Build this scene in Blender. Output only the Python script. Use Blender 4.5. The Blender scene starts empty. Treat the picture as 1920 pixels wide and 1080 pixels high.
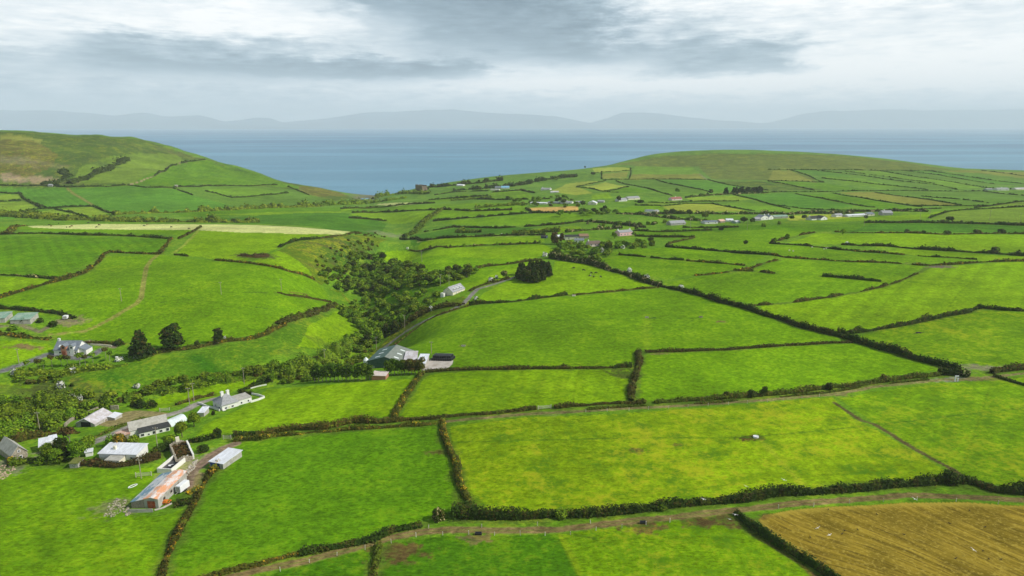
import bpy, math, random
import numpy as np
from mathutils import Vector
R = math.radians
random.seed(7)
rng = np.random.default_rng(11)
sc = bpy.context.scene
COL = sc.collection

# ---------------------------------------------------------------- camera
CAMZ = 150.0
PITCH = R(13.44)
F = 1280.0                      # focal length in photo pixels (1920 wide)
cd = bpy.data.cameras.new("camera")
cd.sensor_width = 36.0
cd.lens = 36.0 * F / 1920.0
cd.clip_start = 1.0
cd.clip_end = 90000.0
cam = bpy.data.objects.new("camera", cd)
COL.objects.link(cam)
cam.location = (0, 0, CAMZ)
cam.rotation_euler = (R(90) - PITCH, 0, 0)
sc.camera = cam

# ---------------------------------------------------------------- exposure
sc.view_settings.view_transform = 'Standard'
sc.view_settings.look = 'None'
sc.view_settings.exposure = 0.45
sc.view_settings.gamma = 1.0
sc.render.engine = 'CYCLES'
sc.cycles.use_denoising = True
sc.cycles.max_bounces = 5
sc.cycles.diffuse_bounces = 2
sc.cycles.glossy_bounces = 2
sc.cycles.transmission_bounces = 2
sc.cycles.transparent_max_bounces = 4
sc.cycles.volume_bounces = 3

# ---------------------------------------------------------------- sun
SUN_EL, SUN_AZ = 42.0, 97.0      # azimuth clockwise from the view direction (+Y)
sd = bpy.data.lights.new("sun", 'SUN')
sd.energy = 3.3
sd.angle = R(2.5)
sd.color = (1.0, 0.95, 0.86)
sun = bpy.data.objects.new("sun", sd)
COL.objects.link(sun)
sv = Vector((math.sin(R(SUN_AZ)) * math.cos(R(SUN_EL)), math.cos(R(SUN_AZ)) * math.cos(R(SUN_EL)), math.sin(R(SUN_EL))))
sun.rotation_euler = sv.to_track_quat('Z', 'Y').to_euler()
sun.location = (0, 0, 900)

# ---------------------------------------------------------------- world: sky with a layered cloud deck
class NT:
    """small helper around a node tree"""
    def __init__(self, nt):
        self.nt = nt
        nt.nodes.clear()
    def n(self, typ, **kw):
        nd = self.nt.nodes.new(typ)
        for k, v in kw.items():
            setattr(nd, k, v)
        return nd
    def l(self, a, b):
        self.nt.links.new(a, b)
    def m(self, op, a, b=None, c=None, clamp=False):
        nd = self.n('ShaderNodeMath', operation=op, use_clamp=clamp)
        for i, v in enumerate((a, b, c)):
            if v is None:
                continue
            if isinstance(v, (int, float)):
                nd.inputs[i].default_value = v
            else:
                self.l(v, nd.inputs[i])
        return nd.outputs[0]
    def noise(self, vec, scale, detail=4, rough=0.5, dist=0.0):
        nd = self.n('ShaderNodeTexNoise')
        nd.inputs['Scale'].default_value = scale
        nd.inputs['Detail'].default_value = detail
        nd.inputs['Roughness'].default_value = rough
        nd.inputs['Distortion'].default_value = dist
        if vec is not None:
            self.l(vec, nd.inputs['Vector'])
        return nd.outputs['Fac']
    def mapr(self, v, a, b, c=0.0, d=1.0, smooth=True):
        nd = self.n('ShaderNodeMapRange')
        nd.interpolation_type = 'SMOOTHSTEP' if smooth else 'LINEAR'
        for i, x in enumerate((a, b, c, d)):
            nd.inputs[i + 1].default_value = x
        self.l(v, nd.inputs[0])
        return nd.outputs[0]
    def mix(self, f, a, b, typ='MIX'):
        nd = self.n('ShaderNodeMix', data_type='RGBA', blend_type=typ)
        for k, v in ((0, f), (6, a), (7, b)):
            if isinstance(v, (int, float)):
                nd.inputs[k].default_value = v
            elif isinstance(v, tuple):
                nd.inputs[k].default_value = (v[0], v[1], v[2], 1)
            else:
                self.l(v, nd.inputs[k])
        return nd.outputs[2]
    def mapping(self, vec, scale=(1, 1, 1), rot=(0, 0, 0), loc=(0, 0, 0)):
        nd = self.n('ShaderNodeMapping')
        nd.inputs['Scale'].default_value = scale
        nd.inputs['Rotation'].default_value = rot
        nd.inputs['Location'].default_value = loc
        self.l(vec, nd.inputs['Vector'])
        return nd.outputs[0]

world = bpy.data.worlds.new("World")
sc.world = world
world.use_nodes = True
w = NT(world.node_tree)
geo = w.n('ShaderNodeTexCoord')
vec = geo.outputs['Generated']
sep = w.n('ShaderNodeSeparateXYZ'); w.l(vec, sep.inputs[0])
dx, dy, dz = sep.outputs
az = w.m('MULTIPLY', w.m('ARCTAN2', dx, dy), 57.2958)
el = w.m('MULTIPLY', w.m('ARCSINE', dz), 57.2958)
comb = w.n('ShaderNodeCombineXYZ'); w.l(az, comb.inputs[0]); w.l(w.m('MULTIPLY', el, 2.6), comb.inputs[1])
ae = comb.outputs[0]
def centred(x, amp):
    return w.m('MULTIPLY', w.m('SUBTRACT', x, 0.5), amp)
n1 = w.noise(ae, 0.085, 6, 0.55)
n2 = w.noise(w.mapping(ae, (1, 1, 1), (0, 0, 0), (31, 7, 0)), 0.12, 6, 0.58)
n3 = w.noise(w.mapping(ae, (1, 1.5, 1), (0, 0, 0.05), (3, 50, 0)), 0.35, 5, 0.6)
n4 = w.noise(w.mapping(ae, (0.55, 1.6, 1), (0, 0, -0.08), (13, 2, 0)), 0.9, 6, 0.62)
azw = w.m('ADD', w.m('ADD', az, centred(n2, 9)), centred(n3, 7))
elw = w.m('ADD', w.m('ADD', el, centred(n1, 1.6)), w.m('ADD', centred(n3, 1.9), centred(n4, 0.9)))
# brightness of the cloud deck: rows of elevation, each with (azimuth, value) stops
ROWS = [(0.6, [(-45, .74), (-10, .78), (10, .84), (45, .86)]),
        (1.8, [(-45, .70), (-20, .72), (-5, .80), (8, .84), (45, .88)]),
        (3.1, [(-45, .76), (-25, .74), (-12, .80), (-4, .88), (4, .97), (45, .97)]),
        (4.2, [(-45, .74), (-34, .72), (-29, .58), (-18, .54), (-8, .50), (-4, .58), (0, .84), (9, .82), (14, .62), (20, .66), (24, .93), (45, .95)]),
        (5.5, [(-45, .82), (-34, .84), (-28, .62), (-20, .68), (-12, .78), (-4, .66), (4, .56), (12, .64), (19, .62), (25, .88), (45, .93)]),
        (7.1, [(-45, .90), (-34, .86), (-28, .90), (-16, .92), (-10, .72), (-5, .56), (5, .52), (11, .74), (20, .84), (30, .84), (45, .90)]),
        (9.4, [(-45, .88), (-30, .80), (-20, .92), (-16, .80), (-12, .56), (0, .50), (6, .60), (12, .88), (24, .92), (45, .86)]),
        (13.0, [(-45, .60), (-20, .66), (0, .60), (20, .78), (45, .62)])]
fz = w.m('DIVIDE', w.m('ADD', azw, 45), 90, None, True)
val = None; prev = None
for e0, st in ROWS:
    rp = w.n('ShaderNodeValToRGB'); rp.color_ramp.interpolation = 'EASE'
    st2 = [((a + 45) / 90, v) for a, v in st]
    rp.color_ramp.elements[0].position, rp.color_ramp.elements[1].position = st2[0][0], st2[-1][0]
    for q_ in (0, -1):
        v = st2[q_][1]; rp.color_ramp.elements[q_].color = (v, v, v, 1)
    for p_, v in st2[1:-1]:
        en = rp.color_ramp.elements.new(p_); en.color = (v, v, v, 1)
    w.l(fz, rp.inputs[0])
    if val is None:
        val = rp.outputs[0]
    else:
        val = w.mix(w.mapr(elw, prev, e0), val, rp.outputs[0])
    prev = e0
val = w.m('ADD', val, centred(n3, 0.26))
val = w.m('ADD', val, centred(n4, 0.20))
val = w.m('MULTIPLY_ADD', w.m('SUBTRACT', val, 0.78), 1.3, 0.79)
val = w.m('ADD', val, centred(n1, 0.10))
cr = w.n('ShaderNodeValToRGB')
cr.color_ramp.elements[0].position = 0.38; cr.color_ramp.elements[0].color = (0.135, 0.205, 0.275, 1)
cr.color_ramp.elements[1].position = 0.98; cr.color_ramp.elements[1].color = (0.98, 0.98, 0.98, 1)
for p, c in ((0.55, (0.27, 0.365, 0.445)), (0.65, (0.40, 0.495, 0.575)), (0.75, (0.56, 0.64, 0.705)), (0.86, (0.77, 0.82, 0.86))):
    e = cr.color_ramp.elements.new(p); e.color = (*c, 1)
w.l(val, cr.inputs[0])
sky = w.n('ShaderNodeTexSky', sky_type='NISHITA')
sky.sun_disc = False
sky.sun_elevation = R(SUN_EL)
sky.sun_rotation = R(SUN_AZ)
sky.altitude = 50
bg1 = w.n('ShaderNodeBackground'); w.l(sky.outputs[0], bg1.inputs[0]); bg1.inputs[1].default_value = 0.08
bg2 = w.n('ShaderNodeBackground'); w.l(cr.outputs[0], bg2.inputs[0]); w.l(w.mapr(el, 11, 32, 0.88, 0.42), bg2.inputs[1])
mixs = w.n('ShaderNodeMixShader')
# the cloud deck covers nearly everything; a little blue shows where it is thin
cov = w.mapr(n1, 0.25, 0.45, 0.90, 0.97)
w.l(cov, mixs.inputs[0]); w.l(bg1.outputs[0], mixs.inputs[1]); w.l(bg2.outputs[0], mixs.inputs[2])
wo = w.n('ShaderNodeOutputWorld'); w.l(mixs.outputs[0], wo.inputs[0])

# ---------------------------------------------------------------- view geometry helpers (metres)
CP, SP = math.cos(PITCH), math.sin(PITCH)
def raydir(px, py):
    v = (540.0 - py) / F
    return (px - 960.0) / F, CP + v * SP, -SP + v * CP
def at_y(px, py, Y):
    a, b, c = raydir(px, py)
    return a / b * Y, Y, CAMZ + c / b * Y
def at_z(px, py, z):
    a, b, c = raydir(px, py)
    t = (z - CAMZ) / c
    return a * t, b * t, z

# ---------------------------------------------------------------- terrain height map
CZ = """-300,1150,50 960,1200,50 2200,1150,52 100,1000,47 960,950,50 1800,950,51 60,850,43 430,760,43 900,750,50
1400,730,51 1900,700,53 0,720,37 250,735,37 560,700,40 300,640,42 0,600,49 120,560,51 250,500,52 500,500,51 0,470,54
300,445,54 750,600,44 1100,600,49 1500,600,50 1900,560,55 850,540,43 660,560,41 700,500,40 400,425,52 560,430,50
650,438,46 450,412,33 600,405,29 250,408,38 0,405,40 750,440,26 720,415,20 640,390,18 560,375,20 200,375,42 0,352,50
400,362,37 480,352,32 680,373,8 800,400,28 900,370,25 1000,400,38 1100,350,40 1100,375,42 1400,360,38 1400,390,42
1600,390,42 1600,360,38 1820,395,52 1150,440,47 1400,440,48 1700,440,50 1700,417,49 1920,420,52 1100,470,47 900,450,42
780,480,42 900,480,43 1300,500,49 1800,480,52 1000,530,46 1200,560,48 -500,700,45 -500,500,55 -600,400,50 2400,700,56
2500,450,60 2200,520,57"""
CD = """0,243,1500 120,253,1550 0,270,1330 0,300,1230 0,330,1160 -400,240,1500 -400,300,1200 -900,250,1500 270,262,1600 270,300,1380
270,330,1230 380,296,1650 380,320,1450 380,345,1230 470,320,1600 530,340,1550 600,352,1500 640,361,1480 785,352,1500
720,366,1480 900,334,1620 1000,326,1720 1100,316,1850 1160,305,1950 1200,296,2050 1300,289,2150 1440,288,2200
1600,293,2150 1700,304,2100 1800,317,2050 1920,320,2050 2200,330,2000 900,350,1400 1000,352,1380 1200,340,1450
1250,310,1800 1600,330,1500 1850,340,1500 1850,365,1200 1920,379,860 2250,372,860 1900,374,1020 2600,360,1300"""
CY = """-900,2100,-15 -400,2100,-15 0,2050,-15 270,2050,-15 380,1950,-14 470,1800,-12 560,1680,-10 640,1580,-6 700,1560,-6
785,1640,-7 900,1770,-8 1000,1890,-8 1100,2030,-8 1200,2280,-8 1300,2550,-8 1440,2650,-8 1700,2560,-8 1920,2480,-8
2300,2450,-8 2900,2300,-8 -900,3000,-30 200,3000,-30 1000,3000,-30 2000,3200,-30"""
pts = []
for s in CZ.split():
    a, b, c = map(float, s.split(',')); pts.append(at_z(a, b, c))
for s in CD.split():
    a, b, c = map(float, s.split(',')); pts.append(at_y(a, b, c))
for s in CY.split():
    a, b, c = map(float, s.split(',')); p = at_y(a, 330, b); pts.append((p[0], b, c))
pts += [(-200, 0, 50), (0, 0, 50), (200, 0, 51), (-500, 100, 48), (500, 100, 53)]
pts = np.array(pts)
def tps_fit(P, lam=0.0):
    X = P[:, :2] / 1000.0
    n = len(X)
    d2 = ((X[:, None] - X[None]) ** 2).sum(-1)
    K = np.where(d2 > 0, 0.5 * d2 * np.log(np.maximum(d2, 1e-12)), 0) + lam * np.eye(n)
    Q = np.hstack([np.ones((n, 1)), X])
    A = np.block([[K, Q], [Q.T, np.zeros((3, 3))]])
    return np.linalg.solve(A, np.concatenate([P[:, 2], np.zeros(3)])), X
TW, TX = tps_fit(pts, 2e-4)
GX0, GX1, GY0, GY1, GS = -2600.0, 2600.0, -160.0, 3000.0, 5.0
gx = np.arange(GX0, GX1 + 1, GS); gy = np.arange(GY0, GY1 + 1, GS)
def tps_eval(x, y):
    x = x / 1000.0; y = y / 1000.0
    o = TW[-3] + TW[-2] * x + TW[-1] * y
    for i, (a, b) in enumerate(TX):
        d2 = (x - a) ** 2 + (y - b) ** 2
        o += TW[i] * 0.5 * d2 * np.log(np.maximum(d2, 1e-12))
    return o
cs = 4
cgx, cgy = gx[::cs], gy[::cs]
if cgx[-1] < gx[-1]: cgx = np.append(cgx, cgx[-1] + cs * GS)
if cgy[-1] < gy[-1]: cgy = np.append(cgy, cgy[-1] + cs * GS)
CG = tps_eval(*[m.copy() for m in np.meshgrid(cgx, cgy)])
def cubic_up(A, xs0, step, xs, axis):
    f = (xs - xs0) / step
    i = np.clip(np.floor(f).astype(int), 0, A.shape[axis] - 2)
    t = f - i
    n = A.shape[axis]
    tk = lambda k: np.take(A, np.clip(i + k, 0, n - 1), axis=axis)
    sh = [1, 1]; sh[axis] = -1
    t = t.reshape(sh)
    p0, p1, p2, p3 = tk(-1), tk(0), tk(1), tk(2)
    return p1 + 0.5 * t * (p2 - p0 + t * (2 * p0 - 5 * p1 + 4 * p2 - p3 + t * (3 * (p1 - p2) + p3 - p0)))
H = cubic_up(cubic_up(CG, cgx[0], cs * GS, gx, 1), cgy[0], cs * GS, gy, 0)
MX, MY = np.meshgrid(gx, gy)
def hsamp(x, y, A=None):
    A = H if A is None else A
    fx = np.clip((np.asarray(x, float) - GX0) / GS, 0, len(gx) - 1.001)
    fy = np.clip((np.asarray(y, float) - GY0) / GS, 0, len(gy) - 1.001)
    i = fx.astype(int); j = fy.astype(int); u = fx - i; v = fy - j
    return (A[j, i] * (1 - u) * (1 - v) + A[j, i + 1] * u * (1 - v) + A[j + 1, i] * (1 - u) * v + A[j + 1, i + 1] * u * v)
def ray(px, py):
    """the point of the land seen at a photo pixel"""
    for k in range(60):
        a, b, c = raydir(px, py + k)
        Y = np.geomspace(60, 2900, 1400)
        z = CAMZ + c / b * Y
        h = hsamp(a / b * Y, Y)
        bad = np.nonzero(z < h)[0]
        if len(bad) and h[bad[0]] > -3:
            i = bad[0]
            if i == 0:
                y = Y[0]
            else:
                d0, d1 = z[i - 1] - h[i - 1], z[i] - h[i]
                y = Y[i - 1] + (Y[i] - Y[i - 1]) * d0 / (d0 - d1)
            x = a / b * y
            return np.array((x, y, float(hsamp(x, y))))
    raise ValueError((px, py))
def pp(s):
    return [tuple(map(float, q.split(','))) for q in s.split()]
def W(s):
    return np.array([ray(*q) for q in (pp(s) if isinstance(s, str) else s)])
def seg_dist(x, y, L, close=False):
    """distance to a polyline and the parameter along it"""
    best = np.full(x.shape, 1e9); par = np.zeros(x.shape); acc = 0.0
    for a, b in zip(L[:-1], L[1:]):
        dxx, dyy = b[0] - a[0], b[1] - a[1]
        l2 = dxx * dxx + dyy * dyy + 1e-9
        t = np.clip(((x - a[0]) * dxx + (y - a[1]) * dyy) / l2, 0, 1)
        d = np.hypot(x - a[0] - t * dxx, y - a[1] - t * dyy)
        mk = d < best
        best[mk] = d[mk]; par[mk] = acc + t[mk] * math.sqrt(l2)
        acc += math.sqrt(l2)
    return best, par
def carve(line, depth, width, flat=0.0):
    global H
    L = W(line)
    bx0, bx1 = L[:, 0].min() - 4 * width, L[:, 0].max() + 4 * width
    by0, by1 = L[:, 1].min() - 4 * width, L[:, 1].max() + 4 * width
    i0, i1 = np.searchsorted(gx, [bx0, bx1]); j0, j1 = np.searchsorted(gy, [by0, by1])
    x, y = MX[j0:j1, i0:i1], MY[j0:j1, i0:i1]
    d, _ = seg_dist(x, y, L)
    d = np.maximum(d - flat, 0)
    H[j0:j1, i0:i1] -= depth * np.exp(-(d / width) ** 2)
carve("-60,790 60,765 200,748 330,722 470,702 560,690 630,655 690,620", 7, 16)
carve("690,622 690,585 668,552 655,522 676,492 705,468 745,450", 21, 30, 3)
carve("740,450 760,430 735,405 690,380 680,368", 6, 30)
# gentle undulation
def vnoise(x, y, s, seed):
    r = np.random.default_rng(seed); T = r.random((64, 64))
    fx, fy = x / s, y / s
    i = np.floor(fx).astype(int); j = np.floor(fy).astype(int)
    u = fx - i; v = fy - j; u = u * u * (3 - 2 * u); v = v * v * (3 - 2 * v)
    i0, i1, j0, j1 = i % 64, (i + 1) % 64, j % 64, (j + 1) % 64
    return (T[j0, i0] * (1 - u) * (1 - v) + T[j0, i1] * u * (1 - v) + T[j1, i0] * (1 - u) * v + T[j1, i1] * u * v) - 0.5
H += 1.3 * vnoise(MX, MY, 70, 3) + 0.5 * vnoise(MX, MY, 22, 4)
# rugged left hill
hm = np.clip((-MX - 350) / 250, 0, 1) * np.clip((MY - 1130) / 200, 0, 1) * np.clip((H - 15) / 30, 0, 1)
H += hm * (5 * vnoise(MX, MY, 110, 5) + 7 * vnoise(MX, MY, 48, 6) + 3 * vnoise(MX, MY, 18, 8))

# ---------------------------------------------------------------- material helpers
def new_mat(name):
    m = bpy.data.materials.new(name); m.use_nodes = True
    return m, NT(m.node_tree)
def principled(t, rough=0.9, spec=0.1, metal=0.0):
    b = t.n('ShaderNodeBsdfPrincipled')
    b.inputs['Roughness'].default_value = rough
    b.inputs['Specular IOR Level'].default_value = spec
    b.inputs['Metallic'].default_value = metal
    o = t.n('ShaderNodeOutputMaterial'); t.l(b.outputs[0], o.inputs[0])
    return b
_cache = {}
def flat(name, col, rough=0.85, var=0.12, scale=1.2, spec=0.15, metal=0.0, stain=None, stain_amt=0.4):
    """painted / weathered surface: base colour, fine grain and blotches of a second colour"""
    if name in _cache:
        return _cache[name]
    m, t = new_mat(name)
    b = principled(t, rough, spec, metal)
    tc = t.n('ShaderNodeTexCoord').outputs['Object']
    f = t.noise(tc, scale, 5, 0.6)
    v = t.mapr(f, 0.3, 0.7, 1 - var, 1 + var)
    mul = t.n('ShaderNodeVectorMath', operation='SCALE'); mul.inputs[0].default_value = col[:3]; t.l(v, mul.inputs['Scale'])
    out = mul.outputs[0]
    if stain:
        s = t.mapr(t.noise(t.mapping(tc, (1, 1, 1), (0, 0, 0), (9, 4, 2)), scale * 0.55, 5, 0.65), 0.48, 0.62, 0, stain_amt)
        out = t.mix(s, out, stain)
    t.l(out, b.inputs['Base Color'])
    _cache[name] = m
    return m
def corrugated(name, col, stain=None, stain_amt=0.5, pitch=6.0, rough=0.55, axis=0):
    if name in _cache:
        return _cache[name]
    m, t = new_mat(name)
    b = principled(t, rough, 0.25)
    tc = t.n('ShaderNodeTexCoord').outputs['Object']
    f = t.noise(t.mapping(tc, (1, 0.25, 1) if axis == 0 else (0.25, 1, 1)), 1.6, 5, 0.6)
    v = t.mapr(f, 0.3, 0.7, 0.86, 1.12)
    mul = t.n('ShaderNodeVectorMath', operation='SCALE'); mul.inputs[0].default_value = col; t.l(v, mul.inputs['Scale'])
    out = mul.outputs[0]
    if stain:
        s = t.mapr(t.noise(t.mapping(tc, (0.5, 0.22, 1) if axis == 0 else (0.22, 0.5, 1), (0, 0, 0), (2, 3, 1)), 0.9, 5, 0.7), 0.44, 0.56, 0, stain_amt)
        out = t.mix(s, out, stain)
    t.l(out, b.inputs['Base Color'])
    wv = t.n('ShaderNodeTexWave', wave_type='BANDS', bands_direction='X' if axis == 0 else 'Y')
    wv.inputs['Scale'].default_value = pitch
    t.l(tc, wv.inputs['Vector'])
    bp = t.n('ShaderNodeBump'); bp.inputs['Strength'].default_value = 0.4; bp.inputs['Distance'].default_value = 0.05
    t.l(wv.outputs['Fac'], bp.inputs['Height']); t.l(bp.outputs[0], b.inputs['Normal'])
    _cache[name] = m
    return m

# grass and soil: vertex colour holds what grows where; noise adds tufts, worn and yellow patches
mg, t = new_mat("pasture")
b = principled(t, 0.95, 0.03)
at = t.n('ShaderNodeAttribute', attribute_name='col')
wp = t.n('ShaderNodeNewGeometry').outputs['Position']
big = t.noise(wp, 0.012, 3, 0.5)
mid = t.noise(wp, 0.05, 5, 0.65)
fine = t.noise(wp, 0.42, 5, 0.7)
tuft = t.noise(t.mapping(wp, (0.55, 1.2, 1), (0, 0, 0.25)), 1.25, 4, 0.8)
mott = at.outputs['Alpha']
k = t.m('MULTIPLY', t.mapr(big, 0.3, 0.7, 0.84, 1.14), t.mapr(mid, 0.25, 0.75, 0.80, 1.18))
k = t.m('MULTIPLY', k, t.mapr(fine, 0.3, 0.7, 0.74, 1.22))
k = t.m('MULTIPLY', k, t.mapr(tuft, 0.32, 0.68, 0.58, 1.34))
sc1 = t.n('ShaderNodeVectorMath', operation='SCALE'); t.l(at.outputs['Color'], sc1.inputs[0]); t.l(k, sc1.inputs['Scale'])
ymask = t.m('MULTIPLY', t.mapr(t.m('ADD', t.m('MULTIPLY', mid, 0.5), t.m('MULTIPLY', fine, 0.6)), 0.54, 0.68), mott)
c1 = t.mix(t.m('MULTIPLY', ymask, 0.75), sc1.outputs[0], (0.36, 0.34, 0.015))
dmask = t.m('MULTIPLY', t.mapr(t.m('ADD', t.m('MULTIPLY', t.noise(t.mapping(wp, (1, 1, 1), (0, 0, 0), (40, 90, 0)), 0.13, 5, 0.75), 0.6), t.m('MULTIPLY', tuft, 0.55)), 0.58, 0.68), t.m('ADD', t.m('MULTIPLY', mott, 0.85), 0.22))
c2 = t.mix(t.m('MULTIPLY', dmask, 0.85), c1, (0.050, 0.150, 0.005))
t.l(c2, b.inputs['Base Color'])
bp = t.n('ShaderNodeBump'); bp.inputs['Strength'].default_value = 0.35; bp.inputs['Distance'].default_value = 0.5
t.l(tuft, bp.inputs['Height']); t.l(bp.outputs[0], b.inputs['Normal'])

ms, t = new_mat("cut_stubble")
b = principled(t, 0.95, 0.03)
at = t.n('ShaderNodeAttribute', attribute_name='col')
wp = t.n('ShaderNodeNewGeometry').outputs['Position']
warp = t.noise(wp, 0.009, 1, 0.4)
rot = t.mapping(wp, (1, 1, 1), (0, 0, R(52)))
sx = t.n('ShaderNodeSeparateXYZ'); t.l(rot, sx.inputs[0])
cx = t.n('ShaderNodeCombineXYZ'); t.l(t.m('ADD', sx.outputs[1], t.m('MULTIPLY', warp, 70)), cx.inputs[0])
ln1 = t.noise(cx.outputs[0], 0.45, 3, 0.7)
cx2 = t.n('ShaderNodeCombineXYZ'); t.l(t.m('ADD', sx.outputs[1], t.m('MULTIPLY', warp, 70)), cx2.inputs[0]); t.l(t.m('MULTIPLY', sx.outputs[0], 0.06), cx2.inputs[1])
ln2 = t.noise(cx2.outputs[0], 1.3, 4, 0.75)
pt = t.noise(wp, 0.06, 5, 0.65)
gr = t.noise(wp, 1.1, 4, 0.7)
c = t.mix(t.mapr(ln1, 0.40, 0.62), (0.33, 0.240, 0.028), (0.185, 0.132, 0.012))
c = t.mix(t.mapr(ln2, 0.50, 0.60, 0, 0.8), c, (0.095, 0.066, 0.010))
c = t.mix(t.mapr(pt, 0.47, 0.64, 0, 0.65), c, (0.115, 0.085, 0.007))
c = t.mix(t.mapr(gr, 0.50, 0.66, 0, 0.5), c, (0.47, 0.37, 0.07))
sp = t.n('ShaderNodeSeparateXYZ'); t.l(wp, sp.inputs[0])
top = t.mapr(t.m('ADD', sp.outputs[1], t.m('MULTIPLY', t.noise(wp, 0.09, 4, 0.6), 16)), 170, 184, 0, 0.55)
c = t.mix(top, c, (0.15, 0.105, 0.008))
c = t.mix(at.outputs['Alpha'], c, at.outputs['Color'])
t.l(c, b.inputs['Base Color'])

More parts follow.
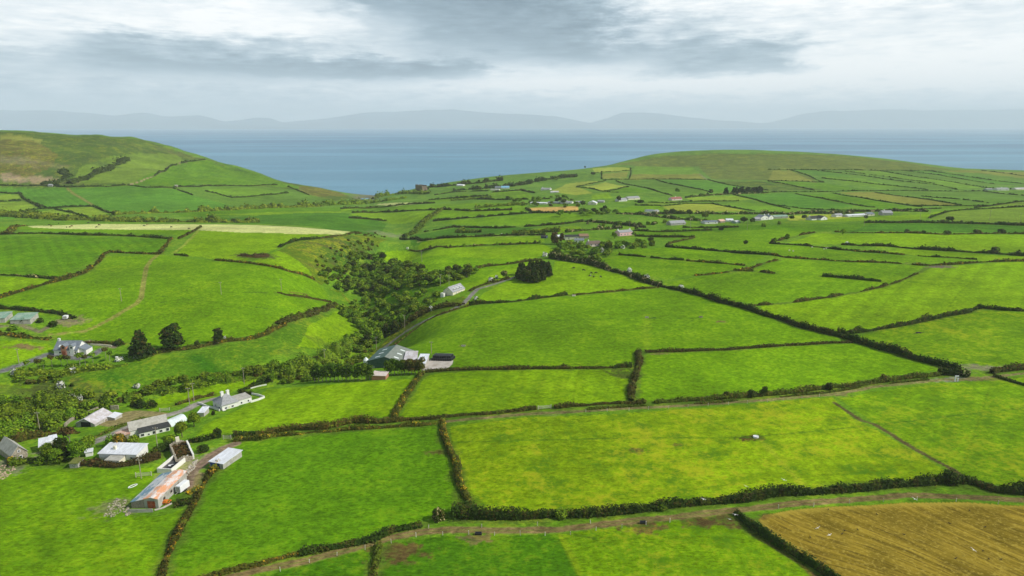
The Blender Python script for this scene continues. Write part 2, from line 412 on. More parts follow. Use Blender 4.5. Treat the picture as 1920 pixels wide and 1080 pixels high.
# ---------------------------------------------------------------- what covers the ground, traced field by field
# colour, mottling
PAL = dict(
    a=((.160, .335, .003), .22), b=((.120, .285, .003), .22), c=((.084, .232, .004), .22), d=((.058, .185, .004), .25),
    e=((.200, .37, .004), .85), f=((.140, .310, .004), .65), h=((.47, .56, .30), .05), i=((.20, .35, .035), .1),
    j=((.29, .39, .06), .1), k=((.075, .145, .032), .55), l=((.120, .175, .050), .5), m=((.50, .36, .15), .0),
    n=((.080, .250, .025), .1), o=((.13, .30, .02), .1), p=((.21, .25, .055), .2), q=((.140, .140, .050), .8),
    r=((.085, .215, .012), .55), x=((.105, .180, .014), .95), s=((.24, .23, .14), 0), t=((.10, .235, .030), .1), u=((.055, .18, .012), .1), v=((.145, .265, .035), .15))
GROUND = [  # style, outline in photo pixels; later ones lie over earlier ones
    ('k', "-700,232 0,247 150,255 270,263 380,297 470,322 560,345 640,361 660,372 600,385 480,392 400,362 0,352 -700,345"),
    ('v', "130,345 150,315 215,292 250,288 330,290 345,300 300,328 245,345"),
    ('p', "0,255 10,250 45,256 80,262 70,275 30,275 0,268"),
    ('q', "-60,262 60,262 110,290 95,315 60,330 20,338 -60,335"),
    ('c', "245,348 335,308 385,298 430,305 480,322 540,345 600,358 480,347 340,350"),
    ('u', "395,299 425,300 470,323 462,325 430,312"),
    ('q', "560,349 600,351 636,361 655,368 600,369 565,362"),
    ('t', "330,353 480,349 550,355 620,375 560,385 480,388 430,383 362,367"),
    ('o', "390,357 480,352 540,362 480,369 437,371 400,363"),
    ('n', "130,355 240,348 325,353 362,366 425,383 445,392 350,397 250,399 215,400 180,387"),
    ('n', "-60,350 0,350 125,353 175,384 90,390 45,370 0,360 -60,360"),
    ('i', "-60,363 37,364 40,374 0,376 -60,378"),
    ('i', "-60,380 45,378 72,388 40,396 0,396 -60,398"),
    ('n', "-60,400 20,400 30,410 -60,412"),
    ('i', "45,402 100,393 160,407 60,405"),
    ('i', "112,392 172,388 203,402 168,406"),
    ('c', "330,401 480,392 640,388 720,384 850,386 640,396 480,404 340,406"),
    ('a', "400,402 500,398 640,396 640,399 480,404"),
    ('u', "340,411 480,404 640,399 700,410 725,420 715,436 650,438 600,426 500,420 400,418"),
    ('a', "640,391 700,384 640,397"),
    ('h', "702,383 800,379 800,382 740,387"),
    ('b', "640,397 740,388 815,383 900,380 990,383 880,388 830,393 740,396 660,399"),
    ('a', "655,403 700,397 815,396 800,408 785,416 730,418 705,411"),
    ('b', "822,394 900,388 985,385 990,393 985,399 900,406 870,410 815,414 805,410"),
    ('b', "815,418 870,412 990,402 1110,400 1112,408 1050,418 1000,422 890,423 850,420"),
    ('u', "770,440 800,438 850,428 1000,427 990,436 880,441 830,445 790,458 770,462"),
    ('a', "782,464 790,455 810,449 900,445 1020,443 1020,453 890,458 835,463"),
    ('a', "718,485 722,472 745,468 770,470 840,466 1015,457 1040,468 1025,478 990,487 900,496 850,500 800,508 745,495"),
    ('b', "800,377 870,364 910,366 925,364 910,369 870,373 815,381"),
    ('b', "893,373 920,362 970,357 990,360 1002,372 940,375"),
    ('c', "830,360 850,357 852,360 815,366"),
    ('m', "985,391 1040,388 1083,386 1085,395 1020,398 998,397"),
    ('a', "985,432 1050,424 1085,425 1104,433 1060,436 1000,437"),
    ('j', "1110,316 1155,313 1182,315 1180,321 1115,324"),
    ('p', "1128,326 1178,322 1175,333 1128,335"),
    ('l', "1140,305 1250,292 1440,289 1600,294 1700,305 1790,319 1640,321 1480,318 1440,317 1480,320 1520,332 1535,343 1440,338 1335,336 1310,312 1190,311"),
    ('o', "1190,312 1298,312 1314,326 1186,326"),
    ('p', "1186,326 1314,326 1322,336 1130,336 1180,334"),
    ('v', "1095,350 1140,341 1180,350 1135,358"),
    ('j', "1030,360 1060,345 1110,339 1125,340 1078,351 1112,362 1080,366"),
    ('j', "1085,352 1135,341 1178,349 1130,358"),
    ('c', "1180,351 1225,359 1150,362 1135,360"),
    ('a', "1110,365 1140,361 1150,372 1110,374"),
    ('t', "1160,339 1230,338 1280,349 1332,360 1290,368 1262,367 1200,351"),
    ('n', "1240,338 1325,338 1395,352 1380,358 1330,360 1285,350"),
    ('k', "1335,340 1430,340 1500,357 1440,359 1400,353"),
    ('v', "1200,382 1245,377 1297,378 1283,380 1240,385"),
    ('j', "1242,387 1285,382 1340,383 1372,390 1400,396 1300,398 1255,395"),
    ('i', "1285,371 1375,367 1415,374 1360,376 1300,377"),
    ('b', "1158,392 1185,386 1235,386 1250,392 1215,398 1165,399"),
    ('o', "1350,381 1400,379 1470,390 1480,394 1420,394"),
    ('n', "1378,366 1477,361 1520,369 1605,388 1500,390 1425,378"),
    ('c', "1500,363 1560,363 1640,377 1728,391 1650,391 1590,383"),
    ('p', "1572,361 1640,360 1715,370 1752,377 1802,385 1727,385 1650,375"),
    ('t', "1650,360 1727,358 1850,360 1920,367 2050,375 1920,380 1860,384 1800,383 1727,369"),
    ('k', "1440,341 1530,343 1610,357 1500,357"),
    ('c', "1455,341 1545,343 1640,357 1550,357"),
    ('o', "1545,331 1615,335 1700,351 1665,354 1580,346"),
    ('p', "1450,320 1480,319 1525,340 1440,338"),
    ('n', "1485,318 1540,320 1600,331 1560,332 1520,326"),
    ('t', "1550,321 1600,322 1700,340 1790,356 1660,355 1720,352 1620,333"),
    ('o', "1590,322 1650,321 1720,334 1700,336 1665,332"),
    ('o', "1700,334 1760,337 1845,351 1800,355 1740,345"),
    ('t', "1660,322 1740,332 1850,349 1870,346 1760,331 1700,321"),
    ('n', "1700,320 1765,330 1870,345 1920,346 1850,333 1750,321"),
    ('p', "1760,321 1840,325 2050,345 2050,330 1920,322 1800,319"),
    ('j', "1470,405 1560,402 1600,409 1480,414"),
    ('a', "1480,416 1600,408 1740,400 1772,395 1742,408 1640,414"),
    ('v', "1745,411 1780,396 1865,391 2050,386 2050,418 1800,416"),
    ('o', "1700,412 1742,408 1735,413"),
    ('v', "1830,389 1885,380 2050,376 2050,385 1870,389"),
    ('u', "1640,419 1790,420 1930,424 2050,425 2050,437 1877,436 1600,434 1560,430"),
    ('c', "1330,425 1480,420 1640,418 1600,432 1530,434 1450,440 1190,441 1200,433"),
    ('b', "1187,441 1440,430 1530,434 1477,446 1455,455 1442,457 1440,474 1385,473 1250,461 1300,446"),
    ('a', "1478,455 1530,438 1700,438 2050,440 2050,475 1865,473 1700,463 1600,457 1515,458"),
    ('b', "1350,465 1442,458 1515,463 1580,472 1690,479 1840,489 1735,495 1515,484 1440,476"),
    ('a', "1620,473 1700,467 1765,472 1920,482 2050,484 2050,488 1840,489 1690,477"),
    ('b', "1125,478 1190,468 1247,464 1385,476 1435,482 1397,495 1287,485 1220,479"),
    ('b', "1115,488 1160,479 1220,482 1335,493 1397,499 1430,492 1410,501 1327,514 1250,523 1180,509"),
    ('b', "1245,530 1330,516 1415,510 1437,494 1475,485 1600,492 1735,499 1690,525 1610,547 1490,564 1420,570 1350,562"),
    ('a', "1425,573 1490,567 1565,557 1655,540 1745,503 1790,498 1915,491 2050,489 2050,582 1920,580 1840,574 1690,608 1590,622 1540,620 1440,590"),
    ('f', "1600,632 1640,622 1690,613 1785,594 1840,581 1920,586 2050,590 2050,680 1920,688 1860,694 1805,692 1700,665"),
    ('a', "890,568 905,550 945,530 990,520 1035,514 1040,492 1060,489 1110,498 1215,533 1235,540 1120,547 990,560"),
    ('b', "690,512 700,505 1010,490 960,515 900,530 860,545"),
    ('a', "900,525 945,505 990,495 1010,493 975,515 935,527 880,545 850,548 862,535"),
    ('x', "690,662 745,612 790,582 840,565 870,555 885,570 825,588 785,608 745,648 715,668"),
    ('x', "612,540 640,545 665,575 690,600 660,640 640,625 665,600 640,575"),
    ('c', "680,555 700,545 760,545 830,540 850,545 760,565 700,565"),
    ('b', "735,650 760,628 785,600 830,585 890,575 990,564 1120,551 1240,541 1310,556 1420,588 1500,614 1575,636 1435,648 1210,658 1195,665 1192,684 1110,689 850,691 852,668 780,660"),
    ('b', "1198,755 1203,700 1206,668 1220,662 1360,657 1515,647 1600,645 1700,672 1765,692 1650,708 1550,722 1440,738 1310,748"),
    ('a', "748,785 770,750 797,705 830,698 960,694 1110,693 1180,692 1183,750 1090,758 960,768 880,776"),
    ('a', "362,822 385,795 440,772 480,750 500,730 600,722 700,716 773,710 757,745 735,780 663,787 600,798 513,806 430,812"),
    ('a', "250,755 330,737 430,715 500,708 508,718 440,730 395,745 330,762 280,770"),
    ('r', "110,700 200,688 300,672 380,660 500,636 640,580 660,588 685,605 640,640 600,655 480,690 400,703 330,712 260,728 200,742 120,740"),
    ('a', "-60,655 0,640 30,637 90,645 100,655 60,670 20,685 -60,705"),
    ('a', "-60,720 0,717 60,722 90,738 50,758 0,768 -60,775"),
    ('b', "205,480 300,478 400,489 520,504 592,527 612,548 618,565 560,600 480,628 400,640 330,650 240,642 165,640 90,628 118,600 30,580 -60,575 -60,565 50,548 110,530 165,514"),
    ('c', "-60,444 0,443 150,443 320,450 300,472 250,471 205,469 180,486 110,518 0,512 -60,512"),
    ('a', "-60,520 50,520 95,525 50,541 0,553 -60,565"),
    ('b', "-60,428 20,430 75,432 320,440 350,442 380,431 375,428 50,424 -60,425"),
    ('a', "335,475 350,455 378,431 450,436 560,438 640,440 560,450 525,463 510,470 455,490 400,486 350,479"),
    ('h', "52,424 200,420 380,421 480,422 560,426 620,431 674,436 640,441 560,439 450,436 378,432 200,430 60,427"),
    ('x', "470,495 520,470 555,453 650,442 700,443 730,450 690,470 650,490 620,510 605,535 570,517"),
    ('a', "465,494 520,470 535,475 560,490 590,520 520,503"),
    ('r', "613,540 640,550 660,575 655,590 635,575 620,560"),
    ('a', "630,582 665,588 690,605 655,630 600,655 560,650 580,610"),
    ('c', "435,825 513,816 600,806 730,800 828,797 834,825 845,860 858,895 868,925 872,948 850,958 800,975 700,1008 600,1028 500,1055 400,1075 345,1090 318,1090 325,1020 345,985 375,938 395,895 420,850"),
    ('e', "843,800 900,792 1013,782 1180,775 1340,763 1560,745 1600,785 1650,810 1720,850 1790,893 1700,902 1500,917 1350,936 1150,955 1000,965 900,960 884,950 868,905 850,860"),
    ('f', "1572,748 1640,733 1765,718 1865,714 1920,708 2050,700 2050,915 1870,912 1830,900 1790,885 1720,843 1650,800"),
    ('a', "1878,712 1920,728 2050,770 2050,700 1920,706"),
    ('b', "-60,1100 -60,900 0,892 60,882 120,878 200,878 290,876 310,885 270,910 240,940 245,965 300,968 345,955 335,990 318,1025 300,1100"),
    ('d', "470,1100 520,1075 600,1052 700,1028 700,1100"),
    ('d', "716,1100 718,1035 760,1015 850,1005 950,1004 1048,1002 1070,1050 1095,1100"),
    ('f', "1048,1002 1120,994 1265,979 1380,966 1400,990 1440,1018 1500,1055 1555,1100 1095,1100 1070,1050"),
    ('S', "1422,975 1430,966 1480,957 1600,948 1700,943 1813,943 1920,948 2100,962 2100,1110 1590,1110 1510,1045 1440,998"),
    ('s', "180,797 198,785 217,780 237,772 305,772 332,777 300,786 262,792 200,801"),
    ('s', "335,912 338,893 358,885 385,885 392,893 380,912 360,930 345,925"),
]
TRACKS = [  # name, width m, rut colour, centre colour, line
    ("farm_track", 2.2, (.20, .145, .060), (.155, .175, .035), "300,1130 380,1098 480,1070 580,1050 647,1032 713,1013 780,998 847,993 947,995 1047,993 1100,987 1200,975 1265,970 1350,959 1400,955 1480,945 1600,937 1707,928 1813,932 1920,938 2050,947"),
    ("farm_track", 1.7, (.22, .17, .08), (.13, .21, .03), "830,791 913,783 1013,775 1120,769 1220,764 1272,761 1440,750 1565,739 1640,725 1765,712 1815,712 1865,706 1920,700 2000,692"),
    ("field_path", 2.3, (.27, .26, .06), (.20, .28, .03), "296,478 283,488 275,500 269,530 265,558 255,570 237,580 218,592 200,602 180,612 162,620 125,625 95,627"),
    ("field_path", 2.0, (.27, .33, .04), (.22, .33, .03), "325,475 345,460 360,445 372,432"),
    ("field_path", 3.0, (.25, .22, .06), (.20, .22, .05), "125,352 150,370 175,385"),
    ("lane", 2.6, (.42, .30, .20), (.40, .29, .19), "240,347 262,341 287,331"),
    ("lane", 2.0, (.20, .15, .09), (.18, .15, .08), "287,331 310,318 332,307 360,303"),
    ("lane", 3.4, (.23, .16, .115), (.21, .155, .10), "440,833 420,840 400,852 388,862 375,872 362,882 352,895 348,912"),
    ("road", 3.4, (.16, .16, .16), (.15, .15, .15), "-60,715 0,697 50,680 87,665 112,666 150,672 175,665 190,655"),
    ("road", 4.0, (.33, .30, .27), (.30, .28, .25), "160,836 172,830 207,817 237,803 270,792 300,783 350,768 372,756 400,748"),
    ("road", 2.6, (.24, .22, .21), (.22, .20, .19), "715,657 728,646 742,635 760,622 780,610 800,600 840,585 868,570 876,562 885,552 895,542 912,537 932,531 953,524 985,512"),
    ("farm_track", 2.5, (.18, .16, .09), (.16, .16, .08), "0,612 40,610 75,622 92,612 118,600 140,602"),
    ("farm_track", 2.5, (.30, .24, .17), (.26, .22, .15), "165,640 190,646 215,650"),
    ("field_path", 2.0, (.36, .38, .10), (.36, .38, .10), "779,454 810,449.5 850,446 896,443.5 959,442.5 1022,441"),
    ("farm_track", 3.0, (.24, .22, .12), (.2, .22, .1), "1311,326 1318,331 1325,336"),
    ("gully", 1.5, (.10, .085, .030), (.095, .075, .03), "1564,755 1597,777 1616,789 1641,796 1672,815 1710,839 1747,860 1785,879 1800,892"),
]
STREAKS = [  # painted wear: width m, colour, strength, line
    (0.8, (.06, .16, .01), .75, "850,829 950,827 1100,823 1250,821 1405,820 1500,811 1600,801 1700,790 1800,778 1920,765 2000,757"),
    (2.2, (.33, .40, .02), .6, "1428,827 1450,850 1478,880 1500,905"),
    (0.9, (.05, .15, .01), .7, "880,607 960,603 1060,600 1200,597 1225,596"),
    (5.0, (.22, .35, .01), .6, "1212,590 1212,620 1212,655"),
    (1.4, (.24, .38, .01), .5, "893,612 880,640 862,668"),
    (0.8, (.04, .13, .01), .8, "1232,597 1300,597 1315,595"),
    (0.6, (.08, .2, .01), .7, "1232,625 1280,610 1310,595"),
    (2.0, (.28, .37, .01), .5, "1050,1003 1075,1050 1097,1100"),
    (0.8, (.05, .11, .01), .6, "1064,1000 1090,1004 1115,1010"),
    (1.6, (.12, .075, .03), .95, "1378,966 1400,990 1440,1018 1500,1056 1550,1100"),
    (1.0, (.04, .13, .01), .7, "295,555 310,556"), (1.0, (.04, .13, .01), .7, "344,536 364,538"),
    (1.0, (.04, .13, .01), .7, "160,528 188,530"), (1.6, (.05, .12, .01), .7, "460,548 502,549"),
    (2.2, (.13, .10, .03), .8, "545,548 575,552"), (1.2, (.04, .13, .01), .8, "480,576 500,579"),
    (1.2, (.05, .14, .01), .8, "287,565 312,567"), (1.0, (.05, .14, .01), .8, "40,562 66,561"),
    (2.4, (.05, .17, .01), .7, "0,572 60,578 110,585 150,602"),
    (8.0, (.04, .16, .006), .8, "365,668 380,680 400,697"),
    (4.0, (.05, .17, .006), .7, "205,700 225,712"), (10.0, (.05, .17, .006), .6, "205,708 232,722"),
    (3, (.13, .22, .02), .6, "30,705 110,702 140,706"),
]
PATCHES = [  # x, y, radius m across, radius m along, colour, strength
    (1405, 821, 4, 2.2, (.09, .045, .018), .95), (1197, 845, 2.2, 2.0, (.14, .09, .03), .8), (1272, 834, 2.4, .9, (.17, .13, .03), .8),
    (1215, 988, 6, 2.4, (.15, .085, .035), .95), (1372, 974, 11, 3, (.11, .065, .028), .95), (738, 1038, 7, 5, (.13, .075, .03), .9),
    (897, 1009, 4, 2.2, (.15, .11, .05), .9), (826, 848, 4.5, 1.6, (.14, .10, .03), .8), (1168, 701, 6, 6, (.07, .08, .02), .8),
    (1235, 663, 5, 1.5, (.17, .13, .06), .8), (1762, 500, 9, 6, (.17, .12, .11), 1), (1720, 494, 6, 5, (.13, .12, .05), .7),
    (215, 950, 7, 5, (.24, .22, .12), .6), (477, 480, 14, 11, (.085, .095, .03), .9),
    (45, 650, 8, 2.4, (.22, .14, .07), .9), (1830, 690, 10, 3.5, (.25, .21, .16), .8), (1780, 712, 9, 2.4, (.27, .25, .22), .9),
    (1840, 710, 11, 2, (.19, .12, .05), .8), (1575, 741, 4, 1.2, (.14, .11, .06), .8), (1352, 603, 3, 2, (.16, .09, .06), .8),
    (1223, 596, 3, 2, (.05, .12, .02), .8), (869, 648, 2.5, 2, (.11, .1, .04), .7), (135, 602, 7, 6, (.26, .19, .12), .8),
    (60, 338, 60, 12, (.36, .25, .17), .85), (25, 337, 20, 8, (.36, .27, .19), .85), (85, 335, 20, 9, (.38, .27, .18), .85),
    (60, 305, 50, 22, (.19, .16, .09), .7), (20, 300, 30, 20, (.20, .18, .1), .7), (440, 318, 14, 10, (.06, .10, .03), .5), (230, 272, 60, 30, (.06, .095, .03), .6), (330, 288, 40, 24, (.105, .10, .05), .5), (160, 300, 50, 22, (.055, .10, .03), .6), (110, 330, 30, 14, (.045, .08, .02), .7), (395, 300, 30, 8, (.10, .075, .04), .6), (300, 268, 60, 8, (.10, .085, .045), .55), (30, 258, 50, 8, (.26, .27, .06), .6),
    (640, 452, 20, 30, (.10, .15, .025), .8), (575, 462, 12, 5, (.11, .09, .03), .7), (600, 480, 16, 5, (.09, .085, .03), .7), (620, 465, 20, 6, (.085, .08, .03), .75), (640, 478, 14, 6, (.10, .085, .035), .7), (655, 462, 14, 8, (.08, .09, .03), .7), (590, 500, 10, 5, (.10, .09, .03), .6), (680, 455, 14, 20, (.06, .13, .02), .7), (600, 470, 14, 14, (.10, .16, .02), .6),
    (730, 440, 24, 22, (.20, .22, .12), .8), (680, 510, 40, 30, (.05, .13, .012), .8), (1690, 477, 5, 2, (.1, .14, .02), .6),
    (1722, 624, 3.5, 1.5, (.05, .08, .02), .8), (1035, 778, 3, 1.5, (.3, .36, .1), .4), (340, 880, 6, 6, (.3, .25, .16), .5),
    (365, 870, 4, 8, (.33, .27, .19), .55), (600, 640, 9, 5, (.10, .17, .015), .6), (540, 660, 10, 4, (.08, .15, .015), .6),
    (30, 870, 7, 8, (.26, .24, .17), .7), (60, 735, 20, 5, (.09, .12, .03), .6), (130, 733, 18, 10, (.085, .105, .025), .8),
]

# ---------------------------------------------------------------- hedges: near ones
HEDGES = [  # label, mix, height, width, line, gap, lump
 ("tall dark hedge along the far edge of the main track, below the mottled yellow field", 'dark', 2.3, 2.6, "862,968 900,968 950,972 1000,972 1050,968 1150,961 1250,951 1350,942 1425,933 1480,927 1530,923 1600,918 1680,911 1747,907", 0, .25),
 ("dark hedge with a high clump bending down to the right edge above the track", 'dark', 2.6, 3.0, "1745,907 1765,904 1785,903 1805,906 1827,908 1845,914 1862,920 1885,922 1920,923 2000,926", 0, .5),
 ("gorse and bramble hedge dividing the dark green field from the mottled yellow field", 'gorse', 1.7, 2.4, "828,790 830,805 836,822 842,847 850,862 857,878 861,900 868,922 878,943 878,966", 0, .4),
 ("dark bramble clump at the corner where three hedges meet above the track", 'dark', 1.9, 4, "848,968 862,966 880,962 893,960", 0, .5),
 ("low dark hedge on the track bank below the dark green field", 'dark', 1.4, 2.4, "790,985 765,992 735,997 700,1012 660,1020 625,1028 590,1034 563,1038", 0, .45),
 ("low grassy bank with yellow gorse beside the bottom of the main track", 'gorse', .8, 2.4, "560,1040 520,1050 480,1062 440,1070 400,1080 360,1092", .15, .5),
 ("bushy brown and green hedge north of the dark field, behind the gorse band", 'brush', 2.0, 3.0, "480,817 513,811 563,803 607,804 630,799 663,792 690,793 730,791 763,788", 0, .5),
 ("low hedge thick with yellow gorse along the top of the dark green field", 'gorse', 1.4, 2.4, "440,826 465,824 490,823 513,817 540,816 560,815 590,811 625,810 655,806 690,804 720,802 760,798 790,797 826,791", 0, .5),
 ("low even hedge beside the upper track between two bright fields", 'brush', 1.4, 2.2, "764,788 813,785 880,778 947,773 1005,767", 0, .3),
 ("low hedge with dark lumps right of the wooden field gate", 'brush', 1.6, 2.2, "1040,766 1070,762 1097,761 1125,758 1160,757 1185,757 1210,756", 0, .5),
 ("trimmed olive hedge beside the upper track, running to the far right", 'bank', 1.9, 2.4, "1228,756 1270,753 1310,751 1385,745 1435,741 1490,736 1550,728 1590,725 1655,715 1690,711 1760,703", 0, .3),
 ("dark clipped thicket at the right end of the olive track hedge", 'dark', 2.4, 3.2, "1760,702 1780,703 1802,703", 0, .3),
 ("hedge beyond the stony gateway at the right edge", 'brush', 2.2, 2.6, "1858,700 1875,697 1900,694 1920,692 2000,685", 0, .4),
 ("thin line of verge bushes on the near side of the upper track", 'bank', .9, 1.5, "1100,768 1220,761 1300,757 1440,747 1560,735 1640,722 1740,712", .35, .4),
 ("gorse hedge full of yellow bloom climbing to the silage yard", 'gorse', 1.6, 2.6, "737,785 743,770 750,762 757,752 762,740 772,726 780,715 790,702", 0, .45),
 ("long low hedge below the large middle field, right of the silage yard", 'brush', 1.3, 2.2, "797,698 830,696 880,693 960,692 1010,691 1055,691 1110,691 1147,690", 0, .3),
 ("dark hedge end joining the tall cross hedge in the middle fields", 'dark', 1.8, 2.2, "1147,690 1165,688 1185,688", 0, .3),
 ("thick rounded hedge running down between two middle fields", 'brush', 2.0, 3.0, "1197,661 1200,670 1198,680 1193,692 1190,707 1187,720 1186,733 1183,752", 0, .35),
 ("straight low hedge between the two wide fields in the middle right", 'brush', 1.3, 2.0, "1210,660 1285,659 1360,656 1435,651 1470,648 1515,646 1560,643 1597,642", 0, .25),
 ("long diagonal hedge with white hawthorn below the farm trees", 'haw', 3.6, 4.5, "1030,484 1060,488 1100,494 1135,503 1175,516 1210,529 1240,537", 0, .45),
 ("long diagonal dark hedge through the middle, left of the three-way junction", 'dark', 2.6, 3.0, "1240,537 1275,545 1310,553 1350,566 1375,573 1410,582 1440,593 1465,600 1490,610 1540,623 1580,632", 0, .4),
 ("tall dense dark hedge slanting down to the stony gateway on the right", 'dark', 2.9, 3.2, "1580,632 1615,643 1665,658 1715,673 1765,686 1798,695", 0, .15),
 ("dark hedge rising right from the junction to the corner of the big field", 'dark', 2.0, 2.4, "1570,624 1590,625 1640,620 1690,611 1732,603 1785,591 1815,586 1836,578", 0, .4),
 ("dark hedge from the big field's corner to the right edge", 'dark', 2.0, 2.4, "1836,577 1877,581 1920,583 2000,587", 0, .25),
 ("clipped dark hedge between the yellow-green field and the brown cut field", 'dark', 2.0, 2.2, "1380,964 1400,982 1420,998 1447,1014 1480,1034 1513,1054 1553,1080 1600,1112", 0, .15),
 ("yellow gorse hedge running from the barn lane down to the bottom left", 'gorse', 1.5, 2.2, "412,877 402,884 395,891 388,902 382,911 376,922 370,935 364,948 357,958 345,980 336,998 325,1017 320,1028 311,1050 305,1082 300,1110", 0, .45),
 ("grassy bank with a narrow bush strip at the bottom centre", 'bank', 1.1, 2.0, "710,1022 707,1040 704,1060 703,1082 702,1110", 0, .4),
 ("dark hedge slanting off the right edge below the gateway", 'dark', 1.5, 1.8, "1864,705 1877,709 1897,716 1920,723 1990,742", 0, .2),
 ("hedge between the big middle field and the cattle field, left half", 'dark', 1.7, 2.2, "880,573 890,571 927,568 960,566 990,562 1020,558 1064,553", 0, .55),
 ("thinner hedge between the big middle field and the cattle field, right half", 'brush', 1.4, 2.0, "1074,554 1110,550 1150,547 1185,543 1210,541 1235,539", 0, .5),
 ("reddish heathy hedge under the long field above the ravine wood", 'brush', 1.8, 2.4, "1016,487 990,490 965,494 940,497 915,499 892,504", 0, .4),
 ("hedge dotted with round bushes across the field above the ravine", 'brush', 1.3, 1.6, "768,469 807,466 840,465 889,461 932,459 975,458 1014,456", 0, .6),
 ("dark hedge at the top of the field right of the pink house", 'dark', 1.6, 2.0, "1247,463 1285,466 1320,469 1360,472 1385,475 1440,478", 0, .4),
 ("broken hedge with gorse crossing right from the twin bushes", 'gorse', 1.5, 1.8, "1440,477 1472,483 1515,486 1550,488 1590,491 1665,493 1735,498 1790,496 1840,492 1915,490 2000,490", .1, .5),
 ("rough hedge right of the lone bush row in the middle distance", 'dark', 1.6, 1.8, "1442,457 1480,459 1511,461 1545,465 1575,469 1615,471", .1, .5),
 ("broken dark hedge between the small bush and the long diagonal hedge", 'dark', 1.8, 2.2, "1220,483 1250,486 1282,488", 0, .5),
 ("broken dark hedge with gorse tips above the rectangular right-hand field", 'gorse', 1.6, 2.0, "1287,489 1335,493 1365,495 1397,498", .1, .5),
 ("short dark bush row near the trees of the farmhouse garden", 'dark', 1.6, 2.2, "1160,478 1175,479 1200,481 1210,482", .2, .6),
 ("patchy gorse hedge stepping up to the right behind the diagonal hedge", 'gorse', 1.3, 1.8, "1302,517 1327,515 1360,511 1390,507 1410,503 1435,493 1460,488", .25, .6),
 ("short dark gorse clump row alone in a field", 'gorse', 1.7, 2.6, "1375,507 1395,508 1412,509", 0, .5),
 ("small orange-flowered gorse clump alone in the right field", 'gorse', 1.7, 2.6, "1425,510 1437,511 1452,513", 0, .5),
 ("detached dark hedge piece in the middle of the right-hand field", 'dark', 1.6, 2.0, "1542,518 1565,520 1590,522 1620,525 1652,528", 0, .5),
 ("patchy bush line following the curved bank of the big right field", 'brush', 1.4, 1.6, "1415,573 1440,571 1490,567 1530,561 1565,556 1615,547 1655,538 1690,526 1715,515 1727,509 1740,502", .28, .8),
 ("dark hedge with high bushes below the second field from the right ridge", 'dark', 2.0, 2.2, "1577,459 1615,461 1665,462 1715,467 1765,470 1815,473 1865,476 1920,480 2000,483", 0, .7),
 ("dotted line of low gorse bushes, left piece, in the right-hand fields", 'gorse', 1.3, 1.8, "1600,471 1625,473 1660,475 1695,478", .2, .6),
 ("dotted line of low dark bushes, right piece, in the right-hand fields", 'dark', 1.2, 1.5, "1722,480 1750,482 1780,483 1815,486 1832,487", .15, .6),
 ("low wall line with scattered bushes under the blue-green far field", 'brush', 1.3, 1.6, "1565,435 1590,436 1640,437 1702,437 1777,440 1877,438 1920,439 2000,440", .15, .7),
 ("thick dark hedge band below the smooth hill field on the right", 'dark', 2.6, 3.0, "1620,418 1660,418 1690,418 1740,418 1790,419 1865,421 1920,423 2000,426", 0, .2),
 ("diagonal row of small bushes in the middle right fields", 'brush', 1.8, 2.0, "1445,455 1477,447 1500,441 1527,436", .25, .8),
 ("hedge behind the pink house running to the right", 'dark', 1.7, 2.0, "1187,433 1235,435 1285,434 1335,432", 0, .4),
 ("short straight hedge with one round bush right of the pink house", 'dark', 1.7, 2.0, "1190,443 1252,445 1302,445", 0, .5),
 ("bush line slanting up right of the farmhouse wood", 'brush', 1.4, 1.8, "1250,461 1258,456 1280,451 1302,446", .2, .6),
 ("dark garden hedge in front of the grey cottage", 'dark', 1.8, 2.2, "1280,427 1310,427 1360,427 1385,426", 0, .5),
 ("hedge curving over the brow of the right-hand hill", 'dark', 1.5, 1.8, "1742,409 1777,397 1815,393 1865,391 1920,388 2000,386", 0, .3),
 ("topmost hedge on the brow at the right edge", 'dark', 1.5, 1.8, "1827,390 1860,386 1880,383 1920,378 2000,375", 0, .5),
 ("dark hedge across the left plateau below the pale hay field", 'dark', 1.8, 2.2, "-60,443 0,440 75,438 150,441 225,442 275,445 322,448", 0, .4),
 ("brown gorse thicket at the left end of the pale hay field", 'gorse', 2.4, 6, "10,440 20,434 25,427 40,424 50,423", 0, .6),
 ("gorse hedge beside the cattle path, upper part", 'gorse', 1.9, 3.0, "322,447 315,455 307,466 300,477", 0, .4),
 ("thin hedge with stones running up to the pale hay field", 'brush', 1.5, 2.0, "335,448 345,443 355,438 365,433 376,426", .1, .5),
 ("brown and yellow hedge between the path end and the bend", 'gorse', 1.7, 2.2, "205,473 225,474 250,475 275,476 300,477", 0, .4),
 ("long gorse hedge sweeping down to the left edge", 'gorse', 2.1, 3.2, "208,472 195,478 187,488 178,497 170,504 160,511 140,518 125,523 110,527 80,534 50,543 25,551 0,558 -60,575", 0, .5),
 ("hawthorn flecked hedge at the left edge above the small bright field", 'haw', 1.7, 2.2, "-60,515 0,516 25,517 50,519 75,521 105,524", 0, .5),
 ("thin hedge on the left plateau just right of the path top", 'dark', 1.1, 1.6, "327,478 340,479 352,481", .1, .5),
 ("low gorse hedge on the brow leading into the ravine slope", 'gorse', 1.3, 2.2, "403,488 430,490 467,494 495,498 520,503 545,510 567,515 590,525", .1, .5),
 ("dark hedge curving round the top of the ravine slope", 'dark', 1.9, 3.0, "523,464 532,459 550,453 565,450 580,449 597,447", 0, .4),
 ("heathy bank line joining the pale hay field to the ravine", 'brush', 1.2, 2.2, "600,447 620,445 650,441 675,437", .1, .4),
 ("brown heather and gorse patch on the left plateau edge", 'brown', 1.6, 9, "457,478 470,481 485,481 500,478", .1, .7),
 ("narrow hedge running right to the ravine edge on the left plateau", 'brush', 1.3, 2.0, "520,549 540,554 560,556 580,559 600,562 622,567", 0, .4),
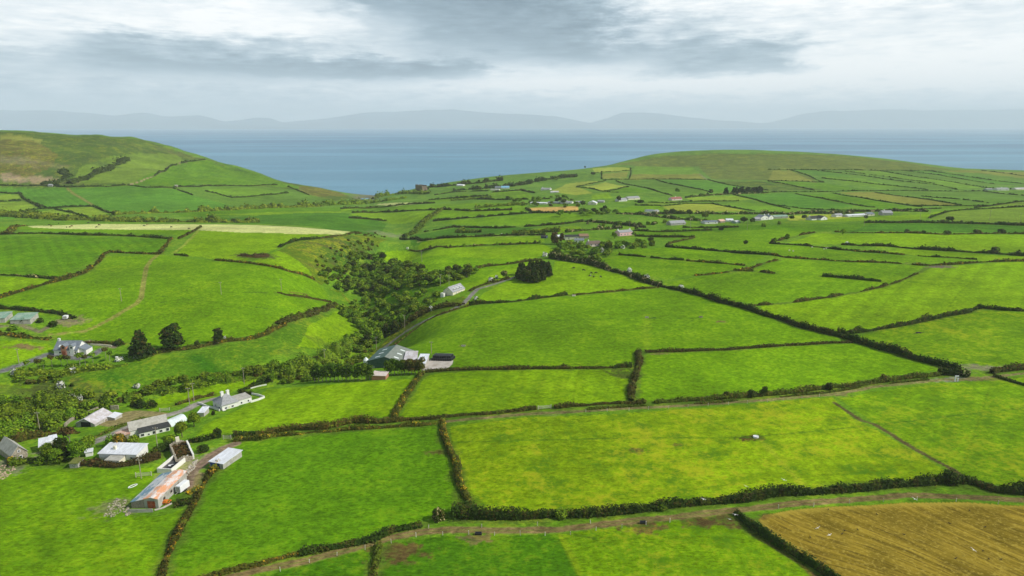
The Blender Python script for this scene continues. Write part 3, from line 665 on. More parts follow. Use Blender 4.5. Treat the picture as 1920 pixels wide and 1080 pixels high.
 ("thick brown and green hedge along the lower plateau edge, upper end", 'brush', 2.4, 4.0, "520,608 540,602 560,596 580,590 600,583 618,577 632,571", 0, .4),
 ("gorse tinted hedge along the lower plateau edge, middle part", 'gorse', 1.9, 3.2, "400,644 430,640 455,638 480,633 500,626 520,616 535,608", 0, .4),
 ("hedge and brambles below the two dark conifers", 'brush', 1.9, 3.2, "287,664 305,660 325,657 350,654 375,651 400,645", 0, .5),
 ("dark hedge curving behind the green roofed sheds at the left edge", 'dark', 1.8, 3.0, "-60,575 0,579 25,580 50,582 87,586 110,588 125,592 140,598", 0, .4),
 ("scrubby gorse bank above the blue roofed house", 'gorse', 1.3, 4.0, "-20,628 10,626 30,630 60,633 95,636", .1, .6),
 ("dark bank behind the drive of the blue roofed house", 'brush', 1.2, 1.6, "160,643 190,644 212,645 235,645", 0, .4),
 ("low hedge of rounded shrubs by the white hipped house", 'dark', 1.4, 1.8, "450,736 457,737 465,739 472,739", 0, .4),
 ("hedge climbing from the white hipped house to the tree row", 'dark', 1.6, 2.4, "455,732 475,725 490,719 507,712", 0, .4),
 ("dark hedge bank between the gravel yard and the white hipped house", 'brush', 1.2, 2.0, "330,760 345,755 365,750 385,745 400,741", 0, .3),
 ("grassy hedge bank beside the grey longhouse's lane", 'bank', 1.1, 2.2, "165,825 185,817 210,807 235,797 255,790 273,785", 0, .4),
 ("dark hedge behind the bottom left field, in front of the white bungalow", 'brown', 2.0, 3.6, "148,873 165,872 185,872 205,871 222,873 240,870 260,868 280,863 300,857", 0, .35),
 ("dark green hedge above the farm lane, between white shed and ruin", 'dark', 1.9, 3.0, "285,851 300,846 312,843 325,840", 0, .5),
 ("hedge of the lane gate right of the ruin", 'dark', 1.7, 2.2, "355,828 375,827 395,822 415,818", 0, .4),
 ("dark bush hedge at the left end of the gorse band by the lane gate", 'dark', 1.9, 3.4, "437,819 450,817 465,815 480,815", 0, .35),
 ("thick scrubby hedge running behind the bottom left field", 'scrub', 1.6, 4.0, "20,872 45,868 70,863 95,866 120,868", 0, .5),
 ("hedge on the far side of the left farm sheds", 'dark', 1.6, 3.0, "-60,845 0,842 8,840", 0, .4),
 ("short gorse clump at the corner of the white roofed lane shed", 'yellow', 1.4, 2.0, "402,878 408,876 414,874", 0, .4),
 ("untidy gorse heap beside the caravan and barn", 'yellow', 1.6, 3.0, "352,926 365,922 374,917", 0, .5),
 ("dark scrub under the gorse heap by the barn", 'dark', .9, 3.5, "330,945 345,943 358,940", 0, .5),
 ("heathy bank on the left side of the lane below the dormer house", 'brush', 1.9, 5.0, "752,614 770,602 790,590 815,579 840,574 868,572", 0, .6),
 ("low field hedge on the right side of the lane bend", 'brush', 1.1, 1.8, "740,648 757,634 775,620 790,608 815,594 845,584 878,574", 0, .5),
 ("rough bushes bordering the lane above the dormer house", 'brush', 1.4, 2.4, "880,546 895,538 910,533 935,528 955,522", .1, .5),
]
# far hedges: lines nobody could tell apart share a label and a group
FAR = [
 ("dark hedge line on the green slope of the far right hill", "hedge lines on the far right hill", 'hill', 1.15, 1.6, [
  "1440,361 1477,360 1552,360 1615,358 1665,358 1727,358", "1727,358 1815,359 1840,358 1920,367 2000,372", "1490,363 1540,372 1590,382 1640,389",
  "1560,362 1615,371 1690,383 1727,388", "1640,361 1715,371 1752,376 1802,385", "1727,368 1790,373 1852,381", "1715,386 1790,386 1852,386",
  "1440,382 1502,391 1602,395 1727,393 1765,391", "1440,318 1535,319 1652,320 1765,321", "1480,318 1515,329 1530,337 1545,342", "1440,339 1545,342",
  "1440,340 1477,346 1527,357", "1532,320 1615,329 1690,340 1760,347 1795,356", "1585,321 1665,332 1752,344", "1645,320 1715,331 1790,342 1845,351",
  "1690,319 1765,329 1865,345", "1740,320 1840,335 1920,345", "1840,320 1920,330 2000,338", "1540,334 1640,345 1740,356", "1840,352 1900,355 1990,358"]),
 ("thin dark hedge line among the small fields below the far hill", "hedge lines below the far hill", 'hill', 1.3, 1.9, [
  "1130,337 1210,336 1322,337", "1230,337 1285,350 1335,361", "1327,337 1385,350 1440,357", "1155,339 1197,350 1235,360 1260,367",
  "1080,351 1130,359 1160,361", "1080,351 1100,346 1120,342 1135,339", "1130,359 1155,356 1180,350", "1182,315 1183,325 1180,335",
  "1115,324 1150,322 1180,320", "1190,378 1247,381 1297,378", "1297,378 1335,378 1385,377", "1240,387 1285,382 1335,382 1360,387", "1360,387 1390,392 1415,396",
  "1375,365 1410,373 1440,382", "1190,385 1240,386", "1128,322 1128,336", "1440,382 1480,392"]),
 ("bushy dark hedge between fields near the village", "hedges around the village fields", 'haw', 2.6, 4.0, [
  "1155,401 1210,403 1260,401 1285,401", "1285,401 1322,401 1360,402 1440,401", "1440,402 1500,401 1560,401 1600,400", "1285,371 1335,366 1397,363 1440,362",
  "1470,403 1520,400 1600,397 1680,396 1740,397", "1210,404 1280,412 1340,416", "1090,415 1150,420 1210,427", "1060,436 1110,431 1150,430"]),
 ("rough dark hedge among the fields above the bay", "hedges above the bay", 'dark', 2.2, 3.0, [
  "640,392 702,389 740,386 815,381", "660,399 715,398 760,396 815,394", "655,409 690,411 725,414", "812,415 865,410 940,404 990,400 1040,399",
  "795,435 827,430 852,426 890,427 940,428 990,425 1052,421 1110,413", "805,375 865,371 915,367", "890,374 940,375 990,374 1030,373",
  "815,366 852,360 915,358", "922,361 950,359 977,357 1002,362", "985,391 998,398 1050,399 1090,397", "750,449 790,452 850,446 940,442 1022,441",
  "822,393 880,396 960,394"]),
 ("dark bushy strip of scrub among the bay fields", "scrub strips above the bay", 'scrub', 3.8, 8, [
  "828,393 812,404 798,414 788,424", "758,444 775,438 790,425", "890,390 930,387 960,385 990,383", "845,376 880,374 920,371", "855,436 880,436 900,436",
  "960,440 1000,437 1050,434"]),
 ("thin hedge line on the headland fields at the left", "hedge lines of the left headland", 'hill', 1.8, 2.6, [
  "-60,349 0,348 75,348 125,351 200,350 240,347", "240,347 275,352 325,352", "325,351 375,350 480,348 520,347", "325,353 345,360 362,366",
  "385,358 410,364 437,371", "437,371 480,368 540,362", "540,350 560,358 580,366", "332,307 300,322 290,330", "385,299 340,306"]),
 ("dark hedge between the small pale fields at the left edge", "hedges of the pale left fields", 'hill', 2.2, 3.2, [
  "-60,362 0,362 37,363 45,373 75,388 87,391", "87,391 130,388 175,387 207,400", "-60,379 0,378 40,376", "-60,398 37,398 75,392 105,391", "105,393 135,399 165,407"]),
]
# the land as one sheet: cells grow with distance from the drone
naz = 1500
azs = np.concatenate([np.linspace(-62, -41, 60, endpoint=False), np.linspace(-41, 41, naz - 120, endpoint=False), np.linspace(41, 62, 60)])
rs = [45.0]
while rs[-1] < 2860:
    r0 = rs[-1]; rs.append(r0 + max(0.45, 0.40 * (r0 / 150.0) ** 1.5))
rs = np.array(rs)
A, Rr = np.meshgrid(np.radians(azs), rs)
VX, VY = (Rr * np.sin(A)), (Rr * np.cos(A))
nr, na = VX.shape
VX = VX.ravel(); VY = VY.ravel(); VZ = hsamp(VX, VY)
col = np.empty((len(VX), 4), np.float32)
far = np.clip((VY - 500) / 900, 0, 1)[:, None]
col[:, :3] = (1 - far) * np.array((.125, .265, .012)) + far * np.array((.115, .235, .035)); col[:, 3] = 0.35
# shore: rock and shingle near the sea level
sm = np.clip((7 - VZ) / 6, 0, 1)[:, None] * (VY > 1300)[:, None]
col[:, :3] = col[:, :3] * (1 - sm) + np.array((.16, .15, .11)) * sm
fid = np.zeros(len(VX), np.int32)
def in_poly(x, y, P):
    ins = np.zeros(x.shape, bool)
    n = len(P)
    for i in range(n):
        x1, y1, x2, y2 = P[i][0], P[i][1], P[(i + 1) % n][0], P[(i + 1) % n][1]
        if y1 == y2: continue
        c = ((y1 > y) != (y2 > y)) & (x < (x2 - x1) * (y - y1) / (y2 - y1) + x1)
        ins ^= c
    return ins
jx = 1.0 * vnoise(VX, VY, 6, 21); jy = 1.0 * vnoise(VX, VY, 6, 22)
names = ["ground"]
for st, s in GROUND:
    P = W(s)
    bb = np.nonzero((VX > P[:, 0].min()) & (VX < P[:, 0].max()) & (VY > P[:, 1].min()) & (VY < P[:, 1].max()))[0]
    k = bb[in_poly(VX[bb] + jx[bb], VY[bb] + jy[bb], P)]
    names.append({'S': "stubble_field", 's': "yard", 'k': "hillside", 'l': "heath"}.get(st, "field"))
    fid[k] = len(names) - 1
    if st == 'S':
        d, _ = seg_dist(VX[k], VY[k], list(P) + [P[0]])
        col[k, :3] = (.42, .33, .05); col[k, 3] = np.clip(1 - d / 2.5, 0, 1) * .7
    else:
        c, mo = PAL[st]
        sv_ = 1 + 0.10 * (random.random() - 0.5)
        fk = (np.clip((VY[k] - 700) / 900, 0, 1) * .24)[:, None]  # painted haze: field colour fades to dull grey-green with distance
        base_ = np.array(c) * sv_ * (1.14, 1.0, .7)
        if st in 'abcefn' and random.random() < .75:      # mowing and rolling lines, parallel to the longest side
            E_ = [(math.hypot(*(P[(i + 1) % len(P)] - P[i])[:2]), i) for i in range(len(P))]
            i_ = max(E_)[1]; dv = (P[(i_ + 1) % len(P)] - P[i_])[:2]; dv = dv / np.linalg.norm(dv)
            dd = -dv[1] * VX[k] + dv[0] * VY[k] + 3 * vnoise(VX[k], VY[k], 60, 71)
            lam = random.uniform(7, 11); am_ = random.uniform(.05, .10)
            base_ = base_[None] * (1 + am_ * np.sin(dd * 6.2832 / lam) * (1 + 1.2 * vnoise(VX[k], VY[k], 40, 72)))[:, None]
            base_ *= 1 - (.16 * np.clip(1 - abs(((dd / (lam * 3)) % 1) - .5) * lam * 3 / .7, 0, 1))[:, None]
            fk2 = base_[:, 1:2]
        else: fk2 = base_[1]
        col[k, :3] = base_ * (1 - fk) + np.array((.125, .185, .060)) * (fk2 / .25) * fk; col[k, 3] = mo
for rx, ry, ra, rl, c, s_ in PATCHES:
    p = ray(rx, ry)
    bb = np.nonzero((abs(VX - p[0]) < 2 * ra) & (abs(VY - p[1]) < 2 * rl))[0]
    rr = np.hypot((VX[bb] - p[0]) / ra, (VY[bb] - p[1]) / rl) + 1.3 * vnoise(VX[bb], VY[bb], max(.8, ra / 4), 31) + .5 * vnoise(VX[bb], VY[bb], max(.4, ra / 14), 33)
    k = (np.clip((1.15 - rr) / .45, 0, 1) * s_)[:, None]
    col[bb, :3] = col[bb, :3] * (1 - k) + np.array(c) * k
for wd, c, s_, s in STREAKS:
    L = W(s)
    bb = np.nonzero((VX > L[:, 0].min() - wd) & (VX < L[:, 0].max() + wd) & (VY > L[:, 1].min() - wd) & (VY < L[:, 1].max() + wd))[0]
    d, _ = seg_dist(VX[bb], VY[bb], L)
    d = d * (1 + 1.0 * vnoise(VX[bb], VY[bb], 5, 41))
    k = (np.clip(1.3 - d / (wd / 2), 0, 1) * s_)[:, None]
    col[bb, :3] = col[bb, :3] * (1 - k) + np.array(c) * k
for h in HEDGES + [(None, f[2], f[3], f[4], ln) for f in FAR for ln in f[5]]:
    L = W(h[4]); wd = h[3] + 1.6
    bb = np.nonzero((VX > L[:, 0].min() - wd) & (VX < L[:, 0].max() + wd) & (VY > L[:, 1].min() - wd) & (VY < L[:, 1].max() + wd))[0]
    d, _ = seg_dist(VX[bb], VY[bb], L)
    d = d * (1 + .9 * vnoise(VX[bb], VY[bb], 4, 43))
    k = (np.clip(1.5 - d / (wd / 2), 0, .8) * .9)[:, None]
    col[bb, :3] = col[bb, :3] * (1 - k) + np.array((.095, .150, .018)) * k
for nm, wd, c1_, c2_, s in TRACKS:
    L = W(s)
    bb = np.nonzero((VX > L[:, 0].min() - 3 * wd) & (VX < L[:, 0].max() + 3 * wd) & (VY > L[:, 1].min() - 3 * wd) & (VY < L[:, 1].max() + 3 * wd))[0]
    d, _ = seg_dist(VX[bb], VY[bb], L)
    d = d + 0.5 * vnoise(VX[bb], VY[bb], 3, 51) + .4 * vnoise(VX[bb], VY[bb], 1, 52)
    u = d / (wd / 2)
    k = np.clip(1.5 - u, 0, .5)[:, None] * 2
    ce = np.clip(1 - abs(u) / .35, 0, 1)[:, None]
    cc = np.array(c1_) * (1 - ce) + np.array(c2_) * ce
    cc = cc * (1 + .5 * vnoise(VX[bb], VY[bb], 1.7, 53)[:, None])
    if nm == "farm_track":      # trampled verge
        kv = (np.clip(2.0 - u, 0, 1) * .4)[:, None]
        col[bb, :3] = col[bb, :3] * (1 - kv) + np.array((.14, .24, .02)) * kv
    col[bb, :3] = col[bb, :3] * (1 - k) + cc * k
    col[bb, 3] *= 1 - k[:, 0]
    names.append(nm)
    fid[bb[u < 1.05]] = len(names) - 1

def np_mesh(name, verts, quads, mats, cols=None, smooth=False, fmat=None):
    me = bpy.data.meshes.new(name)
    nv, nq = len(verts), len(quads)
    me.vertices.add(nv); me.vertices.foreach_set('co', np.asarray(verts, np.float32).ravel())
    k = quads.shape[1]
    me.loops.add(nq * k); me.loops.foreach_set('vertex_index', np.asarray(quads, np.int32).ravel())
    me.polygons.add(nq)
    me.polygons.foreach_set('loop_start', np.arange(0, nq * k, k, dtype=np.int32))
    me.polygons.foreach_set('use_smooth', np.full(nq, smooth))
    if fmat is not None: me.polygons.foreach_set('material_index', np.asarray(fmat, np.int32))
    for m in (mats if isinstance(mats, (list, tuple)) else [mats]):
        me.materials.append(m)
    if cols is not None:
        ca = me.color_attributes.new('col', 'FLOAT_COLOR', 'POINT')
        ca.data.foreach_set('color', np.asarray(cols, np.float32).ravel())
    me.update(calc_edges=True)
    return me
def link(name, data, parent=None):
    o = bpy.data.objects.new(name, data); COL.objects.link(o)
    if parent is not None: o.parent = parent
    return o
idx = np.arange(nr * na).reshape(nr, na)
Q = np.stack([idx[:-1, :-1], idx[:-1, 1:], idx[1:, 1:], idx[1:, :-1]], -1).reshape(-1, 4)
fq = fid[Q].max(axis=1)
order = np.argsort(fq, kind='stable'); cut = np.searchsorted(fq[order], np.arange(len(names) + 1))
for i, nm in enumerate(names):
    q = Q[order[cut[i]:cut[i + 1]]]
    if len(q) == 0: continue
    u, inv = np.unique(q, return_inverse=True)
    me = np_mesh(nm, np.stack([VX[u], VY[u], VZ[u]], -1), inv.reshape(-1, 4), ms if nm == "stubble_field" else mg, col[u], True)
    o = link(nm, me); o['kind'] = 'structure'

# ---------------------------------------------------------------- sea
mw, t = new_mat("sea_water")
b = principled(t, 0.42, 0.4)
wp = t.n('ShaderNodeNewGeometry').outputs['Position']
s1 = t.noise(t.mapping(wp, (0.35, 1, 1), (0, 0, R(12))), 0.0022, 5, 0.6)
s2 = t.noise(t.mapping(wp, (0.3, 1, 1), (0, 0, R(-8))), 0.012, 4, 0.65)
f = t.m('ADD', t.m('MULTIPLY', s1, 0.65), t.m('MULTIPLY', s2, 0.35))
c = t.mix(t.mapr(f, 0.36, 0.64), (0.008, 0.110, 0.260), (0.070, 0.235, 0.370))
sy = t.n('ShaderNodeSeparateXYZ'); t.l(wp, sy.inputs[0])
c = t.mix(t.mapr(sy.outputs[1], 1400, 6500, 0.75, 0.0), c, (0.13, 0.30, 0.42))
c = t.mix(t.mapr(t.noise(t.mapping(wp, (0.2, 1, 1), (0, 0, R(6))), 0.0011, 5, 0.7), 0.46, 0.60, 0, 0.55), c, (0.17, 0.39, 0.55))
foam = t.mapr(t.noise(t.mapping(wp, (0.25, 1, 1), (0, 0, R(10))), 0.03, 6, 0.8), 0.70, 0.78, 0, 0.35)
c = t.mix(foam, c, (0.55, 0.6, 0.62))
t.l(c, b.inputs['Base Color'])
wv = t.noise(t.mapping(wp, (0.5, 1, 1)), 0.09, 5, 0.7)
bp = t.n('ShaderNodeBump'); bp.inputs['Strength'].default_value = 1.0; bp.inputs['Distance'].default_value = 4.0
t.l(wv, bp.inputs['Height']); t.l(bp.outputs[0], b.inputs['Normal'])
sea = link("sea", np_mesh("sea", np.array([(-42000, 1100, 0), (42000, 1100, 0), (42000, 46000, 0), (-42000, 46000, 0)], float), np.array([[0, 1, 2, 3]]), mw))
sea['kind'] = 'structure'

# ---------------------------------------------------------------- mountains across the bay
mm = flat("mountain_slope", (0.10, 0.165, 0.20), 0.95, 0.25, 0.0006)  # distance haze put into the base colour; the slopes themselves are dull green
def mountain(name, base_y, prof, seed, dep=3500):
    """a long ridge: crest profile given as photo x -> crest y; real height and depth at its own distance"""
    xs = np.linspace(prof[0][0], prof[-1][0], 240)
    ys = np.interp(xs, [p[0] for p in prof], [p[1] for p in prof])
    V = []
    rows = [(-1.0, 0.0), (-.72, .16), (-.5, .38), (-.3, .66), (-.12, .90), (0, 1.0), (.2, .8), (.6, .3), (1, 0)]
    for q, fr in rows:
        for i, (x, y) in enumerate(zip(xs, ys)):
            X, Y, Z = at_y(x, y, base_y)
            Y2 = base_y + q * dep
            nz = float(vnoise(np.array([X + 3e4]), np.array([Y2 + q * 900]), 1300, seed)[0]) * 0.35 + float(vnoise(np.array([X + 3e4]), np.array([Y2]), 420, seed + 1)[0]) * 0.14
            h = max(0, Z) * max(0, fr + (nz * fr * (1 if abs(q) > .01 else .3)))
            V.append((X, Y2 , h - (8 if fr == 0 else 0)))
    n = len(xs); I = np.arange(len(rows) * n).reshape(len(rows), n)
    Qm = np.stack([I[:-1, :-1], I[:-1, 1:], I[1:, 1:], I[1:, :-1]], -1).reshape(-1, 4)
    o = link(name, np_mesh(name, np.array(V), Qm, mm, None, True)); o['kind'] = 'structure'
mountain("mountains", 30000, [(-1000, 200), (-400, 198), (0, 206), (100, 209), (170, 213), (215, 216), (250, 213), (280, 213), (310, 218), (345, 217), (375, 215), (395, 220), (420, 228), (450, 225), (480, 221), (505, 222), (530, 230), (600, 238), (700, 243)], 61)
mountain("mountains", 33000, [(350, 240), (500, 231), (600, 224), (680, 212), (760, 208), (850, 206), (930, 212), (1000, 215), (1040, 219), (1100, 230), (1200, 240)], 67)
mountain("mountains", 35500, [(950, 232), (1100, 232), (1140, 222), (1165, 213), (1190, 212), (1240, 213), (1290, 220), (1350, 226), (1440, 232), (1600, 236)], 71)
mountain("mountains", 38000, [(1350, 236), (1440, 230), (1475, 222), (1500, 214), (1560, 208), (1650, 205), (1750, 206), (1850, 205), (2000, 208), (2600, 210), (3200, 220)], 77, 5000)

# ---------------------------------------------------------------- haze
mh, t = new_mat("haze")
pv = t.n('ShaderNodeVolumePrincipled')
pv.inputs['Color'].default_value = (0.90, 0.965, 1.0, 1)
pv.inputs['Density'].default_value = 0.58e-4
pv.inputs['Anisotropy'].default_value = 0.0
o_ = t.n('ShaderNodeOutputMaterial'); t.l(pv.outputs[0], o_.inputs['Volume'])
hx, hy0, hy1, hz0, hz1 = 43000, -1500, 47000, -45, 1120
V = np.array([(x, y, z) for z in (hz0, hz1) for y in (hy0, hy1) for x in (-hx, hx)], float)
Qh = np.array([[0, 2, 3, 1], [4, 5, 7, 6], [0, 1, 5, 4], [2, 6, 7, 3], [0, 4, 6, 2], [1, 3, 7, 5]])
hz = link("haze", np_mesh("haze", V, Qh, mh)); hz['kind'] = 'stuff'

# ================================================================ vegetation
def tag(o, label, cat, group=None):
    o['label'] = label; o['category'] = cat
    if group: o['group'] = group
    return o
ml, t = new_mat("leaves")
b = principled(t, 0.8, 0.12)
at = t.n('ShaderNodeAttribute', attribute_name='col')
oi = t.n('ShaderNodeObjectInfo')
hsv = t.n('ShaderNodeHueSaturation')
t.l(t.mapr(oi.outputs['Random'], 0, 1, 0.485, 0.512, False), hsv.inputs['Hue'])
t.l(t.mapr(t.m('FRACT', t.m('MULTIPLY', oi.outputs['Random'], 7.3)), 0, 1, 0.78, 1.25, False), hsv.inputs['Value'])
t.l(at.outputs['Color'], hsv.inputs['Color'])
t.l(hsv.outputs[0], b.inputs['Base Color'])
mbark = flat("bark", (0.16, 0.13, 0.09), 0.9, 0.2, 2.0)
mpale = flat("pale_bark", (0.30, 0.27, 0.21), 0.9, 0.2, 2.0)

LEAF = 0.74
MIXC = dict(
    dark=[(.42, (.030, .068, .008)), (.30, (.045, .095, .010)), (.18, (.070, .075, .022)), (.10, (.085, .130, .015))],
    brush=[(.30, (.070, .085, .020)), (.25, (.110, .120, .025)), (.20, (.055, .090, .012)), (.15, (.130, .095, .040)), (.10, (.13, .20, .02))],
    gorse=[(.32, (.085, .105, .015)), (.24, (.050, .080, .010)), (.22, (.14, .125, .03)), (.065, (.45, .33, .02)), (.155, (.13, .19, .02))],
    haw=[(.40, (.038, .085, .010)), (.30, (.065, .125, .012)), (.14, (.085, .085, .025)), (.13, (.50, .50, .38))],
    bank=[(.40, (.10, .165, .018)), (.25, (.075, .12, .015)), (.20, (.15, .145, .04)), (.15, (.15, .24, .02))],
    scrub=[(.32, (.065, .135, .010)), (.30, (.105, .190, .012)), (.22, (.150, .235, .016)), (.16, (.045, .085, .010))],
    hill=[(.60, (.045, .100, .020)), (.40, (.065, .125, .025))],
    green=[(.35, (.060, .135, .008)), (.30, (.090, .185, .010)), (.20, (.135, .240, .014)), (.15, (.035, .085, .008))],
    row=[(.35, (.050, .125, .010)), (.30, (.085, .190, .012)), (.15, (.14, .26, .02)), (.20, (.025, .060, .008))],
    lime=[(.40, (.110, .200, .010)), (.30, (.150, .240, .014)), (.30, (.070, .140, .010))],
    spruce=[(.38, (.020, .050, .010)), (.30, (.036, .078, .014)), (.20, (.062, .110, .018)), (.12, (.085, .075, .030))],
    white=[(.56, (.84, .84, .74)), (.18, (.50, .54, .34)), (.26, (.075, .14, .015))],
    brown=[(.45, (.075, .060, .028)), (.30, (.055, .070, .020)), (.25, (.12, .085, .04))],
    yellow=[(.45, (.58, .38, .012)), (.30, (.22, .20, .02)), (.25, (.08, .11, .015))])
def pickcols(mix, n, clump=None):
    ps = np.array([p for p, _ in MIXC[mix]]); ps = ps / ps.sum()
    cs_ = np.array([c for _, c in MIXC[mix]])
    if clump is None:
        k = rng.choice(len(ps), n, p=ps)
    else:
        cum = np.cumsum(ps); k = np.minimum(np.searchsorted(cum, np.clip(clump, 0, .9999)), len(ps) - 1)
    c = np.minimum(cs_[k] * {'green': 1.7, 'scrub': 1.5, 'lime': 1.35}.get(mix, 1.0) * (np.array([1.15, 1.0, .6]) * LEAF if mix not in ('white', 'yellow') else 1.0) * (1 + 0.30 * (rng.random((n, 1)) - 0.5)), .8)
    return np.concatenate([c, np.ones((n, 1))], 1)
def leaf_quads(cen, nrm, size, cols, chaos=0.8, asp=1.0):
    """one small leafy face per centre, turned roughly outwards"""
    n = len(cen)
    N = nrm + chaos * rng.normal(size=(n, 3)) * 0.6
    N /= np.linalg.norm(N, axis=1, keepdims=True) + 1e-9
    ref = rng.normal(size=(n, 3))
    U = np.cross(N, ref); U /= np.linalg.norm(U, axis=1, keepdims=True) + 1e-9
    V_ = np.cross(N, U)
    s = (np.asarray(size) * (0.6 + 0.8 * rng.random(n)) * 0.5)[:, None]
    P = np.stack([cen - U * s - V_ * s * asp, cen + U * s * 1.1 - V_ * s * asp * .7, cen + U * s * .8 + V_ * s * asp, cen - U * s * .9 + V_ * s * asp * 1.1], 1)
    return P.reshape(-1, 3), np.repeat(cols, 4, axis=0)
def quads_of(n, off=0):
    return np.arange(n * 4).reshape(-1, 4) + off

def hedge(label, mix, hh, ww, line, gap=0.0, lump=0.35, name="hedge", cat="hedge", group=None, dens=1.0, mat=None):
    if mix in ('gorse', 'brush', 'bank'): hh, ww = hh * .8, ww * .68
    else: hh, ww = hh * .9, ww * .75
    L = W(line)
    # resample along the ground
    D = np.r_[0, np.cumsum(np.hypot(*(np.diff(L[:, :2], axis=0).T)))]
    tot = D[-1]
    if tot < 1: return
    dist = np.hypot(L[:, 0].mean(), L[:, 1].mean())
    q = max(0.36, 1.05 * dist / 683.0)
    step = max(1.0, q * 1.2)
    ns = max(3, int(tot / step) + 1)
    s = np.linspace(0, tot, ns)
    X = np.interp(s, D, L[:, 0]); Y = np.interp(s, D, L[:, 1])
    seed = rng.integers(1, 9999)
    wob = vnoise(X, Y, 9, int(seed)) * ww * 0.7
    tx = np.gradient(X); ty = np.gradient(Y); ln = np.hypot(tx, ty) + 1e-9; tx /= ln; ty /= ln
    X = X - ty * wob; Y = Y + tx * wob
    lump = lump + .15
    prof = 1 + lump * 2.2 * vnoise(X, Y, 7, int(seed) + 1) + lump * 1.2 * vnoise(X, Y, 2.6, int(seed) + 2) + lump * 1.1 * vnoise(X, Y, 24, int(seed) + 9)
    pres = np.ones(ns)
    if gap > 0:
        pres = np.clip((vnoise(X + 500, Y, 16, int(seed) + 3) + .5 - gap) / .08, 0, 1)
    hp = np.maximum(hh * prof * pres, 0.05); wp_ = np.maximum(ww * (0.7 + 0.5 * prof) * pres, 0.1)
    Z = hsamp(X, Y)
    # solid heart of the hedge
    k = np.array([(-.5, -.4), (-.40, .62), (0, .85), (.40, .62), (.5, -.4)])
    off = k[:, 0][None] * wp_[:, None] * .85; up = k[:, 1][None] * hp[:, None]
    cv = np.stack([X[:, None] - ty[:, None] * off, Y[:, None] + tx[:, None] * off, Z[:, None] + up - .15], -1).reshape(-1, 3)
    I = np.arange(ns * 5).reshape(ns, 5)
    cq = np.stack([I[:-1, :-1], I[:-1, 1:], I[1:, 1:], I[1:, :-1]], -1).reshape(-1, 4)
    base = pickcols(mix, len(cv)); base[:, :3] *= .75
    # leaves
    per = (2 * hh + ww)
    n = int(tot * per / (q * q) * 1.25 * dens)
    n = min(n, 26000)
    u = rng.random(n) * (ns - 1); i = np.minimum(u.astype(int), ns - 2); f = u - i
    keep = pres[i] > .25
    u, i, f = u[keep], i[keep], f[keep]; n = len(u)
    if n:
        lx = X[i] * (1 - f) + X[i + 1] * f; ly = Y[i] * (1 - f) + Y[i + 1] * f
        h_ = hp[i] * (1 - f) + hp[i + 1] * f; w_ = wp_[i] * (1 - f) + wp_[i + 1] * f
        th = rng.random(n) * math.pi
        rr = 1 + .16 * rng.normal(size=n)
        a_ = np.cos(th) * w_ * .5 * rr; b_ = (np.sin(th) ** .7) * h_ * rr
        cx_ = lx - ty[i] * a_; cy_ = ly + tx[i] * a_
        cen = np.stack([cx_, cy_, hsamp(cx_, cy_) + b_], -1)
        nrm = np.stack([-ty[i] * np.cos(th), tx[i] * np.cos(th), np.sin(th) + .25], -1)
        cl = vnoise(cx_, cy_, max(1.6, q * 1.4), int(seed) + 5) * 1.3 + .5 + .35 * (rng.random(n) - .5)
        cl2 = np.argsort(np.argsort(cl)) / n          # even ranks keep the share of each colour
        P, C_ = leaf_quads(cen, nrm, np.full(n, q), pickcols(mix, n, cl2))
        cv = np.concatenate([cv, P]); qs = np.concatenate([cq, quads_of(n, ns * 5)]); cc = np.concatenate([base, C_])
    else:
        qs, cc = cq, base
    o = link(name, np_mesh(name, cv, qs, ml, cc))
    tag(o, label, cat, group)
    return o

for h in HEDGES:
    hedge(*h[:5], gap=h[5], lump=h[6])
for lab, grp, mx_, hh, ww, lines in FAR:
    for s in lines:
        hedge(lab, mx_, hh, ww, s, gap=0.04, lump=.5, group=grp)
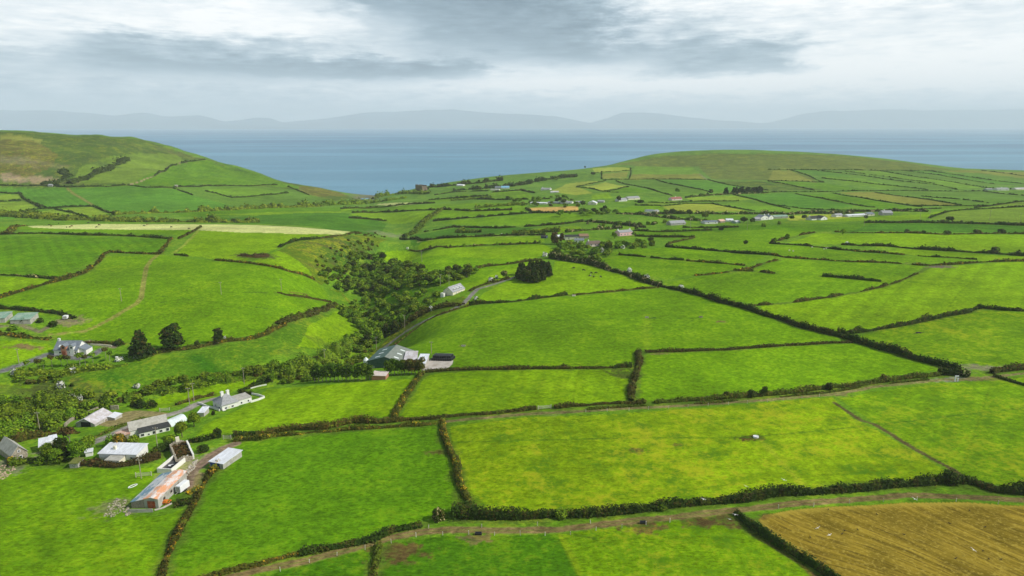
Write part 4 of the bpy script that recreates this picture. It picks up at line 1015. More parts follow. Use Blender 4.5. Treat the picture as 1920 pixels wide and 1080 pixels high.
# scrub belts
for lab, hh, ww, s, mx_ in [
  ("continuous thicket along the stream above the small bright field", 3.0, 7, "232,750 270,740 325,728 400,715 475,703 540,698 590,700", 'scrub'),
  ("upper edge of the stream thicket, rising towards the ravine", 3.2, 6, "480,694 540,688 590,680 635,660 668,640", 'scrub'),
  ("deep scrub belt at the lower left edge below the brown rushes", 3.6, 9, "-60,812 0,800 60,788 110,778 160,766 205,756", 'scrub'),
  ("dark lower edge of the scrub belt at the left edge", 3.4, 8, "-60,785 0,775 50,768 110,760 150,755", 'green'),
  ("brambly bank behind the left farm sheds", 2.0, 4, "0,835 40,826 80,818 120,812 150,812", 'brush'),
  ("green scrub at the foot of the garden trees, above the rushes", 1.8, 4, "30,705 70,702 110,700 150,698 190,692 240,684", 'scrub'),
  ("long belt of bushy scrub along the stream behind the left plateau", 4.5, 22, "-60,404 0,404 60,407 125,412 200,414 275,416 375,417 480,416", 'scrub'),
  ("upper strip of bushes below the large far left field", 4.0, 9, "212,403 250,401 300,399 350,398 425,394 480,391 540,389 600,387", 'scrub'),
  ("belt of bushes behind the beach at the head of the bay", 4.5, 16, "560,385 600,385 640,384 690,381 730,376 760,371", 'scrub'),
  ("tangled coastal thicket between the bay and the castle ruin", 5.0, 14, "700,373 720,368 745,364 770,362 800,364", 'scrub'),
  ("dark scrub line along the cliff top right of the castle ruin", 4.5, 10, "800,352 830,350 860,347 900,343 940,338", 'dark'),
  ("dark scrub belt crossing the slope below the cliff-top houses", 4.5, 12, "850,358 900,354 950,350 990,344 1030,336 1080,331", 'dark'),
  ("dark scrub on the hillside above the far left fields", 4.0, 14, "130,345 160,335 200,318 240,300", 'hill'),
  ("scrub at the foot of the rocky left hill", 3.5, 12, "80,344 110,342 130,330 115,320", 'hill'),
]:
    hedge(lab, mx_, hh, ww, s, lump=.9, name="scrub_belt", cat="scrub", dens=.8)

# ---------------------------------------------------------------- trees
def tube(V, Fq, C, p0, p1, r0, r1, n=6, col=(0, 0, 0, 1)):
    p0 = np.array(p0, float); p1 = np.array(p1, float)
    d = p1 - p0; d /= np.linalg.norm(d) + 1e-9
    a = np.cross(d, (0.3, 0.9, 0.1)); a /= np.linalg.norm(a); b_ = np.cross(d, a)
    o = len(V)
    for p, r in ((p0, r0), (p1, r1)):
        for i in range(n):
            th = 2 * math.pi * i / n
            V.append(p + r * (a * math.cos(th) + b_ * math.sin(th)))
    for i in range(n):
        Fq.append((o + i, o + (i + 1) % n, o + n + (i + 1) % n, o + n + i))
def ell_pts(n, c, r, bottom=-0.5, shell=.12):
    v = rng.normal(size=(int(n * 1.7) + 8, 3)); v /= np.linalg.norm(v, axis=1, keepdims=True)
    v = v[v[:, 2] > bottom][:n]
    return np.array(c) + v * np.array(r) * (1 + shell * rng.normal(size=(len(v), 1))), v
def make_tree(kind, mix, q, seed):
    """trunk mesh and crown mesh for a tree 8 m high standing at the origin"""
    rs_ = np.random.default_rng(seed)
    TV, TF = [], []
    cen, nrm = [], []
    if kind == 'round':
        tube(TV, TF, None, (0, 0, -.5), (.15, .1, 2.6), .26, .18)
        lobes = []
        for i in range(7):
            th = rs_.random() * 6.28; rr = 1.9 * math.sqrt(rs_.random()); z = 3.0 + 3.2 * rs_.random()
            lobes.append(((rr * math.cos(th), rr * math.sin(th), z), (1.3 + rs_.random() * .9,) * 2 + (1.1 + rs_.random() * .7,)))
            tube(TV, TF, None, (.15, .1, 2.4), (rr * .7 * math.cos(th), rr * .7 * math.sin(th), z), .13, .04, 5)
        lobes.append(((0, 0, 4.6), (2.3, 2.3, 2.6)))
    elif kind == 'tall':
        tube(TV, TF, None, (0, 0, -.5), (.1, 0, 3.5), .16, .12); tube(TV, TF, None, (.1, 0, 3.5), (0, .1, 7), .12, .04)
        lobes = []
        for i in range(8):
            th = rs_.random() * 6.28; z = 2.6 + 4.4 * i / 7; rr = (1.0 + .3 * rs_.random()) * (1 - .07 * i)
            lobes.append(((rr * math.cos(th) * .8, rr * math.sin(th) * .8, z), (1.15, 1.15, 1.0)))
            tube(TV, TF, None, (.1, 0, z - .8), (rr * math.cos(th), rr * math.sin(th), z), .06, .02, 4)
    elif kind == 'wind':     # flat-topped wind-bent tree on a bare stem
        tube(TV, TF, None, (0, 0, -.5), (.3, .1, 4.4), .2, .14)
        lobes = []
        for i in range(6):
            x = -1.6 + 3.6 * rs_.random(); y = -1.6 + 3.2 * rs_.random()
            lobes.append(((x + .4, y, 5.6 + 1.6 * rs_.random()), (1.4, 1.4, .9)))
            tube(TV, TF, None, (.3, .1, 4.2), (x, y, 5.6), .1, .03, 4)
    elif kind == 'spruce':
        tube(TV, TF, None, (0, 0, -.5), (0, 0, 7.6), .2, .03)
        lobes = []
        for i in range(11):
            z = 1.0 + i * .62; r_ = 2.35 * (1 - (i / 12.5)) ** .85
            for k_ in range(5):
                th = 6.28 * (k_ + .5 * (i % 2)) / 5 + rs_.random() * .6; rr = r_ * (.45 + .25 * rs_.random())
                lobes.append(((rr * math.cos(th), rr * math.sin(th), z), (r_ * .52, r_ * .52, .42)))
    elif kind == 'broadpine':
        tube(TV, TF, None, (0, 0, -.5), (.1, .1, 6.5), .3, .08)
        lobes = [((0, 0, 4.0), (1.9, 1.9, 2.9))]
        for i in range(34):
            z = 1.6 + 5.8 * rs_.random(); th = 6.28 * rs_.random(); r_ = 3.1 * math.sqrt(max(.08, 1 - ((z - 3.4) / 4.6) ** 2)) * (.5 + .5 * rs_.random())
            lobes.append(((r_ * math.cos(th) * .8, r_ * math.sin(th) * .8, z), (1.15, 1.15, .5)))
            tube(TV, TF, None, (.05, .05, z - .5), (r_ * .7 * math.cos(th), r_ * .7 * math.sin(th), z), .06, .02, 4)
    else:                     # bush from the ground up
        lobes = [((0, 0, 2.4), (3.2, 3.2, 4.6))]
        for i in range(6):
            th = rs_.random() * 6.28; rr = 2.6 * math.sqrt(rs_.random())
            lobes.append(((rr * math.cos(th), rr * math.sin(th), 1.5 + 3.4 * rs_.random()), (1.8, 1.8, 2.0)))
    tot = sum(r[0] * r[2] for _, r in lobes)
    area_n = {'round': 1.35, 'tall': 1.2, 'wind': 1.3, 'spruce': 1.0, 'broadpine': 1.25}.get(kind, 1.25)
    lob_id = []
    for li, (c, r) in enumerate(lobes):
        n = int(area_n * 4 * math.pi * ((r[0] * r[2] * 2 + r[0] * r[0]) / 3) / (q * q))
        p, v = ell_pts(max(6, n), c, r, -.45 if kind != 'bush' else -.6)
        cen.append(p); nrm.append(v + np.array((0, 0, .25))); lob_id.append(np.full(len(p), rs_.random()))
    cen = np.concatenate(cen); nrm = np.concatenate(nrm); lob = np.concatenate(lob_id)
    if kind == 'bush':
        cen[:, 2] = np.maximum(cen[:, 2], .1)
    n = len(cen)
    cl = lob * .7 + rng.random(n) * .6
    P, C_ = leaf_quads(cen, nrm, np.full(n, q), pickcols(mix, n, np.argsort(np.argsort(cl)) / n), .9, .8)
    # inner mass so the crown is not hollow
    cv, cq = [], []
    cr_ = np_mesh("crown", P, quads_of(n), ml, C_)
    tr = None
    if TV and kind != 'bush':
        tr = np_mesh("trunk", np.array(TV), np.array(TF), mpale if kind in ('tall', 'wind') else mbark)
    return tr, cr_
_tp = {}
def template(kind, mix, dist, scale):
    want = 1.0 * dist / 683.0 / scale
    q = 0.42
    for c in (0.42, 0.6, 0.85, 1.25, 1.8):
        if want >= c * .85: q = c
    v = random.randrange(3)
    key = (kind, mix, q, v)
    if key not in _tp:
        _tp[key] = make_tree(kind, mix, q, 100 + v * 17 + len(_tp))
    return _tp[key]
def plant(kind, mix, p, h, label, cat, group=None, name="tree", wid=1.0):
    d = math.hypot(p[0], p[1]); s = h / 8.0
    tr, cr_ = template(kind, mix, d, s)
    rz = random.random() * 6.28
    sx, sy, sz = s * wid * (0.85 + .3 * random.random()), s * wid * (0.85 + .3 * random.random()), s
    if tr is None:
        o = link(name, cr_)
    else:
        o = link(name, None)
        link("trunk", tr, o); link("crown", cr_, o)
    o.location = (p[0], p[1], float(hsamp(p[0], p[1]))); o.rotation_euler = (0, 0, rz); o.scale = (sx, sy, sz)
    return tag(o, label, cat, group)
def scatter(poly, spacing, fn, jitter=.8, limit=400, dens=1.0):
    P = W(poly); out = 0
    nx0, ny0 = P[:, 0].min(), P[:, 1].min()
    y = ny0
    while y < P[:, 1].max():
        x = nx0
        while x < P[:, 0].max():
            a = x + (random.random() - .5) * spacing * jitter * 2; b_ = y + (random.random() - .5) * spacing * jitter * 2
            if random.random() < dens and in_poly(np.array([a]), np.array([b_]), P)[0] and out < limit:
                fn((a, b_)); out += 1
            x += spacing
        y += spacing
    return out
def rr_(a, b_): return a + (b_ - a) * random.random()
def mixfn(opts, label, cat, group, name="tree"):
    """opts: (weight, kind, mix, hmin, hmax, width)"""
    def f(p):
        o = random.choices(opts, [q_[0] for q_ in opts])[0]
        plant(o[1], o[2], p, rr_(o[3], o[4]), label, cat, group, name, o[5])
    return f
GREEN_TREES = [(1.2, 'bush', 'brush', 2, 3.6, 1.5), (1.5, 'round', 'dark', 5, 8, 1.0), (5, 'round', 'green', 4.4, 6.6, 1.45), (3, 'round', 'scrub', 3.8, 5.8, 1.5), (2, 'bush', 'lime', 3, 4.6, 1.5)]
SHRUBS = [(4, 'bush', 'scrub', 2.4, 4.4, 1.5), (2, 'bush', 'green', 2.5, 4.8, 1.4), (1.5, 'bush', 'lime', 1.8, 3.2, 1.7), (2.2, 'bush', 'brush', 1.0, 2.2, 1.9), (2, 'bush', 'bank', .8, 1.6, 2.2)]
c_ = {}
c_['wood'] = scatter("598,512 622,500 650,484 672,472 700,474 740,490 790,508 802,520 795,537 760,546 700,552 650,550 612,536", 6.4, mixfn(GREEN_TREES, "rounded leafy tree packed into the wood filling the ravine", "tree", "trees of the ravine wood"))
c_['strip'] = scatter("785,518 830,514 890,503 892,516 870,526 820,536 785,540", 5.2, mixfn(GREEN_TREES, "leafy tree in the dark strip of wood under the long sunlit field", "tree", "trees of the strip wood"))
c_['lower'] = scatter("665,562 700,556 722,548 745,556 790,552 828,556 822,572 780,594 745,610 715,626 690,640 668,612 652,585", 5.2, mixfn([(5, 'bush', 'scrub', 2.4, 4.2, 1.5), (3, 'bush', 'green', 2.6, 4.6, 1.4), (2, 'bush', 'lime', 2, 3.4, 1.5), (1.5, 'round', 'green', 4.5, 6.5, 1.1)], "green bush in the scrub on the slope below the white dormer house", "shrub", "scrub below the dormer house", "shrub"), dens=.85)
c_['dk'] = scatter("685,632 715,612 748,598 756,606 735,630 700,655 685,650", 4.6, mixfn([(3, 'round', 'green', 6, 8, 1), (2, 'broadpine', 'dark', 6, 8.5, .9)], "tall dark tree in the grove beside the bend of the lane", "tree", "dark grove by the lane"), limit=60)
c_['sc1'] = scatter("495,700 560,684 620,660 680,630 700,660 682,690 600,712 540,716 500,712", 5.0, mixfn(SHRUBS, "rounded green shrub in the thicket left of the green shed", "shrub", "shrubs left of the green shed", "shrub"), limit=230)
c_['sc2'] = scatter("235,735 325,712 400,700 475,690 505,695 505,708 430,714 330,735 300,745 255,756", 4.6, mixfn(SHRUBS, "green shrub in the hedge thicket following the stream", "shrub", "shrubs along the stream", "shrub"), limit=240)
c_['sc3'] = scatter("-40,762 20,752 80,758 150,752 200,740 250,735 250,760 190,775 160,790 120,802 60,815 0,835 -40,835", 5.0, mixfn(SHRUBS + [(2, 'round', 'green', 4, 6, 1.1)], "green bush or small tree in the scrub at the lower left edge", "shrub", "scrub at the lower left", "shrub"), limit=220)
c_['sc4'] = scatter("620,560 650,568 668,590 655,600 630,585", 6, mixfn(SHRUBS, "low shrub beside the stream bend", "shrub", "shrubs by the stream bend", "shrub"), dens=.35)
c_['sc5'] = scatter("610,470 650,452 700,450 722,462 690,475 640,485 605,510 588,495", 5.5, mixfn([(1, 'bush', 'brush', 1.2, 2.4, 1.5), (1, 'bush', 'scrub', 1.5, 3, 1.3)], "low gorse or heather clump on the upper ravine slope", "shrub", "clumps on the ravine slope", "heather_clump"), dens=.7)
c_['sc6'] = scatter("632,585 655,590 690,615 680,640 655,655 640,640 668,612 650,598", 5.0, mixfn(SHRUBS, "rounded shrub following the stream below the left plateau", "shrub", "shrubs on the stream's middle reach", "shrub"), dens=.7)
c_['sc7'] = scatter("0,712 60,706 110,703 140,712 100,722 60,720 0,716", 4.5, mixfn(SHRUBS, "rough bush below the road at the left edge", "shrub", "bushes below the left road", "shrub"), dens=.7)
c_['sc8'] = scatter("60,742 100,735 150,735 210,745 250,752 160,762 60,768 0,772 0,765", 4.5, mixfn(SHRUBS, "bush in the thicket above the gravel yard barn", "shrub", "thicket above the gravel yard", "shrub"), dens=.7)
c_['farmwood'] = scatter("1030,478 1045,462 1070,458 1105,466 1145,470 1150,482 1120,492 1060,484", 8.5, mixfn(GREEN_TREES + [(2, 'bush', 'haw', 3, 5, 1.2)], "leafy tree in the grove in front of the pale farmhouse", "tree", "grove by the pale farmhouse"), limit=70)
c_['farmwood2'] = scatter("1125,462 1150,457 1180,455 1230,456 1238,464 1190,468 1160,472 1130,468", 8.5, mixfn(GREEN_TREES + [(1, 'bush', 'haw', 3, 5, 1.2)], "leafy tree in the garden belt below the pink house", "tree", "garden belt below the pink house"), limit=60)
c_['vil'] = scatter("1085,398 1150,395 1155,402 1085,405", 8, mixfn(GREEN_TREES, "dark green tree beside the orange-brown bare field", "tree", "trees by the bare field"), limit=40)
c_['vil2'] = scatter("930,375 1060,371 1100,388 1060,389 990,388", 15, mixfn(GREEN_TREES, "dark tree or bush among the long low farm buildings", "tree", "trees among the low farm buildings"), limit=40, dens=.7)
c_['vil3'] = scatter("1100,420 1170,420 1250,418 1230,432 1150,430 1100,428", 11, mixfn([(2, 'bush', 'haw', 2.5, 4.5, 1.2), (2, 'bush', 'scrub', 3, 5, 1.2)], "hawthorn or scrub bush in the rough fields beyond the pink house", "shrub", "bushes beyond the pink house", "shrub"), limit=60, dens=.55)
c_['conhill'] = scatter("1355,362 1432,358 1432,361 1356,365", 8, mixfn([(1, 'spruce', 'spruce', 7, 10, 1.0)], "small dark conifer in the shelter row on the far slope", "tree", "conifer row on the far slope", "conifer"), limit=45)
c_['coast'] = scatter("1035,338 1068,328 1072,332 1040,341", 12, mixfn(GREEN_TREES, "dark tree in the clump on the coast below the yellow fields", "tree", "trees in the coast clump"), limit=40)
c_['clump'] = scatter("968,528 975,514 1000,507 1025,508 1034,516 1030,526 1000,531", 4.9, mixfn([(1, 'spruce', 'spruce', 7.4, 9.6, .95), (.5, 'broadpine', 'spruce', 7.6, 8.8, .9)], "dark conifer in the dense square plantation on the cattle field", "tree", "dark conifer plantation", "conifer"), limit=120, jitter=.5)
c_['bed'] = scatter("640,440 700,436 730,442 700,450 650,455", 9, mixfn([(1, 'bush', 'brush', 1.2, 2.4, 1.4)], "low brown clump on the brow above the stream mouth", "shrub", "clumps on the brow", "shrub"), dens=.4)
print("scatter", c_)
# single trees, placed one by one: kind, mix, x, y, height, width, label, category, group
SING = [
 ('spruce', 'spruce', 265, 670, 14.5, 1.15, "tall dark conifer, left one of the pair on the hedge below the left plateau", "tree", None),
 ('broadpine', 'spruce', 324, 656, 13.5, 1.0, "broad dark conifer, right one of the pair on the hedge below the left plateau", "tree", None),
 ('broadpine', 'spruce', 409, 644, 8.5, .75, "small dark conifer on the hedge, right of the pair", "tree", None),
 ('bush', 'dark', 370, 650, 3.5, .8, "dark bush on the hedge between the broad conifer and the small one", "shrub", None),
 ('bush', 'dark', 224, 647, 3.4, 1.6, "dark spreading bush right of the blue roofed house's drive", "shrub", None),
 ('bush', 'white', 138, 700, 3.6, .9, "white flowering hawthorn in the pasture below the blue roofed house", "shrub", None),
 ('bush', 'white', 115, 727, 3.6, 1.0, "white flowering hawthorn, left one by the brown rushes", "shrub", None),
 ('bush', 'white', 137, 750, 3.6, 1.0, "large round white hawthorn in the left valley", "shrub", None),
 ('bush', 'white', 150, 751, 2.8, .9, "smaller white hawthorn touching the large round one", "shrub", None),
 ('bush', 'white', 29, 702, 3.0, 1.2, "pale blossoming bush beside the road at the left edge", "shrub", None),
 ('bush', 'white', 223, 677, 2.6, 1.3, "blossoming garden bush right of the thin garden trees", "shrub", None),
 ('bush', 'white', 253, 670, 2.8, .8, "blossoming bush at the foot of the tall left conifer", "shrub", None),
 ('bush', 'white', 257, 727, 2.4, 1.1, "flowering bush at the start of the stream thicket", "shrub", None),
 ('bush', 'white', 422, 637, 2.2, .9, "small white bush beside the small dark conifer", "shrub", None),
 ('bush', 'haw', 822, 974, 3.6, 1.0, "round white-flecked hawthorn standing alone above the track bend", "shrub", None),
 ('bush', 'white', 892, 562, 2.8, 1.0, "white bush below the lane by the dormer house", "shrub", None),
 ('bush', 'white', 808, 582, 3.2, 1.0, "white blossoming bush on the bank left of the lane", "shrub", None),
 ('bush', 'white', 920, 527, 3.2, 1.1, "white blossoming tree beside the lane above the dormer house", "shrub", None),
 ('bush', 'white', 931, 522, 2.6, .9, "small white bush next to the blossoming tree by the lane", "shrub", None),
 ('bush', 'white', 684, 543, 3.5, .9, "white hawthorn at the foot of the ravine wood", "shrub", None),
 ('round', 'haw', 944, 522, 6, 1.0, "dark tree with white blossom at the top of the lane", "tree", None),
 ('bush', 'white', 1180, 511, 3.8, .9, "white hawthorn in the diagonal hedge, upper one", "shrub", None),
 ('bush', 'white', 1213, 523, 3.4, 1.3, "white hawthorn in the diagonal hedge, lower one", "shrub", None),
 ('bush', 'white', 1277, 540, 2.2, 1.8, "flat white-topped hawthorn right of the hedge crossing", "shrub", None),
 ('bush', 'white', 1021, 481, 4.0, 1.1, "pale blossoming tree at the top of the diagonal hedge", "shrub", None),
 ('bush', 'white', 1128, 473, 4, .9, "white hawthorn in the grove right of the pale farmhouse", "shrub", None),
 ('bush', 'white', 1168, 466, 3, 1.2, "white blossoming bush below the garden belt", "shrub", None),
 ('bush', 'white', 764, 467, 2.6, 1.0, "whitish bush at the left end of the dotted hedge", "shrub", None),
 ('bush', 'white', 1588, 457, 2.2, 1.8, "whitish flat bush in the right-hand fields", "shrub", None),
 ('bush', 'haw', 1809, 706, 3.2, 1.0, "dark bush with white flowers beside the white water tank", "shrub", None),
 ('broadpine', 'brown', 1040, 458, 11, 1.0, "big brown-green cypress beside the farm sheds", "tree", None),
 ('broadpine', 'brown', 1053, 455, 9, .6, "narrow brown cypress right of the big one by the farm sheds", "tree", None),
 ('round', 'green', 1152, 448, 6.5, .9, "dark tree just left of the pink house", "tree", None),
 ('round', 'green', 1188, 443, 5, .8, "small tree at the right wall of the pink house", "tree", None),
 ('bush', 'lime', 1207, 461, 5.5, 1.0, "light green willow clump, left one right of the garden belt", "tree", None),
 ('bush', 'lime', 1222, 461, 5.5, 1.0, "light green willow clump, right one right of the garden belt", "tree", None),
 ('round', 'green', 1580, 441, 6, .8, "lone small tree on a stem in the far right field", "tree", None),
 ('round', 'green', 1475, 452, 7, .8, "dark leaning tree in the diagonal bush row", "tree", None),
 ('round', 'green', 1453, 455, 4.6, .8, "small tree at the low end of the diagonal bush row", "tree", None),
 ('round', 'dark', 1352, 434, 5, 1.2, "dark round tree on the hedge below the village", "tree", None),
 ('round', 'dark', 1398, 460, 5, 1.0, "small pair of dark bushes on the middle right hedge", "shrub", None),
 ('round', 'dark', 1780, 417, 6.5, 1.3, "dark spreading tree on the thick hedge band at the right", "tree", None),
 ('bush', 'dark', 1802, 418, 3.0, 1.2, "small dark bush right of the spreading tree on the hedge band", "shrub", None),
 ('bush', 'dark', 1865, 472, 4.4, 1.5, "big dark bush on the hedge near the right edge", "shrub", None),
 ('round', 'dark', 1623, 412, 5, 1.0, "round dark tree on the far hedge behind the low wall", "tree", None),
 ('bush', 'dark', 1700, 436, 3.5, 1.4, "dark bush, first on the low wall line", "shrub", None),
 ('bush', 'dark', 1731, 438, 3.2, 1.5, "dark bush, second on the low wall line", "shrub", None),
 ('bush', 'dark', 1776, 438, 3.4, 1.8, "dark bush, third on the low wall line", "shrub", None),
 ('bush', 'dark', 1832, 437, 3.8, 1.7, "dark bush, fourth on the low wall line", "shrub", None),
 ('bush', 'dark', 1878, 437, 4.2, 1.7, "dark bush, fifth on the low wall line", "shrub", None),
 ('bush', 'dark', 1362, 745, 2.6, 1.0, "dark bush on the upper track hedge, middle", "shrub", None),
 ('round', 'dark', 1432, 743, 4.2, .7, "small dark tree above the upper track hedge", "tree", None),
 ('bush', 'dark', 1410, 744, 3.0, 1.2, "dark bush just left of the small tree on the upper track hedge", "shrub", None),
 ('bush', 'dark', 1554, 730, 3.0, 1.0, "dark bush on the olive hedge left of the gorse lumps", "shrub", None),
 ('bush', 'brush', 1656, 715, 3.2, 1.2, "brown-green bush on the olive hedge, right part", "shrub", None),
 ('bush', 'scrub', 1610, 619, 2.8, 1.2, "light bush on the rising hedge right of the junction", "shrub", None),
 ('bush', 'dark', 1837, 579, 3.0, .9, "dark bush on the corner of the big right field", "shrub", None),
 ('bush', 'dark', 990, 691, 1.8, .8, "tiny bush on the low hedge below the large middle field, left", "shrub", None),
 ('bush', 'dark', 1056, 690, 2.2, .9, "tiny bush on the low hedge below the large middle field, right", "shrub", None),
 ('bush', 'scrub', 1240, 955, 2.2, 1.5, "light green bramble mound in the tall track hedge", "shrub", None),
 ('bush', 'scrub', 1052, 969, 2.6, 1.5, "light green mound near the left end of the tall track hedge", "shrub", None),
 ('bush', 'dark', 1783, 906, 4.4, 1.1, "high dark clump on the bend of the hedge at the right", "shrub", None),
 ('bush', 'dark', 265, 764, 4.0, 1.2, "dark round bush, left one of the pair behind the gravel yard", "shrub", None),
 ('bush', 'dark', 284, 765, 4.0, 1.1, "dark round bush, right one of the pair behind the gravel yard", "shrub", None),
 ('bush', 'dark', 250, 762, 2.4, 1.1, "small bush left of the dark pair behind the gravel yard", "shrub", None),
 ('round', 'lime', 342, 820, 6.5, 1.0, "yellow-green tree beside the longhouse's right end", "tree", None),
 ('round', 'green', 364, 800, 6, .9, "dark green tree beside the pale tunnel roof", "tree", None),
 ('bush', 'dark', 400, 778, 1.8, .9, "small round bush alone below the white hipped house", "shrub", None),
 ('bush', 'green', 210, 836, 4.5, 1.0, "green bush by the lane behind the white bungalow", "shrub", None),
 ('round', 'gorse', 228, 842, 6.0, 1.0, "yellowish tree in front of the rusty roof", "tree", None),
 ('round', 'lime', 252, 840, 5.0, 1.0, "green tree between the bungalow and the longhouse", "tree", None),
 ('bush', 'green', 320, 832, 3.5, 1.2, "dark bush by the pole below the longhouse", "shrub", None),
 ('bush', 'dark', 382, 846, 2.6, 1.5, "dark bush right of the roofless ruin", "shrub", None),
 ('bush', 'dark', 407, 817, 3.0, 1.0, "dark bush by the lane gate", "shrub", None),
 ('bush', 'dark', 135, 724, 1.6, 1.2, "small bush near the white hawthorns", "shrub", None),
 ('round', 'green', 150, 862, 7.0, .9, "dense green tree right of the white sheds", "tree", None),
 ('round', 'green', 165, 850, 6.5, .9, "green tree at the left of the bungalow garden", "tree", None),
 ('wind', 'brown', 133, 848, 9.5, .8, "tall brownish sparse tree in the left farm garden", "tree", None),
 ('broadpine', 'dark', 118, 862, 8, .8, "dark tree in the middle of the left farm garden", "tree", None),
 ('round', 'green', 95, 866, 6.5, 1.0, "dense bushy tree below the white sheds", "tree", None),
 ('round', 'lime', 105, 868, 5.5, 1.0, "light green tree in front of the white sheds", "tree", None),
 ('bush', 'green', 80, 869, 3.6, 1.2, "dark green bush at the field edge below the white sheds", "shrub", None),
 ('bush', 'yellow', 20, 868, 2.4, 1.0, "yellowish bush by the rubble at the left edge", "shrub", None),
 ('bush', 'green', 1, 822, 4, 1.3, "green bush behind the grey barn at the left edge", "shrub", None),
 ('bush', 'lime', 545, 717, 3.8, .9, "bright green bush left of the tree row", "shrub", None),
 ('round', 'green', 511, 717, 5.0, .7, "small tree at the left end of the tree row", "tree", None),
 ('bush', 'green', 532, 719, 2.8, 1.3, "dark bush below the left end of the tree row", "shrub", None),
 ('round', 'green', 1270, 362, 8, 1.0, "dark tree behind the red far-off house", "tree", None),
 ('round', 'green', 1050, 406, 9, 1.3, "dark round tree on the near edge of the orange-brown field", "tree", None),
 ('round', 'green', 1067, 404, 6, .9, "small round tree in front of the orange-brown field", "tree", None),
 ('round', 'lime', 1322, 412, 9, 1.3, "big light green tree behind the village sheds", "tree", None),
 ('round', 'dark', 1293, 405, 8, 1.1, "dark round tree left of the big light green village tree", "tree", None),
 ('round', 'dark', 1260, 403, 8, 1.4, "dark spreading tree left in the village", "tree", None),
 ('round', 'dark', 1394, 418, 7, 1.3, "dark tree between the village sheds and the white farmhouse", "tree", None),
 ('round', 'dark', 1410, 419, 6, 1.1, "dark tree touching the white village farmhouse", "tree", None),
 ('round', 'dark', 1507, 412, 5.5, 1.2, "dark bush left of the white gabled cottage", "tree", None),
 ('round', 'dark', 1484, 413, 5.5, 1.2, "dark bush midway between the two white village houses", "tree", None),
 ('bush', 'scrub', 1432, 425, 4.5, 1.2, "hawthorn bush below the white farmhouse, left", "shrub", None),
 ('bush', 'scrub', 1460, 421, 4, 1.0, "green bush below the white farmhouse, right", "shrub", None),
 ('bush', 'dark', 795, 358, 5, 1.1, "dark bush touching the castle ruin on its right", "shrub", None),
 ('round', 'dark', 803, 357, 6, .9, "small dark tree right of the castle ruin", "tree", None),
 ('bush', 'dark', 776, 360, 5, 1.2, "dark bush at the castle ruin's left foot", "shrub", None),
 ('round', 'dark', 838, 350, 8, 1.0, "round tree on the skyline right of the castle ruin", "tree", None),
 ('round', 'dark', 912, 341, 9, 1.4, "big dark tree on the cliff-top skyline", "tree", None),
 ('round', 'dark', 898, 343, 7, .9, "smaller dark tree left of the big skyline tree", "tree", None),
 ('round', 'dark', 940, 339, 7, 1.2, "dark tree right of the big skyline tree", "tree", None),
 ('round', 'dark', 1097, 316, 6, 1.0, "tiny tree on the coast skyline by the yellow field", "tree", None),
 ('round', 'dark', 1112, 330, 9, 1.4, "dark tree between the coast clump and the yellow field", "tree", None),
 ('round', 'dark', 1333, 364, 8, 1.3, "dark tree left of the far conifer row", "tree", None),
 ('round', 'dark', 1200, 384, 7, 1.5, "dark tree behind the white cottages on the middle hill", "tree", None),
 ('round', 'dark', 1160, 378, 9, 1.0, "dark tree left of the white cottage on the slope", "tree", None),
 ('bush', 'dark', 44, 606, 3, 1.2, "bush in front of the green roofed shed", "shrub", None),
 ('bush', 'dark', 100, 612, 3.4, 1.2, "bush on the track end by the white caravan", "shrub", None),
 ('bush', 'green', 24, 618, 3.0, 1.6, "green bush below the green roofed shed", "shrub", None),
 ('bush', 'dark', 75, 604, 2.5, 1.6, "dark shrub right of the green roofed shed", "shrub", None),
 ('bush', 'dark', 104, 347, 5, 2.2, "dark bush clump around the far left cottage", "shrub", None),
 ('bush', 'dark', 80, 346, 4, 2.0, "dark bush clump left of the far left cottage", "shrub", None),
]
for kd, mx_, x, y, h_, wd_, lab, cat, grp in SING:
    p = ray(x, y)
    plant(kd, mx_, p, h_, lab, cat, grp, {'broadpine': 'conifer', 'bush': 'shrub'}.get(kd, 'tree'), wd_)
# row of trees in front of the green shed
for i in range(15):
    x = 590 + i * 7.4; p = ray(x, 716 - i * .25)
    plant('tall', 'row', p, rr_(6.6, 8.8), "tall dark green tree in the pale-stemmed row left of the brick hut", "tree", "tree row left of the brick hut", "tree", 1.15)
for i in range(11):
    x = 727 + i * 6.4; p = ray(x, 704 - i * .35)
    plant('tall', 'row' if i < 5 else 'brush', p, rr_(6.0, 7.6), "tree in the pale-stemmed row in front of the grey shed roofs", "tree", "tree row before the shed roofs", "tree", 1.1)
# thin trees in the garden below the blue roofed house
for i, (x, y) in enumerate([(50, 695), (72, 696), (83, 694), (98, 688), (116, 687), (128, 688), (150, 686), (160, 684), (175, 680), (199, 672), (206, 678)]):
    p = ray(x, y)
    plant('wind', 'brush' if i % 2 else 'green', p, rr_(5.0, 6.6), "thin flat-topped tree on a bare stem below the blue roofed house", "tree", "thin garden trees", "tree", .8)
# bushes on the dotted hedge above the ravine
for x in (807, 845, 858, 870, 889, 932, 957, 975, 988, 1003, 1012):
    p = ray(x, 466 - (x - 800) * .045)
    plant('bush', 'haw' if x % 2 else 'green', p, rr_(2.2, 3.6), "round bush dotted along the hedge above the ravine", "shrub", "dotted hedge bushes", "shrub", .9)

